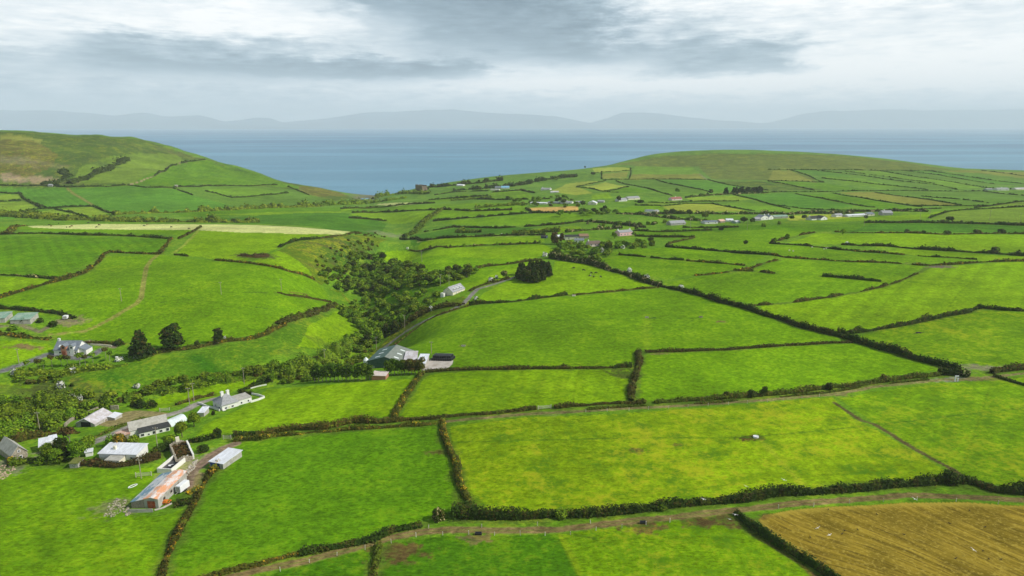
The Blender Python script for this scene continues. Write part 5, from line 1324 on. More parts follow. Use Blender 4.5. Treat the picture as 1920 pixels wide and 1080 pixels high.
# ================================================================ buildings
class MB:
    def __init__(self): self.v = []; self.f = []
    def box(self, x0, y0, z0, x1, y1, z1):
        o = len(self.v)
        self.v += [(x0, y0, z0), (x1, y0, z0), (x1, y1, z0), (x0, y1, z0), (x0, y0, z1), (x1, y0, z1), (x1, y1, z1), (x0, y1, z1)]
        self.f += [(o, o + 3, o + 2, o + 1), (o + 4, o + 5, o + 6, o + 7), (o, o + 1, o + 5, o + 4), (o + 1, o + 2, o + 6, o + 5), (o + 2, o + 3, o + 7, o + 6), (o + 3, o, o + 4, o + 7)]
        return self
    def slab(self, P, th):
        """a sheet with thickness: polygon P, pushed down by th"""
        o = len(self.v); n = len(P)
        self.v += [tuple(p) for p in P] + [(p[0], p[1], p[2] - th) for p in P]
        self.f.append(tuple(range(o, o + n))); self.f.append(tuple(range(o + 2 * n - 1, o + n - 1, -1)))
        for i in range(n):
            j = (i + 1) % n
            self.f.append((o + j, o + i, o + n + i, o + n + j))
        return self
    def poly(self, *P):
        o = len(self.v); self.v += [tuple(p) for p in P]; self.f.append(tuple(range(o, o + len(P)))); return self
    def prism(self, c, r, z0, z1, n=10, r2=None):
        o = len(self.v); r2 = r if r2 is None else r2
        for z, q in ((z0, r), (z1, r2)):
            for i in range(n):
                th = 2 * math.pi * i / n; self.v.append((c[0] + q * math.cos(th), c[1] + q * math.sin(th), z))
        for i in range(n):
            j = (i + 1) % n; self.f.append((o + i, o + j, o + n + j, o + n + i))
        self.f.append(tuple(range(o + n - 1, o - 1, -1))); self.f.append(tuple(range(o + n, o + 2 * n)))
        return self
    def cyl(self, p0, p1, r, n=8, r2=None):
        V, Fq = [], []
        tube(V, Fq, None, p0, p1, r, r if r2 is None else r2, n)
        o = len(self.v); self.v += [tuple(p) for p in V]; self.f += [tuple(o + i for i in q) for q in Fq]
        self.f.append(tuple(o + i for i in range(n - 1, -1, -1))); self.f.append(tuple(o + n + i for i in range(n)))
        return self
    def build(self, name, m, parent=None, smooth=False):
        me = bpy.data.meshes.new(name); me.from_pydata(self.v, [], self.f); me.materials.append(m)
        if smooth: me.polygons.foreach_set('use_smooth', [True] * len(me.polygons))
        me.update(); return link(name, me, parent)
WHITE = flat("whitewash", (.78, .78, .74), .8, .05, .8, stain=(.52, .50, .42), stain_amt=.25)
CREAM = flat("cream_render", (.74, .70, .55), .8, .05, .8, stain=(.5, .46, .34), stain_amt=.25)
PINK = flat("pink_render", (.80, .50, .53), .8, .05, .8, stain=(.6, .35, .33), stain_amt=.3)
PALEP = flat("pale_pink_render", (.78, .62, .62), .8, .05, .8, stain=(.6, .5, .48), stain_amt=.3)
GREYW = flat("grey_concrete", (.42, .41, .37), .9, .12, .9, stain=(.22, .21, .17), stain_amt=.5)
STONE = flat("rubble_stone", (.36, .32, .25), .95, .3, 2.2, stain=(.16, .15, .10), stain_amt=.6)
BRICK = flat("brick", (.42, .20, .13), .9, .15, 3)
SLATE = flat("slate_roof", (.17, .20, .24), .6, .14, 1.6, stain=(.27, .30, .30), stain_amt=.4)
SLATEG = flat("grey_slate_roof", (.33, .34, .36), .7, .12, 1.4, stain=(.20, .20, .18), stain_amt=.45)
OLDROOF = flat("fibre_cement_roof", (.42, .41, .37), .85, .12, 1.2, stain=(.26, .25, .20), stain_amt=.5)
FELT = flat("black_felt_roof", (.045, .048, .05), .8, .2, 1.2)
TIN = corrugated("galvanised_sheet", (.60, .62, .66), (.42, .38, .33), .35)
TINW = corrugated("white_sheet", (.74, .77, .84), (.55, .56, .58), .35)
TINP = corrugated("pale_lilac_sheet", (.60, .58, .62), (.38, .33, .30), .5)
RUST = corrugated("rusty_sheet", (.74, .68, .66), (.76, .30, .10), .85)
RUSTB = corrugated("blue_rusty_sheet", (.15, .27, .36), (.62, .62, .62), .9)
RUSTR = corrugated("red_rusty_sheet", (.62, .34, .24), (.70, .55, .45), .7)
GREENS = corrugated("green_sheet", (.055, .115, .095), (.10, .16, .14), .4)
OLIVES = corrugated("olive_sheet", (.20, .23, .20), (.27, .29, .25), .4)
GREENR = corrugated("green_old_sheet", (.20, .34, .25), (.42, .48, .42), .5)
SKYL = flat("roof_light", (.72, .78, .76), .35, .05, 1.0, spec=.4)
GLASSD = flat("window_glass", (.030, .035, .045), .12, .05, 1.0, spec=.6)
GLASSB = flat("glasshouse_sheet", (.62, .70, .72), .3, .12, .7, spec=.4, stain=(.42, .48, .46), stain_amt=.5)
FRAME = flat("white_frame", (.80, .80, .80), .5, .03, 2)
WOODD = flat("weathered_boards", (.30, .26, .21), .9, .25, 2.5, stain=(.15, .13, .10), stain_amt=.5)
REDD = flat("rust_red_door", (.32, .075, .03), .8, .35, 2.5, stain=(.22, .17, .13), stain_amt=.6)
DARK = flat("dark_opening", (.025, .025, .025), .9, .1, 1)
CONC = flat("pale_concrete", (.50, .46, .42), .9, .1, .5, stain=(.30, .24, .18), stain_amt=.6)
METAL = flat("painted_metal_white", (.78, .80, .82), .4, .05, 1.0, spec=.4)
BLACKP = flat("black_wrap", (.018, .018, .024), .28, .3, 2.0, spec=.5)
TIMBER = flat("pole_timber", (.34, .30, .23), .9, .15, 2.0)
POSTW = flat("pale_post", (.55, .52, .42), .9, .1, 2.0)
TYRE = flat("rubber", (.02, .02, .02), .8, .1, 2)

def frame_at(A, B):
    """origin, heading and length of a front wall seen between two photo pixels"""
    a, b_ = ray(*A), ray(*B)
    L = math.hypot(b_[0] - a[0], b_[1] - a[1])
    th = math.atan2(b_[1] - a[1], b_[0] - a[0])
    return a, th, L
def to_world(org, th, x, y):
    return org[0] + x * math.cos(th) - y * math.sin(th), org[1] + x * math.sin(th) + y * math.cos(th)
def root_at(name, org, th, L, Dp, label, cat, group=None):
    zs = [float(hsamp(*to_world(org, th, x, y))) for x in (0, L) for y in (0, Dp)]
    r = link(name, None); r.location = (org[0], org[1], min(zs) * .6 + sum(zs) / 4 * .4 + .05); r.rotation_euler = (0, 0, th)
    return tag(r, label, cat, group)
def body(L, Dp, wh, rh, kind, axis, over=.25, th=.16, x0=0, y0=0, base=-1.5):
    """wall mesh and roof mesh for one block"""
    x1, y1 = x0 + L, y0 + Dp
    wl, rf = MB(), MB()
    c0, c1 = x0 + L / 2, y0 + Dp / 2
    b_, o = base, over
    if kind == 'gable' and axis == 'x':
        wl.poly((x0, y0, b_), (x1, y0, b_), (x1, y0, wh), (x0, y0, wh)); wl.poly((x1, y1, b_), (x0, y1, b_), (x0, y1, wh), (x1, y1, wh))
        wl.poly((x0, y1, b_), (x0, y0, b_), (x0, y0, wh), (x0, c1, wh + rh), (x0, y1, wh)); wl.poly((x1, y0, b_), (x1, y1, b_), (x1, y1, wh), (x1, c1, wh + rh), (x1, y0, wh))
        s = rh / (Dp / 2)
        rf.slab([(x0 - o, y0 - o, wh - o * s + .14), (x1 + o, y0 - o, wh - o * s + .14), (x1 + o, c1, wh + rh + .14), (x0 - o, c1, wh + rh + .14)], th)
        rf.slab([(x1 + o, y1 + o, wh - o * s + .14), (x0 - o, y1 + o, wh - o * s + .14), (x0 - o, c1 + .002, wh + rh + .14), (x1 + o, c1 + .002, wh + rh + .14)], th)
    elif kind == 'gable':
        wl.poly((x1, y0, b_), (x1, y1, b_), (x1, y1, wh), (x1, y0, wh)); wl.poly((x0, y1, b_), (x0, y0, b_), (x0, y0, wh), (x0, y1, wh))
        wl.poly((x0, y0, b_), (x1, y0, b_), (x1, y0, wh), (c0, y0, wh + rh), (x0, y0, wh)); wl.poly((x1, y1, b_), (x0, y1, b_), (x0, y1, wh), (c0, y1, wh + rh), (x1, y1, wh))
        s = rh / (L / 2)
        rf.slab([(x0 - o, y1 + o, wh - o * s + .14), (x0 - o, y0 - o, wh - o * s + .14), (c0, y0 - o, wh + rh + .14), (c0, y1 + o, wh + rh + .14)], th)
        rf.slab([(x1 + o, y0 - o, wh - o * s + .14), (x1 + o, y1 + o, wh - o * s + .14), (c0 + .002, y1 + o, wh + rh + .14), (c0 + .002, y0 - o, wh + rh + .14)], th)
    elif kind == 'hip':
        wl.box(x0, y0, b_, x1, y1, wh)
        k = min(Dp / 2, L / 2 - .3) * .9; z = wh + .05; t_ = wh + rh; e = o + .1
        A_, B_, C_, D_ = (x0 - e, y0 - e, z), (x1 + e, y0 - e, z), (x1 + e, y1 + e, z), (x0 - e, y1 + e, z)
        E_, F_ = (x0 + k, c1, t_), (x1 - k, c1, t_)
        rf.poly(A_, B_, F_, E_); rf.poly(B_, C_, F_); rf.poly(C_, D_, E_, F_); rf.poly(D_, A_, E_); rf.poly(D_, C_, B_, A_)
    else:  # mono pitch: rh = rise; axis 'y' rises to the back, '-y' to the front, 'x' to the right, '-x' to the left
        hz_ = {'y': (0, 0, 1, 1), '-y': (1, 1, 0, 0), 'x': (0, 1, 1, 0), '-x': (1, 0, 0, 1)}[axis]
        cn = [(x0, y0), (x1, y0), (x1, y1), (x0, y1)]
        for i in range(4):
            j = (i + 1) % 4
            wl.poly((*cn[i], b_), (*cn[j], b_), (*cn[j], wh + rh * hz_[j]), (*cn[i], wh + rh * hz_[i]))
        ex = [(x0 - o, y0 - o), (x1 + o, y0 - o), (x1 + o, y1 + o), (x0 - o, y1 + o)]
        rf.slab([(*ex[i], wh + rh * hz_[i] + .14) for i in range(4)], th)
    return wl, rf
def opening(root, side, L, Dp, t_, z, w_, h_, pane=None, frame=None, name="window", x0=0, y0=0):
    """a window or door standing a little proud of its wall: frame, with a pane as sub-part"""
    pane = pane or GLASSD; frame = frame or FRAME
    m1, m2 = MB(), MB()
    fw = min(.14, w_ * .18)
    if side in 'fb':
        xc = x0 + L * t_; yy = y0 if side == 'f' else y0 + Dp; s = -1 if side == 'f' else 1
        a, b_ = sorted((yy + s * .01, yy + s * .07)); c, d = sorted((yy + s * .072, yy + s * .085))
        m1.box(xc - w_ / 2, a, z, xc + w_ / 2, b_, z + h_); m2.box(xc - w_ / 2 + fw, c, z + fw, xc + w_ / 2 - fw, d, z + h_ - fw)
    else:
        yc = y0 + Dp * t_; xx = x0 if side == 'l' else x0 + L; s = -1 if side == 'l' else 1
        a, b_ = sorted((xx + s * .01, xx + s * .07)); c, d = sorted((xx + s * .072, xx + s * .085))
        m1.box(a, yc - w_ / 2, z, b_, yc + w_ / 2, z + h_); m2.box(c, yc - w_ / 2 + fw, z + fw, d, yc + w_ / 2 - fw, z + h_ - fw)
    o = m1.build(name, frame, root)
    m2.build("panel" if name == "door" else "pane", pane, o)
    return o
def house(label, A, B, Dp, wh, rh, kind='gable', axis='x', wallm=None, roofm=None, chim=(), wins=(), doors=(), name="house", cat="house", group=None, Lmin=None, over=.25, snow=None):
    org, th, L = frame_at(A, B)
    if Lmin: L = max(L, Lmin)
    r = root_at(name, org, th, L, Dp, label, cat, group)
    wl, rf = body(L, Dp, wh, rh, kind, axis, over)
    wl.build("wall", wallm or WHITE, r); ro = rf.build("roof", roofm or SLATE, r)
    for t_ in chim:       # chimneys on the ridge
        if axis == 'x' or kind == 'hip':
            x, y = .45 + (L - .9) * t_, Dp / 2
        else:
            x, y = L / 2, .45 + (Dp - .9) * t_
        c = MB(); c.box(x - .5, y - .4, wh + rh - .9, x + .5, y + .4, wh + rh + 1.0); c.box(x - .58, y - .48, wh + rh + 1.0, x + .58, y + .48, wh + rh + 1.15)
        c.prism((x, y), .14, wh + rh + 1.15, wh + rh + 1.45, 8)
        c.build("chimney", wallm if wallm in (WHITE, CREAM) else WHITE, ro)
    for s, t_, z, w_, h_ in wins: opening(r, s, L, Dp, t_, z, w_, h_)
    for d in doors: opening(r, d[0], L, Dp, d[1], 0.02, d[2], d[3], d[4] if len(d) > 4 else REDD, None, "door")
    return r, L
def leanto(r, x0, y0, L, Dp, wh, rh, axis, wallm, roofm, name="lean_to", over=.15):
    wl, rf = body(L, Dp, wh, rh, 'mono', axis, over, .12, x0, y0)
    o = wl.build(name, wallm, r); rf.build("roof", roofm, o)
    return o

# --- white hipped house
r, L = house("white hipped-roof house with two tall chimneys and a flat-roofed wing", (417, 770), (448, 761), 8.2, 2.7, 2.9, 'hip', 'x', WHITE, SLATEG,
             chim=(.30, .70), wins=[('f', .22, 1.0, 1.1, .9), ('f', .62, 1.0, 1.1, .9), ('l', .3, .9, 1.0, .9), ('l', .7, .9, 1.0, .9)], doors=[('f', .42, .95, 2.0, CREAM)])
o = leanto(r, L, .6, 5.6, 5.6, 2.6, .2, 'y', WHITE, OLDROOF, "wing")
for k in (.25, .75): opening(r, 'f', 5.6, 5.6, k, 1.0, .9, .9, x0=L, y0=.6)
MB().box(-.1, -.9, -.5, 1.0, -.1, 1.1).build("porch_wall", WHITE, r)
def low_wall(label, s, h_=.8, w_=.3, m_=None, cat="wall", group=None, name="garden_wall"):
    P = W(s); mb = MB()
    for a, b_ in zip(P[:-1], P[1:]):
        d = b_ - a; l = math.hypot(d[0], d[1]); nx, ny = -d[1] / l * w_ / 2, d[0] / l * w_ / 2
        za, zb = float(hsamp(a[0], a[1])), float(hsamp(b_[0], b_[1]))
        o = len(mb.v)
        for q, z in ((a, za), (b_, zb)):
            mb.v += [(q[0] - nx, q[1] - ny, z - .5), (q[0] + nx, q[1] + ny, z - .5), (q[0] + nx, q[1] + ny, z + h_), (q[0] - nx, q[1] - ny, z + h_)]
        mb.f += [(o, o + 4, o + 7, o + 3), (o + 1, o + 2, o + 6, o + 5), (o + 3, o + 7, o + 6, o + 2), (o, o + 3, o + 2, o + 1), (o + 4, o + 5, o + 6, o + 7)]
    return tag(mb.build(name, m_ or WHITE), label, cat, group)
low_wall("white garden wall left of the hipped house", "371,757 378,759 387,763 400,766 412,771")
low_wall("white garden wall right of the hipped house, shaped like a corner", "472,740 484,742 496,746 484,751 470,755")
low_wall("pale post-and-wall boundary behind the hipped house", "470,729 480,726 500,722", .5)

# --- blue roofed house with dormers
r, L = house("white house with a blue-grey roof, brick dormer porch and red door", (102, 666), (147, 667), 8.4, 2.7, 3.4, 'gable', 'x', WHITE, SLATE,
             chim=(.02,), wins=[('f', .26, .9, 1.3, 1.1), ('f', .68, .9, 1.1, 1.0), ('f', .88, .9, 1.1, 1.0), ('r', .5, 3.1, 1.0, .9)], doors=[])
for t_, m_, w_ in ((.43, BRICK, 2.4), (.77, WHITE, 2.0)):
    x = L * t_
    d = MB(); z1 = 4.6
    d.poly((x - w_ / 2, -.35, -1), (x + w_ / 2, -.35, -1), (x + w_ / 2, -.35, z1), (x, -.35, z1 + .9), (x - w_ / 2, -.35, z1))
    for sx_ in (-1, 1): d.poly((x + sx_ * w_ / 2, -.35, -1), (x + sx_ * w_ / 2, 2.6, -1), (x + sx_ * w_ / 2, 2.6, z1), (x + sx_ * w_ / 2, -.35, z1))
    o = d.build("dormer", m_, r)
    e = MB()
    for sx_ in (-1, 1):
        P_ = [(x + sx_ * (w_ / 2 + .2), -.6, z1 - .05), (x, -.6, z1 + 1.05), (x, 3.3, z1 + 1.05), (x + sx_ * (w_ / 2 + .2), 3.3, z1 - .05)]
        e.slab(P_ if sx_ > 0 else P_[::-1], .14)
    e.build("roof", SLATE, o)
    MB().box(x - .42, -.43, 3.5, x + .42, -.36, 4.4).build("window", GLASSD, o)
    if m_ is BRICK: MB().box(x - .7, -.45, .0, x + .7, -.36, 2.1).build("door", REDD, o)
MB().slab([(L * .2 - .5, 1.2, 3.85), (L * .2 + .5, 1.2, 3.85), (L * .2 + .5, 2.2, 4.65), (L * .2 - .5, 2.2, 4.65)], .1).build("roof_window", SKYL, r)
leanto(r, L, 1.0, 3.4, 5.4, 2.2, 1.5, '-x', WHITE, SLATE, "side_wing")
low_wall("pale boundary wall by the drive of the blue roofed house", "170,647 190,648 210,650", .7, .3, CREAM)

# --- white house with three dormers above the lane
r, L = house("white gabled house with a grey roof and three white dormers by the lane", (849, 554), (867, 546), 7.6, 2.7, 3.0, 'gable', 'x', CREAM, SLATEG,
             wins=[('f', .3, .9, 1.0, 1.0), ('f', .7, .9, 1.0, 1.0), ('l', .5, 3.2, .8, .8)], doors=[('f', .5, 1.0, 2.0)], Lmin=13.5)
for t_ in (.25, .5, .75):
    x = L * t_; d = MB()
    d.poly((x - .8, .5, 2.9), (x + .8, .5, 2.9), (x + .8, .5, 4.5), (x, .5, 5.0), (x - .8, .5, 4.5))
    for sx_ in (-1, 1): d.poly((x + sx_ * .8, .5, 2.9), (x + sx_ * .8, 2.9, 4.5), (x + sx_ * .8, .5, 4.5)); d.poly((x + sx_ * .8, .4, 4.5), (x, .4, 5.06), (x, 3.4, 5.06), (x + sx_ * .8, 2.9, 4.5))
    o = d.build("dormer", FRAME, r)
    MB().box(x - .4, .43, 3.4, x + .4, .49, 4.3).build("window", GLASSD, o)
MB().box(-.6, -1.0, -1.2, 8, -.3, -.1).build("terrace_wall", STONE, r)
MB().box(-3.2, 5, -1, -1.2, 7.5, 2.0).build("outhouse", WHITE, r)

# --- grey longhouse with black lean-to
r, L = house("long grey-roofed farm cottage with a black lean-to roof and white front", (262, 821), (319, 807), 9.2, 2.3, .1, 'mono', 'y', WHITE, FELT,
             wins=[('f', .10, .9, 1.3, 1.1), ('f', .30, .8, .8, .8), ('f', .47, .8, 1.1, 1.3), ('f', .70, .9, 1.2, 1.0), ('f', .92, .8, 1.2, 1.3)])
for c in list(r.children):
    if c.name.startswith(("wall", "roof")): bpy.data.objects.remove(c)
wl, rf = body(L, 2.6, 2.2, .9, 'mono', 'y', .15, .12); wl.build("front_wall", WHITE, r); rf.build("lean_to_roof", FELT, r)
wl, rf = body(L + 2.4, 5.6, 2.8, 2.3, 'gable', 'x', .15, .14, -2.6, 2.62); wl.build("wall", WHITE, r); rf.build("roof", OLDROOF, r)
MB().box(-2.7, 5.1, 3.4, -2.61, 5.6, 4.1).build("window", GLASSD, r)
leanto(r, -6.6, 1.6, 4.0, 5.2, 1.7, .7, 'x', STONE, RUSTR, "rusty_shed")
# pale tunnel behind the longhouse, seen right of it
a = ray(322, 801); b_ = ray(352, 788); th = math.atan2(b_[1] - a[1], b_[0] - a[0]); L = math.hypot(*(b_ - a)[:2])
rt = root_at("poly_tunnel", a, th, L, 5, "pale translucent tunnel shed joined end-on to the long cottage", "tunnel shed")
mb = MB(); n = 10
for i in range(n):
    a0, a1 = math.pi * i / n, math.pi * (i + 1) / n
    p = [(2.5 - 2.5 * math.cos(q), 2.6 * math.sin(q) - .1) for q in (a0, a1)]
    mb.slab([(0, p[0][0], p[0][1]), (L, p[0][0], p[0][1]), (L, p[1][0], p[1][1]), (0, p[1][0], p[1][1])], .08)
mb.build("cover", GLASSB, rt)
e = MB(); e.poly(*[(.02, 2.5 - 2.45 * math.cos(math.pi * i / n), 2.55 * math.sin(math.pi * i / n) - .1) for i in range(n + 1)]); e.poly(*[(L - .02, 2.5 - 2.45 * math.cos(math.pi * i / n), 2.55 * math.sin(math.pi * i / n) - .1) for i in range(n + 1)]); e.build("end_wall", WOODD, rt)
house("small white sheet-roofed shed below the white hipped house", (372, 782), (383, 781), 4.5, 1.9, .4, 'mono', 'y', GREYW, TINW, name="shed", cat="shed")
# --- grey barn by the gravel yard
r, L = house("grey sheet-roofed barn with an open gable beside the gravel yard", (178, 800), (212, 784), 7.5, 2.4, 1.9, 'gable', 'x', GREYW, TINP, wins=[('f', .25, .9, .8, .8)], doors=[('f', .6, 1.6, 1.9, WOODD)], name="barn", cat="barn")
MB().box(-.10, 1.6, 0, -.02, 5.4, 3.0).build("barn_opening", DARK, r)
leanto(r, L - 3, -3.0, 4.2, 2.9, 1.8, .5, 'y', GREYW, TINW, "porch_shed")
MB().box(-2.6, -2.2, -.3, -.8, -1.0, .5).build("feed_box", METAL, r)
low_wall("dark stone wall end behind the gravel yard barn", "208,768 223,768", 2.0, .5, STONE)
low_wall("old stone yard wall left of the gravel yard barn", "122,800 135,789 160,778 185,768", 1.3, .6, STONE)
# --- stone barn at the left edge
r, L = house("steep grey-roofed stone barn at the left edge", (23, 866), (53, 857), 11.5, 3.0, 2.6, 'gable', 'y', STONE, OLDROOF, name="barn", cat="barn", wins=[('f', .55, 1.2, 1.0, 1.0), ('f', .5, 3.4, .8, .8)])
# --- white sheds in the trees
r, L = house("white-roofed shed half hidden behind the left farm trees", (75, 849), (94, 845), 6, 2.4, .6, 'mono', 'y', WHITE, TINW, name="shed", cat="shed", doors=[('f', .3, 1.2, 1.9, WOODD)])
house("second white-roofed shed behind the left farm trees, further back", (96, 836), (109, 833), 4, 2.0, .4, 'mono', 'y', WHITE, TINW, name="shed", cat="shed")
# --- white bungalow behind the bottom left field
r, L = house("low white bungalow with a pale sheet roof behind the bottom left field", (187, 864), (257, 863), 6.2, 2.7, .7, 'mono', 'y', WHITE, TINW,
             wins=[('f', .86, 1.1, 1.1, .8)], over=.3)
leanto(r, L * .34, -3.4, 4.6, 3.3, 2.2, .1, 'y', CREAM, OLDROOF, "flat_annexe")
for k in (.35, .6, .8): opening(r, 'f', 4.6, 3.3, k, 1.2, .5, .6, x0=L * .34, y0=-3.4)
MB().box(L * .28, 2.2, 2.6, L * .28 + .8, 3.0, 4.2).build("chimney", CREAM, r)
r, L = house("tiny grey block hut at the edge of the bottom left field", (131, 878), (147, 877), 3.2, 1.7, .2, 'mono', 'y', GREYW, flat("turf_roof", (.14, .16, .04), .95, .3, 2), name="hut", cat="hut", wins=[('f', .35, .8, .5, .5)])
house("small white pump shed in the bungalow garden", (161, 857), (166, 856), 2, 1.6, .2, 'mono', 'y', WHITE, TINW, name="hut", cat="hut", Lmin=2)
# --- rusty barn
org, th, L = frame_at((272, 953), (298, 953))
r = root_at("barn", org, th, L, 15, "long barn with a rust-orange sheet roof and a red corrugated door", "barn")
wl, rf = body(L, 15.5, 3.1, .45, 'gable', 'y', .2, .14); wl.build("wall", GREYW, r); rf.build("roof", RUST, r)
opening(r, 'f', L, 15, .5, 0, 2.4, 2.6, REDD, WOODD, "door")
for k in (.2, .45, .7): opening(r, 'r', L, 15, k, 1.2, 1.2, .9, DARK, WOODD)
leanto(r, -3.75, 0, 3.72, 15.5, 2.0, 1.0, 'x', WOODD, RUSTB, "lean_to_bay")
a = ray(247, 950)
low_wall("grey corrugated sheet fence in front of the rusty barn", "240,961 265,961 287,960", 1.0, .12, GREYW, "fence", name="sheet_fence")
low_wall("concrete apron edge beside the rusty barn", "290,957 305,953 322,944", .18, .6, CONC, "kerb", name="concrete_kerb")
# --- roofless ruin and silage pen
def ring(label, P, h_, w_, m_, name, cat):
    return low_wall(label, P, h_, w_, m_, cat, None, name)
a = ray(295, 887); b_ = ray(322, 887); th = math.atan2(b_[1] - a[1], b_[0] - a[0]); L = math.hypot(*(b_ - a)[:2])
rt = root_at("silage_pen", a, th, L, 9, "white walled pen without a roof, filled with black sheeting and tyres", "pen")
for nm, bx_ in (("front_wall", (0, 0, -1, L, .3, 1.7)), ("side_wall", (0, .31, -1, .3, 9.5, 1.7)), ("side_wall", (L - .3, .31, -1, L, 9.5, 1.7))):
    MB().box(*bx_).build(nm, WHITE, rt)
mb = MB(); mb.box(.32, .33, -.5, L - .32, 9.4, .75); mb.build("sheeting", BLACKP, rt)
for i in range(9):
    x, y = rr_(.9, L - .9), rr_(.8, 8.8)
    mb = MB(); mb.prism((x, y), .4, .76, .95, 10); mb.build("tyre", TYRE if i % 3 else METAL, rt)
org, th, L = frame_at((330, 871), (341, 868))
org2 = ray(343, 869)
rt = root_at("ruined_cottage", org, th, 4.5, 10, "roofless stone cottage ruin full of brown brambles", "ruin")
mb = MB(); H_ = 2.3; Wd, Ln = 5.0, 12.5
rngr = random.Random(4)
def ragged(x0, y0, x1, y1, h0, peak=None):
    n = 9
    for i in range(n):
        t0, t1 = i / n, (i + 1) / n; hh = h0 + rngr.random() * .4
        if peak: hh = h0 + (1 - abs((t0 + t1) - 1)) * peak
        xa, xb = sorted((x0 + (x1 - x0) * t0, x0 + (x1 - x0) * t1)); ya, yb = sorted((y0 + (y1 - y0) * t0, y0 + (y1 - y0) * t1))
        if xb - xa < .05: xb = xa + .5
        if yb - ya < .05: yb = ya + .5
        mb.box(xa, ya, -1, xb, yb, hh)
ragged(0, 0, Wd, 0, 1.7, .9); ragged(0, Ln, Wd, Ln, 1.8, 1.4); ragged(0, .5, 0, Ln, 2.0); 
mb.build("stone_wall", STONE, rt)
mb = MB(); ragged(Wd, .5, Wd, Ln, 2.1); mb.build("white_wall", WHITE, rt)
mb = MB(); mb.box(Wd / 2 - .5, Ln - .1, 2.4, Wd / 2 + .6, Ln + .7, 4.0); mb.build("chimney", CREAM, rt)
cen_ = np.stack([rng.uniform(.6, Wd - .2, 700), rng.uniform(.7, Ln - .2, 700), rng.uniform(.2, 2.3, 700)], -1)
P, C_ = leaf_quads(cen_, np.tile((0, 0, 1.0), (700, 1)), np.full(700, .5), pickcols('brown', 700)); link("brambles", np_mesh("brambles", P, quads_of(700), ml, C_), rt)
# --- lane shed, caravan trailer, machine
r, L = house("white flat-roofed open shed beside the farm lane with a blue front", (394, 877), (419, 880), 8.5, 2.0, .35, 'mono', 'y', GREYW, TINW, name="shed", cat="shed", over=.3)
MB().box(.3, -.08, .2, L * .75, -.02, 1.9).build("blue_sheet", flat("blue_paint", (.03, .08, .28), .5, .2, 1.5), r)
def trailer(label, A, B, Dp, h_, name="box_trailer", cat="trailer"):
    org, th, L = frame_at(A, B)
    r = root_at(name, org, th, L, Dp, label, cat)
    m = MB(); m.box(0, 0, .55, L, Dp, h_ - .12); m.slab([(.08, .08, h_), (L - .08, .08, h_), (L - .08, Dp - .08, h_), (.08, Dp - .08, h_)], .12); m.build("body", METAL, r)
    for y in (Dp * .42, Dp * .58):
        for x in (-.02, L - .18):
            w1 = MB(); w1.cyl((x, y, .35), (x + .2, y, .35), .34, 12); w1.build("wheel", TYRE, r)
    MB().cyl((L / 2, -.02, .6), (L / 2, -1.2, .5), .05, 6).build("drawbar", GREYW, r)
    mm_ = MB(); mm_.box(.25, -.03, .8, L - .25, -.005, h_ - .35); mm_.build("door", GREYW, r)
    mm_ = MB(); mm_.box(-.03, Dp * .3, 1.3, -.005, Dp * .7, h_ - .45); mm_.build("window", GLASSD, r)
    return r
trailer("white box trailer parked right of the rusty barn", (330, 926), (339, 927), 3.9, 2.5)
# small orange farm machine
p = ray(311, 944)
r = link("harrow", None); r.location = p; tag(r, "orange farm implement on the ground beside the rusty barn", "implement")
OR = flat("orange_paint", (.62, .19, .03), .6, .15, 3, stain=(.25, .09, .03), stain_amt=.6)
m = MB(); m.box(-1.3, -.8, .5, 1.3, -.6, .72); m.box(-1.3, .6, .5, 1.3, .8, .72); m.box(-1.3, -.59, .5, -1.1, .59, .72); m.box(1.1, -.59, .5, 1.3, .59, .72); m.box(-.5, -.59, .55, .5, .59, 1.0); m.build("frame", OR, r)
for x in (-1.35, 1.2): w1 = MB(); w1.cyl((x, 0, .35), (x + .18, 0, .35), .36, 12); w1.build("wheel", TYRE, r)
m = MB()
for i in range(6): m.cyl((-1.1 + i * .44, -.7, .5), (-1.1 + i * .44, -.85, .02), .04, 5)
m.build("tine", OR, r)
for k, (x, y, s) in enumerate([(322, 925, 1.0), (319, 928, .7)]):
    p = ray(x, y); m = MB(); m.prism((0, 0), .5 * s, 0, .7 * s, 12); m.prism((0, 0), .42 * s, .71 * s, .78 * s, 12)
    o = m.build("drum", METAL); o.location = p; tag(o, ["white drum by the barn's side wall, larger one", "small white drum by the barn's side wall"][k], "drum")
# pale bathtub beside the rubble, a ring of pipe
p = ray(249, 912); m = MB()
for i in range(16):
    a0, a1 = i / 16 * 6.283, (i + 1) / 16 * 6.283
    m.cyl((1.3 * math.cos(a0), .55 * math.sin(a0), .15), (1.3 * math.cos(a1), .55 * math.sin(a1), .15), .12, 6)
o = m.build("pipe_loop", METAL); o.location = p; o.rotation_euler = (0, 0, 1.0); tag(o, "pale oval loop of pipe lying in the grass left of the barn", "pipe")
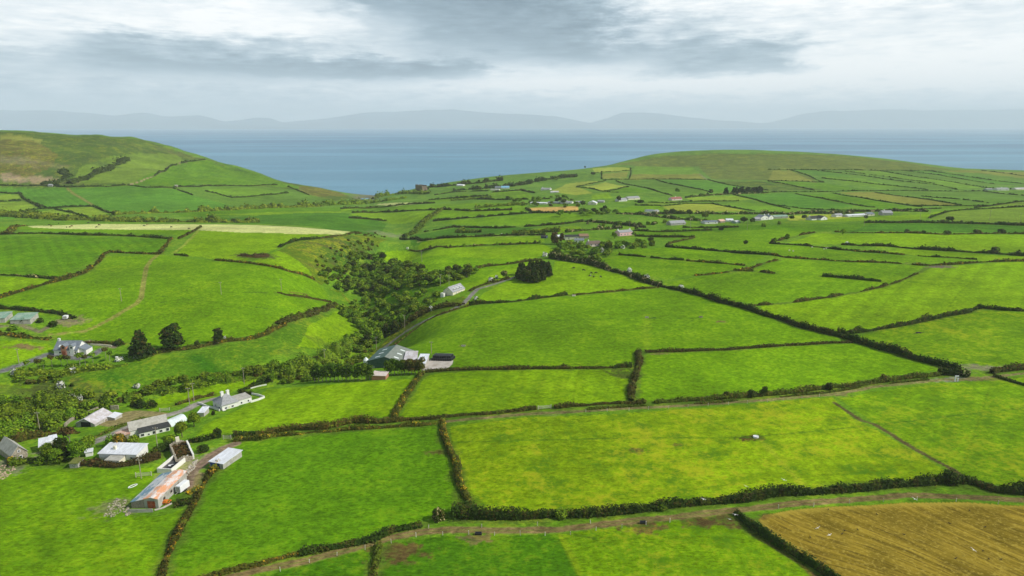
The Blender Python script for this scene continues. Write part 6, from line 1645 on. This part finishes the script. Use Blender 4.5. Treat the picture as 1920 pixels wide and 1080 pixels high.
# --- farm with green shed
org, th, L = frame_at((690, 691), (755, 688))
r = root_at("barn", org, th, L, 16, "large green farm shed with pale roof lights and an olive right roof slope", "barn")
wl, rf = body(L, 17, 3.6, 2.3, 'gable', 'y', .3, .2); wl.build("wall", GREENS, r)
rf = MB(); z0, z1 = 3.7, 6.15
rf.slab([(-.3, 17.3, z0), (-.3, -.3, z0), (L / 2, -.3, z1), (L / 2, 17.3, z1)], .2); ra = rf.build("left_roof", GREENS, r)
rf = MB(); rf.slab([(L + .3, -.3, z0), (L + .3, 17.3, z0), (L / 2 + .01, 17.3, z1), (L / 2 + .01, -.3, z1)], .2); rb = rf.build("right_roof", OLIVES, r)
MB().box(-.04, -.06, -1.2, L + .04, -.01, 1.5).build("concrete_base", GREYW, r)
for k in range(3):
    y = 2.5 + k * 5
    for s_, pr in ((0, ra), (1, rb)):
        t0, t1 = (.25, .6)
        if s_ == 0: xa, xb = L / 2 * t0, L / 2 * t1
        else: xa, xb = L - L / 2 * t0, L - L / 2 * t1
        za, zb = z0 + (z1 - z0) * t0, z0 + (z1 - z0) * t1
        P_ = [(xa, y, za + .06), (xb, y, zb + .06), (xb, y + 1.1, zb + .06), (xa, y + 1.1, za + .06)]
        MB().slab(P_ if s_ == 0 else P_, .04).build("roof_light", SKYL, pr)
MB().box(L * .2, -.12, 0, L * .45, -.07, 3.2).build("door", GREENS, r)
house("pale grey sheet-roofed shed joined to the right of the green shed", (757, 689), (779, 687), 12, 2.6, 1.0, 'mono', 'y', GREYW, TINP, name="shed", cat="shed")
house("white sheet-roofed shed between the grey shed and the concrete yard", (781, 690), (797, 689), 10, 2.2, .9, 'mono', 'y', GREYW, TINW, name="shed", cat="shed")
r, L = house("small brick hut with a pale pinkish roof between the two tree rows", (697, 713), (723, 712), 4.6, 2.2, .25, 'mono', 'y', BRICK, flat("pinkish_roof", (.62, .54, .50), .8, .1, 1), name="hut", cat="hut")
p = ray(687, 689); m = MB(); m.prism((0, 0), 1.25, -.5, 3.6, 16); o = m.build("feed_silo", METAL); o.location = p
m = MB(); m.prism((0, 0), 1.3, 3.61, 4.9, 16, .15); m.build("lid", SKYL, o); tag(o, "small white silo with a conical top at the green shed's left corner", "silo")
# concrete silage yard (ground) and wrapped bales
P = W("790,695 806,675 850,676 848,683 838,692"); mb = MB(); mb.slab([(q[0], q[1], float(hsamp(q[0], q[1])) + .12) for q in P], .5)
o = mb.build("concrete_yard", CONC); o['kind'] = 'structure'
a = ray(807, 677); b_ = ray(846, 678); L = math.hypot(*(b_ - a)[:2]); n = 9
ux, uy = (b_ - a)[0] / L, (b_ - a)[1] / L
bale0 = None
m = MB(); prof = [(0, 0), (.35, 0), (.55, .05), (.62, .15), (.62, 1.05), (.55, 1.15), (.35, 1.2), (0, 1.2)]
vs = []; fs = []; N_ = 14
for rad, z in prof[1:-1]:
    for i in range(N_): vs.append((rad * math.cos(6.283 * i / N_), rad * math.sin(6.283 * i / N_), z))
for k in range(len(prof) - 3):
    for i in range(N_): fs.append((k * N_ + i, k * N_ + (i + 1) % N_, (k + 1) * N_ + (i + 1) % N_, (k + 1) * N_ + i))
fs.append(tuple(range(N_ - 1, -1, -1))); fs.append(tuple(range((len(prof) - 3) * N_, (len(prof) - 2) * N_)))
bm_ = bpy.data.meshes.new("bale"); bm_.from_pydata(vs, [], fs); bm_.materials.append(BLACKP); bm_.polygons.foreach_set('use_smooth', [True] * len(bm_.polygons)); bm_.update()
step = L / n
for lev in range(2):
    for row in range(4 - lev):
        for i in range(n - lev):
            d = (i + .5 + lev * .5) * step; e = .7 + (row + lev * .5) * 1.3
            x, y = a[0] + ux * d - uy * e, a[1] + uy * d + ux * e
            o = link("silage_bale", bm_); o.location = (x, y, float(hsamp(x, y)) + .12 + lev * 1.18); s = step / 1.27; o.scale = (s * .97, s * .97, 1)
            tag(o, "black plastic-wrapped round bale in the stack on the concrete yard", "bale", "silage bales on the concrete yard")
# --- green roofed sheds at the left edge
r, L = house("green sheet-roofed farm shed near the left edge", (20, 608), (58, 608), 9, 2.4, 1.3, 'mono', 'y', GREYW, GREENR, name="shed", cat="shed")
house("second green-roofed shed, cut by the left edge", (-14, 606), (10, 605), 9, 2.2, 1.2, 'mono', 'y', GREYW, GREENR, name="shed", cat="shed")
trailer("white caravan at the end of the track above the blue roofed house", (118, 600), (126, 600), 2.2, 2.2, "caravan", "caravan")
r = bpy.context

# --- distant buildings: gable cottages and sheds
FARB = [  # label, A, B, depth, wall h, roof h, axis, wall, roof, chimneys, n windows, name, cat
 ("bright pink two-storey house with a grey roof", (1162, 443), (1186, 441), 8, 5.0, 2.0, 'x', PINK, SLATEG, (.02, .98), 4, "house"),
 ("pale pink cottage with a brown roof in the farm grove", (1105, 463), (1127, 461), 7, 3.4, 2.6, 'x', PALEP, flat("brown_roof", (.16, .12, .10), .8, .15, 1.5), (.02,), 3, "house"),
 ("white farmhouse with a dark hipped roof beside the farm sheds", (1078, 456), (1095, 455), 7, 3.6, 1.4, 'x', WHITE, SLATE, (), 3, "house"),
 ("long farm shed with a pale front left of the white farmhouse", (1060, 450), (1086, 448), 8, 4.0, 1.6, 'x', CREAM, FELT, (), 2, "shed"),
 ("brown roofed stone barn behind the white farmhouse", (1087, 448), (1104, 447), 8, 3.5, 2.2, 'x', STONE, flat("rusty_brown_roof", (.26, .17, .11), .8, .2, 1.2), (), 1, "barn"),
 ("small dark blue shed at the left of the brown cypress", (1014, 447), (1024, 447), 5, 2.6, 1.2, 'x', flat("navy_paint", (.06, .08, .14), .7, .1, 1), FELT, (), 0, "shed"),
 ("teal and white shed behind the brown cypress", (1044, 449), (1052, 448), 5, 4.0, 1.2, 'x', GREENR, TINW, (), 0, "shed"),
 ("grey cottage with a pale gable on the village edge", (1258, 423), (1286, 421), 9, 3.0, 3.0, 'x', GREYW, SLATEG, (), 3, "house"),
 ("low white village shed with a dark blue roof", (1322, 420), (1346, 419), 9, 2.8, 1.2, 'x', WHITE, SLATE, (), 2, "shed"),
 ("village shed with an orange roof", (1351, 418), (1360, 417), 7, 2.5, 2.0, 'x', STONE, RUSTR, (), 0, "shed"),
 ("pale blue roofed village shed right of the orange roof", (1362, 416), (1375, 416), 7, 2.5, 1.8, 'x', WHITE, TINW, (), 1, "shed"),
 ("teal village shed in front of the dark tree", (1380, 419), (1388, 418), 6, 2.6, 1.0, 'x', GREENR, TIN, (), 0, "shed"),
 ("white two-gabled farmhouse in the village, tallest one", (1427, 413), (1440, 412), 8, 4.6, 3.0, 'y', WHITE, SLATE, (.05,), 2, "house"),
 ("white gabled wing right of the tall white farmhouse", (1441, 412), (1450, 411), 8, 3.6, 3.0, 'y', WHITE, SLATE, (.5,), 1, "house"),
 ("grey lean house left of the tall white farmhouse", (1417, 414), (1427, 414), 8, 2.6, 2.4, 'x', GREYW, SLATEG, (), 1, "house"),
 ("teal roofed farm building right of the white farmhouse", (1452, 410), (1478, 409), 9, 3.0, 1.6, 'x', GREYW, GREENR, (), 1, "shed"),
 ("white cottage with a black roof, left one of the pair with a gable", (1522, 413), (1538, 412), 8, 2.8, 3.0, 'x', WHITE, FELT, (.02,), 2, "house"),
 ("white gabled cottage end, right one of the pair", (1539, 413), (1551, 412), 8, 3.2, 3.2, 'y', WHITE, FELT, (), 1, "house"),
 ("tiny pale cottage left of the long white sheds", (1568, 407), (1581, 406), 7, 2.8, 2.0, 'x', WHITE, SLATEG, (), 1, "house"),
 ("long low white shed on the village road", (1590, 407), (1625, 405), 9, 2.6, 1.0, 'x', WHITE, TINW, (), 2, "shed"),
 ("cream shed with a dark roof on the village road", (1628, 405), (1640, 404), 9, 3.2, 2.0, 'x', CREAM, SLATE, (), 1, "shed"),
 ("grey farmhouse with two gables at the right end of the village road", (1655, 404), (1674, 403), 9, 4.0, 3.2, 'x', GREYW, SLATEG, (.3,), 2, "house"),
 ("small house with a red-brown front on the middle slope", (1260, 376), (1279, 375), 8, 3.0, 3.0, 'x', PALEP, flat("red_roof", (.30, .13, .11), .8, .2, 1.2), (.5,), 2, "house"),
 ("white cottage on the middle slope, left of the grey barns", (1160, 378), (1176, 377), 8, 2.8, 2.8, 'x', WHITE, SLATEG, (.02,), 2, "house"),
 ("grey and green barn right of the slope cottage", (1178, 375), (1200, 374), 10, 3.6, 2.6, 'x', CREAM, SLATEG, (), 1, "barn"),
 ("cream house with a pale roof by the bare field", (1102, 384), (1118, 384), 10, 3.6, 3.0, 'y', CREAM, TINW, (), 1, "house"),
 ("grey shed behind the cream house by the bare field", (1120, 380), (1132, 380), 8, 2.6, 1.6, 'x', GREYW, SLATEG, (), 0, "shed"),
 ("long white shed left of the low farm buildings", (994, 383), (1025, 383), 9, 2.8, 1.0, 'x', WHITE, TINW, (), 3, "shed"),
 ("dark blue long shed in the middle of the low farm buildings", (1027, 382), (1048, 382), 9, 2.6, 1.2, 'x', GREYW, SLATE, (), 1, "shed"),
 ("grey-white house at the right of the low farm buildings", (1050, 382), (1072, 382), 9, 2.8, 2.0, 'x', WHITE, SLATEG, (.5,), 2, "house"),
 ("cream long cottage next to the grey-white house", (1080, 382), (1096, 381), 8, 2.6, 1.8, 'x', CREAM, SLATEG, (), 1, "house"),
 ("white cottage below the coast clump, left one", (1014, 357), (1031, 356), 9, 3.2, 2.6, 'x', WHITE, SLATEG, (.05, .95), 2, "house"),
 ("low white cottage below the coast clump, right one", (1033, 362), (1048, 361), 9, 2.6, 1.6, 'x', WHITE, TINP, (), 1, "house"),
 ("blue roofed hall near the cliff top", (940, 354), (955, 354), 12, 3.0, 3.6, 'x', WHITE, flat("bright_blue_roof", (.20, .42, .60), .5, .1, 1), (), 1, "hall"),
 ("grey roofed house left of the blue roofed hall", (928, 354), (939, 354), 10, 3.0, 3.0, 'x', GREYW, SLATE, (), 1, "house"),
 ("low pale sheds below the blue roofed hall", (920, 357), (936, 357), 6, 2.6, .8, 'x', CREAM, TINP, (), 0, "shed"),
 ("white cottage on the skyline between two trees", (856, 349), (868, 349), 9, 2.6, 2.4, 'x', WHITE, TINW, (), 1, "house"),
 ("pale bungalow behind the hedge under the yellow-green field", (1212, 398), (1226, 398), 8, 2.6, 1.6, 'x', WHITE, SLATE, (), 1, "house"),
 ("small white annexe right of the pale bungalow", (1228, 398), (1236, 397), 6, 2.4, 1.0, 'x', WHITE, SLATEG, (), 0, "house"),
 ("far white farmhouse on the right hill slope", (1870, 357), (1892, 357), 10, 4.0, 2.5, 'x', WHITE, SLATEG, (.5,), 2, "house"),
 ("far pale shed at the right edge of the hill slope", (1905, 356), (1925, 356), 10, 3.2, 2.0, 'x', CREAM, TINP, (), 0, "shed"),
 ("greenish far shed left of the far white farmhouse", (1850, 357), (1862, 357), 8, 3, 1.6, 'x', GREENR, SLATEG, (), 0, "shed"),
 ("tiny grey cottage under the far left hill", (90, 350), (98, 350), 7, 2.8, 2.2, 'x', GREYW, SLATEG, (), 1, "house"),
 ("small grey ruin on the far left headland wall", (328, 351), (334, 351), 5, 4, .8, 'x', STONE, OLDROOF, (), 0, "ruin"),
]
for lab, A, B, Dp, wh, rh, ax, wm, rm, ch, nw, nm in FARB:
    _, th, L = frame_at(A, B); wh *= .72; rh *= .78
    wins = [('f', (i + .5 + .1 * (i % 2)) / nw, .9, 1.3, 1.3) for i in range(nw)]
    if wh > 4.4 and nw: wins += [('f', (i + .5) / nw, 3.3, 1.1, 1.1) for i in range(nw)]
    r_, L = house(lab, A, B, Dp, wh, rh, 'gable', ax, wm, rm, ch, wins, [], nm, nm, None)
# castle ruin on the cliff
org, th, L = frame_at((779, 359), (792, 359))
rt = root_at("castle_ruin", org, th, L, 12, "roofless square stone castle keep on the cliff top", "castle ruin")
CAST = flat("castle_stone", (.22, .17, .13), .95, .3, .3, stain=(.12, .12, .08), stain_amt=.6)
hs = [13.5, 14.5, 12.5, 14.0]; m = MB()
m.box(0, 0, -3, L, 1.8, 12.2); m.box(0, 10.2, -3, L, 12, 13.2); m.box(0, 1.81, -3, 1.8, 10.19, 12.6); m.box(L - 1.8, 1.81, -3, L, 10.19, 11.2)
for i in range(6): m.box(i * L / 6 + .1, .2, 12.21, i * L / 6 + L / 6 - .2 - rngr.random(), 1.6, 12.3 + rngr.random() * 2.2)
m.build("wall", CAST, rt)
for x, z in ((L * .3, 3), (L * .6, 7), (L * .3, 8.5)): MB().box(x, -.12, z, x + 1.0, -.02, z + 1.6).build("window", DARK, rt)

# ================================================================ poles, fences, gates, troughs
def pole(x, y, h_, label, group=None, arm=True, lean=0.0):
    p = ray(x, y)
    m = MB(); m.cyl((0, 0, -.5), (lean, 0, h_), .15, 7, .11); o = m.build("utility_pole", TIMBER)
    if arm:
        a = MB(); a.box(-.9, -.06, h_ - .55, .9, .06, h_ - .4); a.build("crossarm", TIMBER, o)
        for s_ in (-.75, 0, .75):
            i_ = MB(); i_.prism((s_, 0), .05, h_ - .39, h_ - .2, 6); i_.build("insulator", METAL, o)
    o.location = p; tag(o, label, "utility pole", group)
for x, y, h_, lab in [
  (458, 720, 8.2, "utility pole in the small field left of the tree row"), (364, 753, 8.2, "utility pole with a crossarm above the white hipped house's garden wall"),
  (356, 762, 8.0, "utility pole close to the lane behind the hipped house"), (75, 808, 7.6, "pale utility pole in the scrub above the left farm"),
  (296, 842, 8.0, "utility pole in the garden below the long cottage"), (265, 897, 6.5, "thin pole by the corner of the bottom left field"),
  (706, 656, 8.0, "pole rising behind the green farm shed"), (759, 615, 8.5, "pole beside the dark grove on the lane"),
  (809, 663, 6.0, "thin pole behind the black bales"), (826, 536, 8.5, "utility pole left of the dormer house"), (842, 535, 7.5, "second pole just behind the dormer house"),
  (791, 491, 9.5, "lone pole in the long field above the ravine"), (228, 565, 8.0, "pole standing in the field left of the straw track"),
  (415, 552, 8.0, "thin pole in the middle of the big left field"), (528, 545, 8.0, "thin pole by the short hedge near the ravine"), (609, 680, 7.5, "thin pole in the thicket above the tree row"),
  (1180, 424, 9, "pole behind the pink house"), (1294, 432, 12, "tall pole right of the grey cottage"), (1401, 431, 10, "pole in front of the village"), 
  (1620, 424, 13, "tall twin-armed pole left of the thick hedge band"), (1742, 414, 15, "tall pole at the foot of the hill field"),
  (1855, 414, 11, "pole in the middle of the smooth hill field"), (1912, 419, 11, "pole at the right edge of the smooth hill field"), (1725, 411, 10, "thinner pole left of the tall hill pole"),
  (36, 682, 7.5, "thin pole beside the road at the left edge")]:
    pole(x, y, h_, lab)
# fence posts along the tracks
pm = MB(); pm.box(-.07, -.07, -.4, .07, .07, 1.15); pb = pm.build("fence_post", POSTW); pmesh = pb.data; bpy.data.objects.remove(pb)
def posts(line, gap_m, label, group, off=0.0):
    L_ = W(line); D = np.r_[0, np.cumsum(np.hypot(*(np.diff(L_[:, :2], axis=0).T)))]
    for s_ in np.arange(gap_m / 2, D[-1], gap_m):
        x, y = np.interp(s_, D, L_[:, 0]) + rr_(-.3, .3), np.interp(s_, D, L_[:, 1]) + rr_(-.3, .3)
        o = link("fence_post", pmesh); o.location = (x, y, float(hsamp(x, y))); o.rotation_euler = (rr_(-.06, .06), rr_(-.06, .06), rr_(0, 3)); o.scale = (1, 1, rr_(.8, 1.15))
        tag(o, label, "fence post", group)
posts("500,1078 560,1062 620,1046 690,1028 720,1022 760,1012 800,1005 850,1002 950,1003 1048,1004 1120,996 1200,986 1265,977", 6.5, "pale wooden fence post along the near side of the main track", "fence posts on the near side of the main track")
posts("1425,957 1480,953 1600,944 1700,937 1800,940 1900,947", 10, "pale fence post between the main track and the brown cut field", "fence posts by the cut field")
posts("750,997 790,992 1026,985 1120,980", 14, "fence post on the far verge of the main track", "fence posts on the far verge")
posts("1080,774 1150,771 1220,768 1272,765 1360,759 1440,754 1480,749 1555,743", 7.5, "pale fence post on the near side of the upper track", "fence posts on the upper track")
def gate(A, B, label):
    org, th, L = frame_at(A, B); r = root_at("field_gate", org, th, L, .1, label, "gate")
    for x in (0, L):
        m = MB(); m.box(x - .1, -.1, -.5, x + .1, .1, 1.5); m.build("post", POSTW, r)
    m = MB()
    for z in (.25, .5, .75, 1.0, 1.22): m.box(.12, -.03, z, L - .12, .03, z + .07)
    m.build("rails", POSTW, r)
    return r
gate((1009, 768), (1033, 766), "pale field gate in the hedge above the mottled yellow field")
gate((419, 824), (433, 823), "metal gate at the end of the gorse band by the lane")
gate((300, 772), (318, 770), "gate at the top of the gravel yard")
gate((255, 895), (284, 892), "grey metal gate at the corner of the bottom left field")
# troughs and tanks
def trough(x, y, L, Wd, h_, m_, label, name="water_trough", rz=0.0, round_=False):
    p = ray(x, y); m = MB()
    if round_:
        n = 20
        for i in range(n):
            a0, a1 = 6.2832 * i / n, 6.2832 * (i + 1) / n
            ci = lambda q, k: (k * L / 2 * math.cos(q), k * Wd / 2 * math.sin(q))
            o, q_, s_, t2 = ci(a0, 1), ci(a1, 1), ci(a1, .8), ci(a0, .8)
            m.poly((*o, 0), (*q_, 0), (*q_, h_), (*o, h_)); m.poly((*o, h_), (*q_, h_), (*s_, h_), (*t2, h_)); m.poly((*t2, h_), (*s_, h_), (*s_, h_ * .4), (*t2, h_ * .4))
    else:
        m.box(-L / 2, -Wd / 2, 0, L / 2, Wd / 2, h_ * .4); m.box(-L / 2, -Wd / 2, h_ * .41, L / 2, -Wd / 2 + .12, h_); m.box(-L / 2, Wd / 2 - .12, h_ * .41, L / 2, Wd / 2, h_)
        m.box(-L / 2, -Wd / 2 + .121, h_ * .41, -L / 2 + .12, Wd / 2 - .121, h_); m.box(L / 2 - .12, -Wd / 2 + .121, h_ * .41, L / 2, Wd / 2 - .121, h_)
    o = m.build(name, m_); o.location = p; o.rotation_euler = (0, 0, rz)
    w_ = MB(); k = .8 if round_ else .9
    if round_: w_.prism((0, 0), 1, h_ * .5, h_ * .8, 18); wo_ = w_.build("water_surface", FRAME, o); wo_.scale = (L / 2 * .79, Wd / 2 * .79, 1)
    else: w_.box(-L / 2 + .13, -Wd / 2 + .13, h_ * .45, L / 2 - .13, Wd / 2 - .13, h_ * .7); w_.build("water_surface", GLASSD, o)
    return tag(o, label, "trough")
trough(1417, 820, 1.8, 1.5, .5, METAL, "round white water trough on the worn patch in the mottled field", round_=True)
trough(897, 1002, 1.7, .8, .55, BLACKP, "black water trough beside the track above the bottom centre field")
trough(1206, 981, 1.7, .8, .55, BLACKP, "black water trough by the bare soil near the track")
trough(1213, 596, 1.8, .9, .6, GREYW, "grey water trough where faint field lines meet")
trough(1314, 595, 1.8, .9, .6, STONE, "dark trough in the right part of the large middle field")
trough(869, 649, 1.8, .9, .5, GREYW, "pale concrete trough in the field behind the bales")
trough(1722, 624, 2.0, 1.2, .3, DARK, "dark low trough in the yellow-green field on the right")
trough(1076, 555, 2.2, 1.4, .7, CREAM, "pale feeder in the gap of the hedge below the cattle")
p = ray(1793, 715); m = MB(); m.box(-.7, -.15, -.3, -.4, .15, 2.0); m.box(.4, -.15, -.3, .7, .15, 1.4); m.box(-.7, -.15, 2.01, .7, .15, 2.35)
o = m.build("gate_pillars", METAL); o.location = p; tag(o, "small white frame standing by the stony gateway", "gateway")
# ================================================================ animals
def skinned(name, joints, edges, m_, sub=1):
    me = bpy.data.meshes.new(name); me.from_pydata([j[:3] for j in joints], edges, [])
    ob = link(name, me); md = ob.modifiers.new("s", 'SKIN')
    for i, j in enumerate(joints):
        me.skin_vertices[0].data[i].radius = (j[3], j[4] if len(j) > 4 else j[3])
    me.skin_vertices[0].data[0].use_root = True
    s2 = ob.modifiers.new("u", 'SUBSURF'); s2.levels = sub
    dg = bpy.context.evaluated_depsgraph_get()
    m2 = bpy.data.meshes.new_from_object(ob.evaluated_get(dg)); m2.name = name
    bpy.data.objects.remove(ob); m2.materials.clear(); m2.materials.append(m_)
    m2.polygons.foreach_set('use_smooth', [True] * len(m2.polygons)); return m2
def cow_mesh(m_, graze):
    hz_, hy = ((.35, 1.55) if graze else (1.35, 1.5))
    J = [(0, 0, 1.05, .36, .40), (0, .55, 1.08, .34, .40), (0, .85, 1.12, .22, .28), (0, 1.2, .95 if graze else 1.3, .15), (0, hy, hz_ + .12, .15), (0, hy + .32, hz_ - .02, .09),
         (0, -.6, 1.08, .33, .36), (0, -.85, 1.1, .20), (0, -.98, .7, .03)]
    E = [(0, 1), (1, 2), (2, 3), (3, 4), (4, 5), (0, 6), (6, 7), (7, 8)]
    for sx in (-1, 1):
        k = len(J); J += [(sx * .2, .62, .72, .13), (sx * .2, .60, .40, .075), (sx * .2, .64, .03, .07)]; E += [(1, k), (k, k + 1), (k + 1, k + 2)]
        k = len(J); J += [(sx * .2, -.62, .75, .17), (sx * .2, -.74, .45, .08), (sx * .2, -.68, .03, .07)]; E += [(6, k), (k, k + 1), (k + 1, k + 2)]
    for sx in (-1, 1):
        k = len(J); J += [(sx * .22, hy - .02, hz_ + .22, .05)]; E += [(4, k)]
    return skinned("cow", J, E, m_)
COWB = flat("black_hide", (.030, .026, .024), .7, .3, 2)
COWF = flat("black_and_white_hide", (.030, .028, .028), .7, .2, 1.5, stain=(.72, .70, .66), stain_amt=1.0)
COWR = flat("brown_hide", (.13, .06, .03), .7, .3, 2)
cows = [cow_mesh(COWB, True), cow_mesh(COWF, True), cow_mesh(COWR, False)]
def herd(L_, label, group, kinds):
    for i, (x, y) in enumerate(L_):
        p = ray(x, y); k = kinds[i % len(kinds)]
        o = link("cow", cows[k]); o.location = p; o.rotation_euler = (0, 0, rr_(0, 6.28)); tag(o, label, "cow", group)
herd([(92, 423), (96, 425), (110, 420), (125, 427), (135, 425), (166, 419), (181, 427), (185, 422), (187, 423), (270, 424.5), (276, 422), (321, 427), (354, 430), (131, 427)],
     "dark cow grazing on the pale hay field of the left plateau", "cows on the pale hay field", [0, 2, 0])
herd([(1109, 513.5), (1117, 513.5), (1106, 519), (1113, 520.5), (1126.5, 520.5)], "black and white cow grazing in the field below the diagonal hedge", "cattle below the diagonal hedge", [1, 0])
herd([(1076, 504), (1094, 508)], "dark cow lying apart near the top of the cattle field", "pair of cattle apart", [0])
# sheep, far right
SHW = flat("fleece", (.70, .68, .60), .95, .1, 3)
def sheep_mesh():
    J = [(0, 0, .62, .27, .28), (0, .35, .64, .24), (0, .55, .7, .13), (0, .78, .72, .10), (0, -.35, .62, .24)]
    E = [(0, 1), (1, 2), (2, 3), (0, 4)]
    for sx in (-1, 1):
        k = len(J); J += [(sx * .13, .35, .3, .06), (sx * .13, .35, .02, .045)]; E += [(1, k), (k, k + 1)]
        k = len(J); J += [(sx * .13, -.38, .3, .06), (sx * .13, -.36, .02, .045)]; E += [(4, k), (k, k + 1)]
    return skinned("sheep", J, E, SHW)
shm = sheep_mesh()
for x, y in [(1480, 471), (1487, 472), (1523, 465), (1545, 468), (1549, 467), (1553, 466), (940, 440), (1030, 478)]:
    p = ray(x, y); o = link("sheep", shm); o.location = p; o.scale = (1.4,) * 3; o.rotation_euler = (0, 0, rr_(0, 6.28))
    tag(o, "small white sheep far off in the pasture", "sheep", "far-off sheep")
def bird_mesh(nm, m_, fly):
    J = [(0, 0, 0, .075, .07), (0, .13, .03, .05), (0, .22, .07, .04), (0, .30, .06, .012), (0, -.16, 0, .045), (0, -.30, .01, .03)]
    E = [(0, 1), (1, 2), (2, 3), (0, 4), (4, 5)]
    if fly:
        for sx in (-1, 1):
            k = len(J); J += [(sx * .28, .06, .12, .05, .012), (sx * .62, -.08, .10, .03, .008)]; E += [(0, k), (k, k + 1)]
    else:
        for sx in (-1, 1):
            k = len(J); J += [(sx * .04, 0, -.10, .014), (sx * .04, .01, -.19, .012)]; E += [(0, k), (k, k + 1)]
    return skinned(nm, J, E, m_)
gullf = bird_mesh("gull", SHW, True); crow = bird_mesh("crow", COWB, False)
GW = flat("gull_white", (.85, .85, .84), .7, .04, 3); gullf.materials.clear(); gullf.materials.append(GW)
for i, (x, y, hh) in enumerate([(1377, 983, 2.5), (1366, 995, 3), (1469, 910, 1.5), (1398, 919, 1.0), (1533, 993, .3), (1554, 1011, 1.0), (1823, 1043, 1.5), (1714, 940, .5), (1318, 950, 2)]):
    p = ray(x, y); o = link("gull", gullf); o.location = (p[0], p[1], p[2] + hh + .2); o.rotation_euler = (rr_(-.3, .3), rr_(-.5, .5), rr_(0, 6.28)); o.scale = (1.25,) * 3
    tag(o, "white gull flying low over the fields near the cut stubble", "gull", "gulls over the near fields")
for i, (x, y) in enumerate([(1553, 956), (1644, 965), (1818, 958), (1780, 982), (1583, 996), (1579, 1002), (1519, 1008), (1608, 994), (1695, 1003), (1847, 989), (1843, 1034), (1854, 1049), (1792, 1048), (1877, 1050)]):
    p = ray(x, y); o = link("crow", crow); o.location = (p[0], p[1], p[2] + .22); o.rotation_euler = (0, 0, rr_(0, 6.28)); o.scale = (1.5,) * 3
    tag(o, "black crow feeding on the brown cut field", "crow", "crows on the cut field")

# rubble heaps
def rubble(label, poly, n, smin, smax, m_, name="rubble", cat="rubble"):
    P = W(poly); vs, fs = [], []
    t_ = 0
    while t_ < n:
        x, y = rng.uniform(P[:, 0].min(), P[:, 0].max()), rng.uniform(P[:, 1].min(), P[:, 1].max())
        if not in_poly(np.array([x]), np.array([y]), P)[0]: continue
        s = rng.uniform(smin, smax); z = float(hsamp(x, y)); o = len(vs); t_ += 1
        d = rng.normal(size=(8, 3)) * .12 * s
        for i, (a_, b2, c2) in enumerate([(-1, -1, -1), (1, -1, -1), (1, 1, -1), (-1, 1, -1), (-.8, -.7, .7), (.7, -.8, .8), (.8, .7, .6), (-.7, .8, .8)]):
            vs.append((x + a_ * s / 2 + d[i, 0], y + b2 * s / 2 + d[i, 1], z + c2 * s * .35 + .1 + d[i, 2]))
        fs += [(o, o + 3, o + 2, o + 1), (o + 4, o + 5, o + 6, o + 7), (o, o + 1, o + 5, o + 4), (o + 1, o + 2, o + 6, o + 5), (o + 2, o + 3, o + 7, o + 6), (o + 3, o, o + 4, o + 7)]
    me = bpy.data.meshes.new(name); me.from_pydata(vs, [], fs); me.materials.append(m_); me.update()
    o = link(name, me); tag(o, label, cat); o['kind'] = 'stuff'
rubble("loose stones and scrap in the grass left of the rusty barn", "196,968 205,945 222,934 238,938 234,955 212,970", 90, .15, .55, flat("mixed_stone", (.36, .33, .24), .95, .3, 1.5))
rubble("stones at the corner of the barn's sheet fence", "232,960 240,952 246,962 238,968", 40, .2, .6, STONE)
rubble("pale rubble strip along the ruin's front", "338,892 350,880 362,866 372,860 366,878 350,893", 120, .15, .5, flat("pale_stone", (.50, .46, .38), .95, .25, 1.5))
rubble("stone and brick rubble at the left edge farm", "-20,905 10,897 30,880 28,872 0,872 -20,880", 90, .2, .7, flat("warm_stone", (.45, .34, .24), .95, .3, 1.5))

# ---------------------------------------------------------------- the smallest plants beyond the first 300 of a kind are one mass
def mass_rest(kind, keep, name, label, cat):
    trees = [o for o in sc.objects if o.parent is None and o.name.split('.')[0] == kind]
    trees.sort(key=lambda o: -o.scale[2] / math.hypot(o.location.x, o.location.y))
    rest = trees[keep:]
    if not rest: return
    bpy.context.view_layer.update()
    vs, cs2 = [], []
    for o in rest:
        for ch in list(o.children) or [o]:
            if ch.name.startswith('crown') or ch is o:
                me = ch.data; a = np.empty(len(me.vertices) * 3, np.float32); me.vertices.foreach_get('co', a)
                c = np.empty(len(me.vertices) * 4, np.float32); me.color_attributes['col'].data.foreach_get('color', c)
                M = np.array(ch.matrix_world)
                vs.append(a.reshape(-1, 3) @ M[:3, :3].T + M[:3, 3]); cs2.append(c.reshape(-1, 4) * np.array([*(rr_(.8, 1.2),) * 3, 1]))
        for ch in list(o.children): bpy.data.objects.remove(ch)
        bpy.data.objects.remove(o)
    V = np.concatenate(vs); Cc = np.concatenate(cs2)
    o = link(name, np_mesh(name, V, quads_of(len(V) // 4), ml, Cc)); o['kind'] = 'stuff'
    tag(o, label, cat)
mass_rest('tree', 285, "distant_woodland", "scattered far trees around the village and on the far slopes", "trees")
mass_rest('shrub', 290, "undergrowth", "low green undergrowth between the larger bushes of the stream valley", "undergrowth")
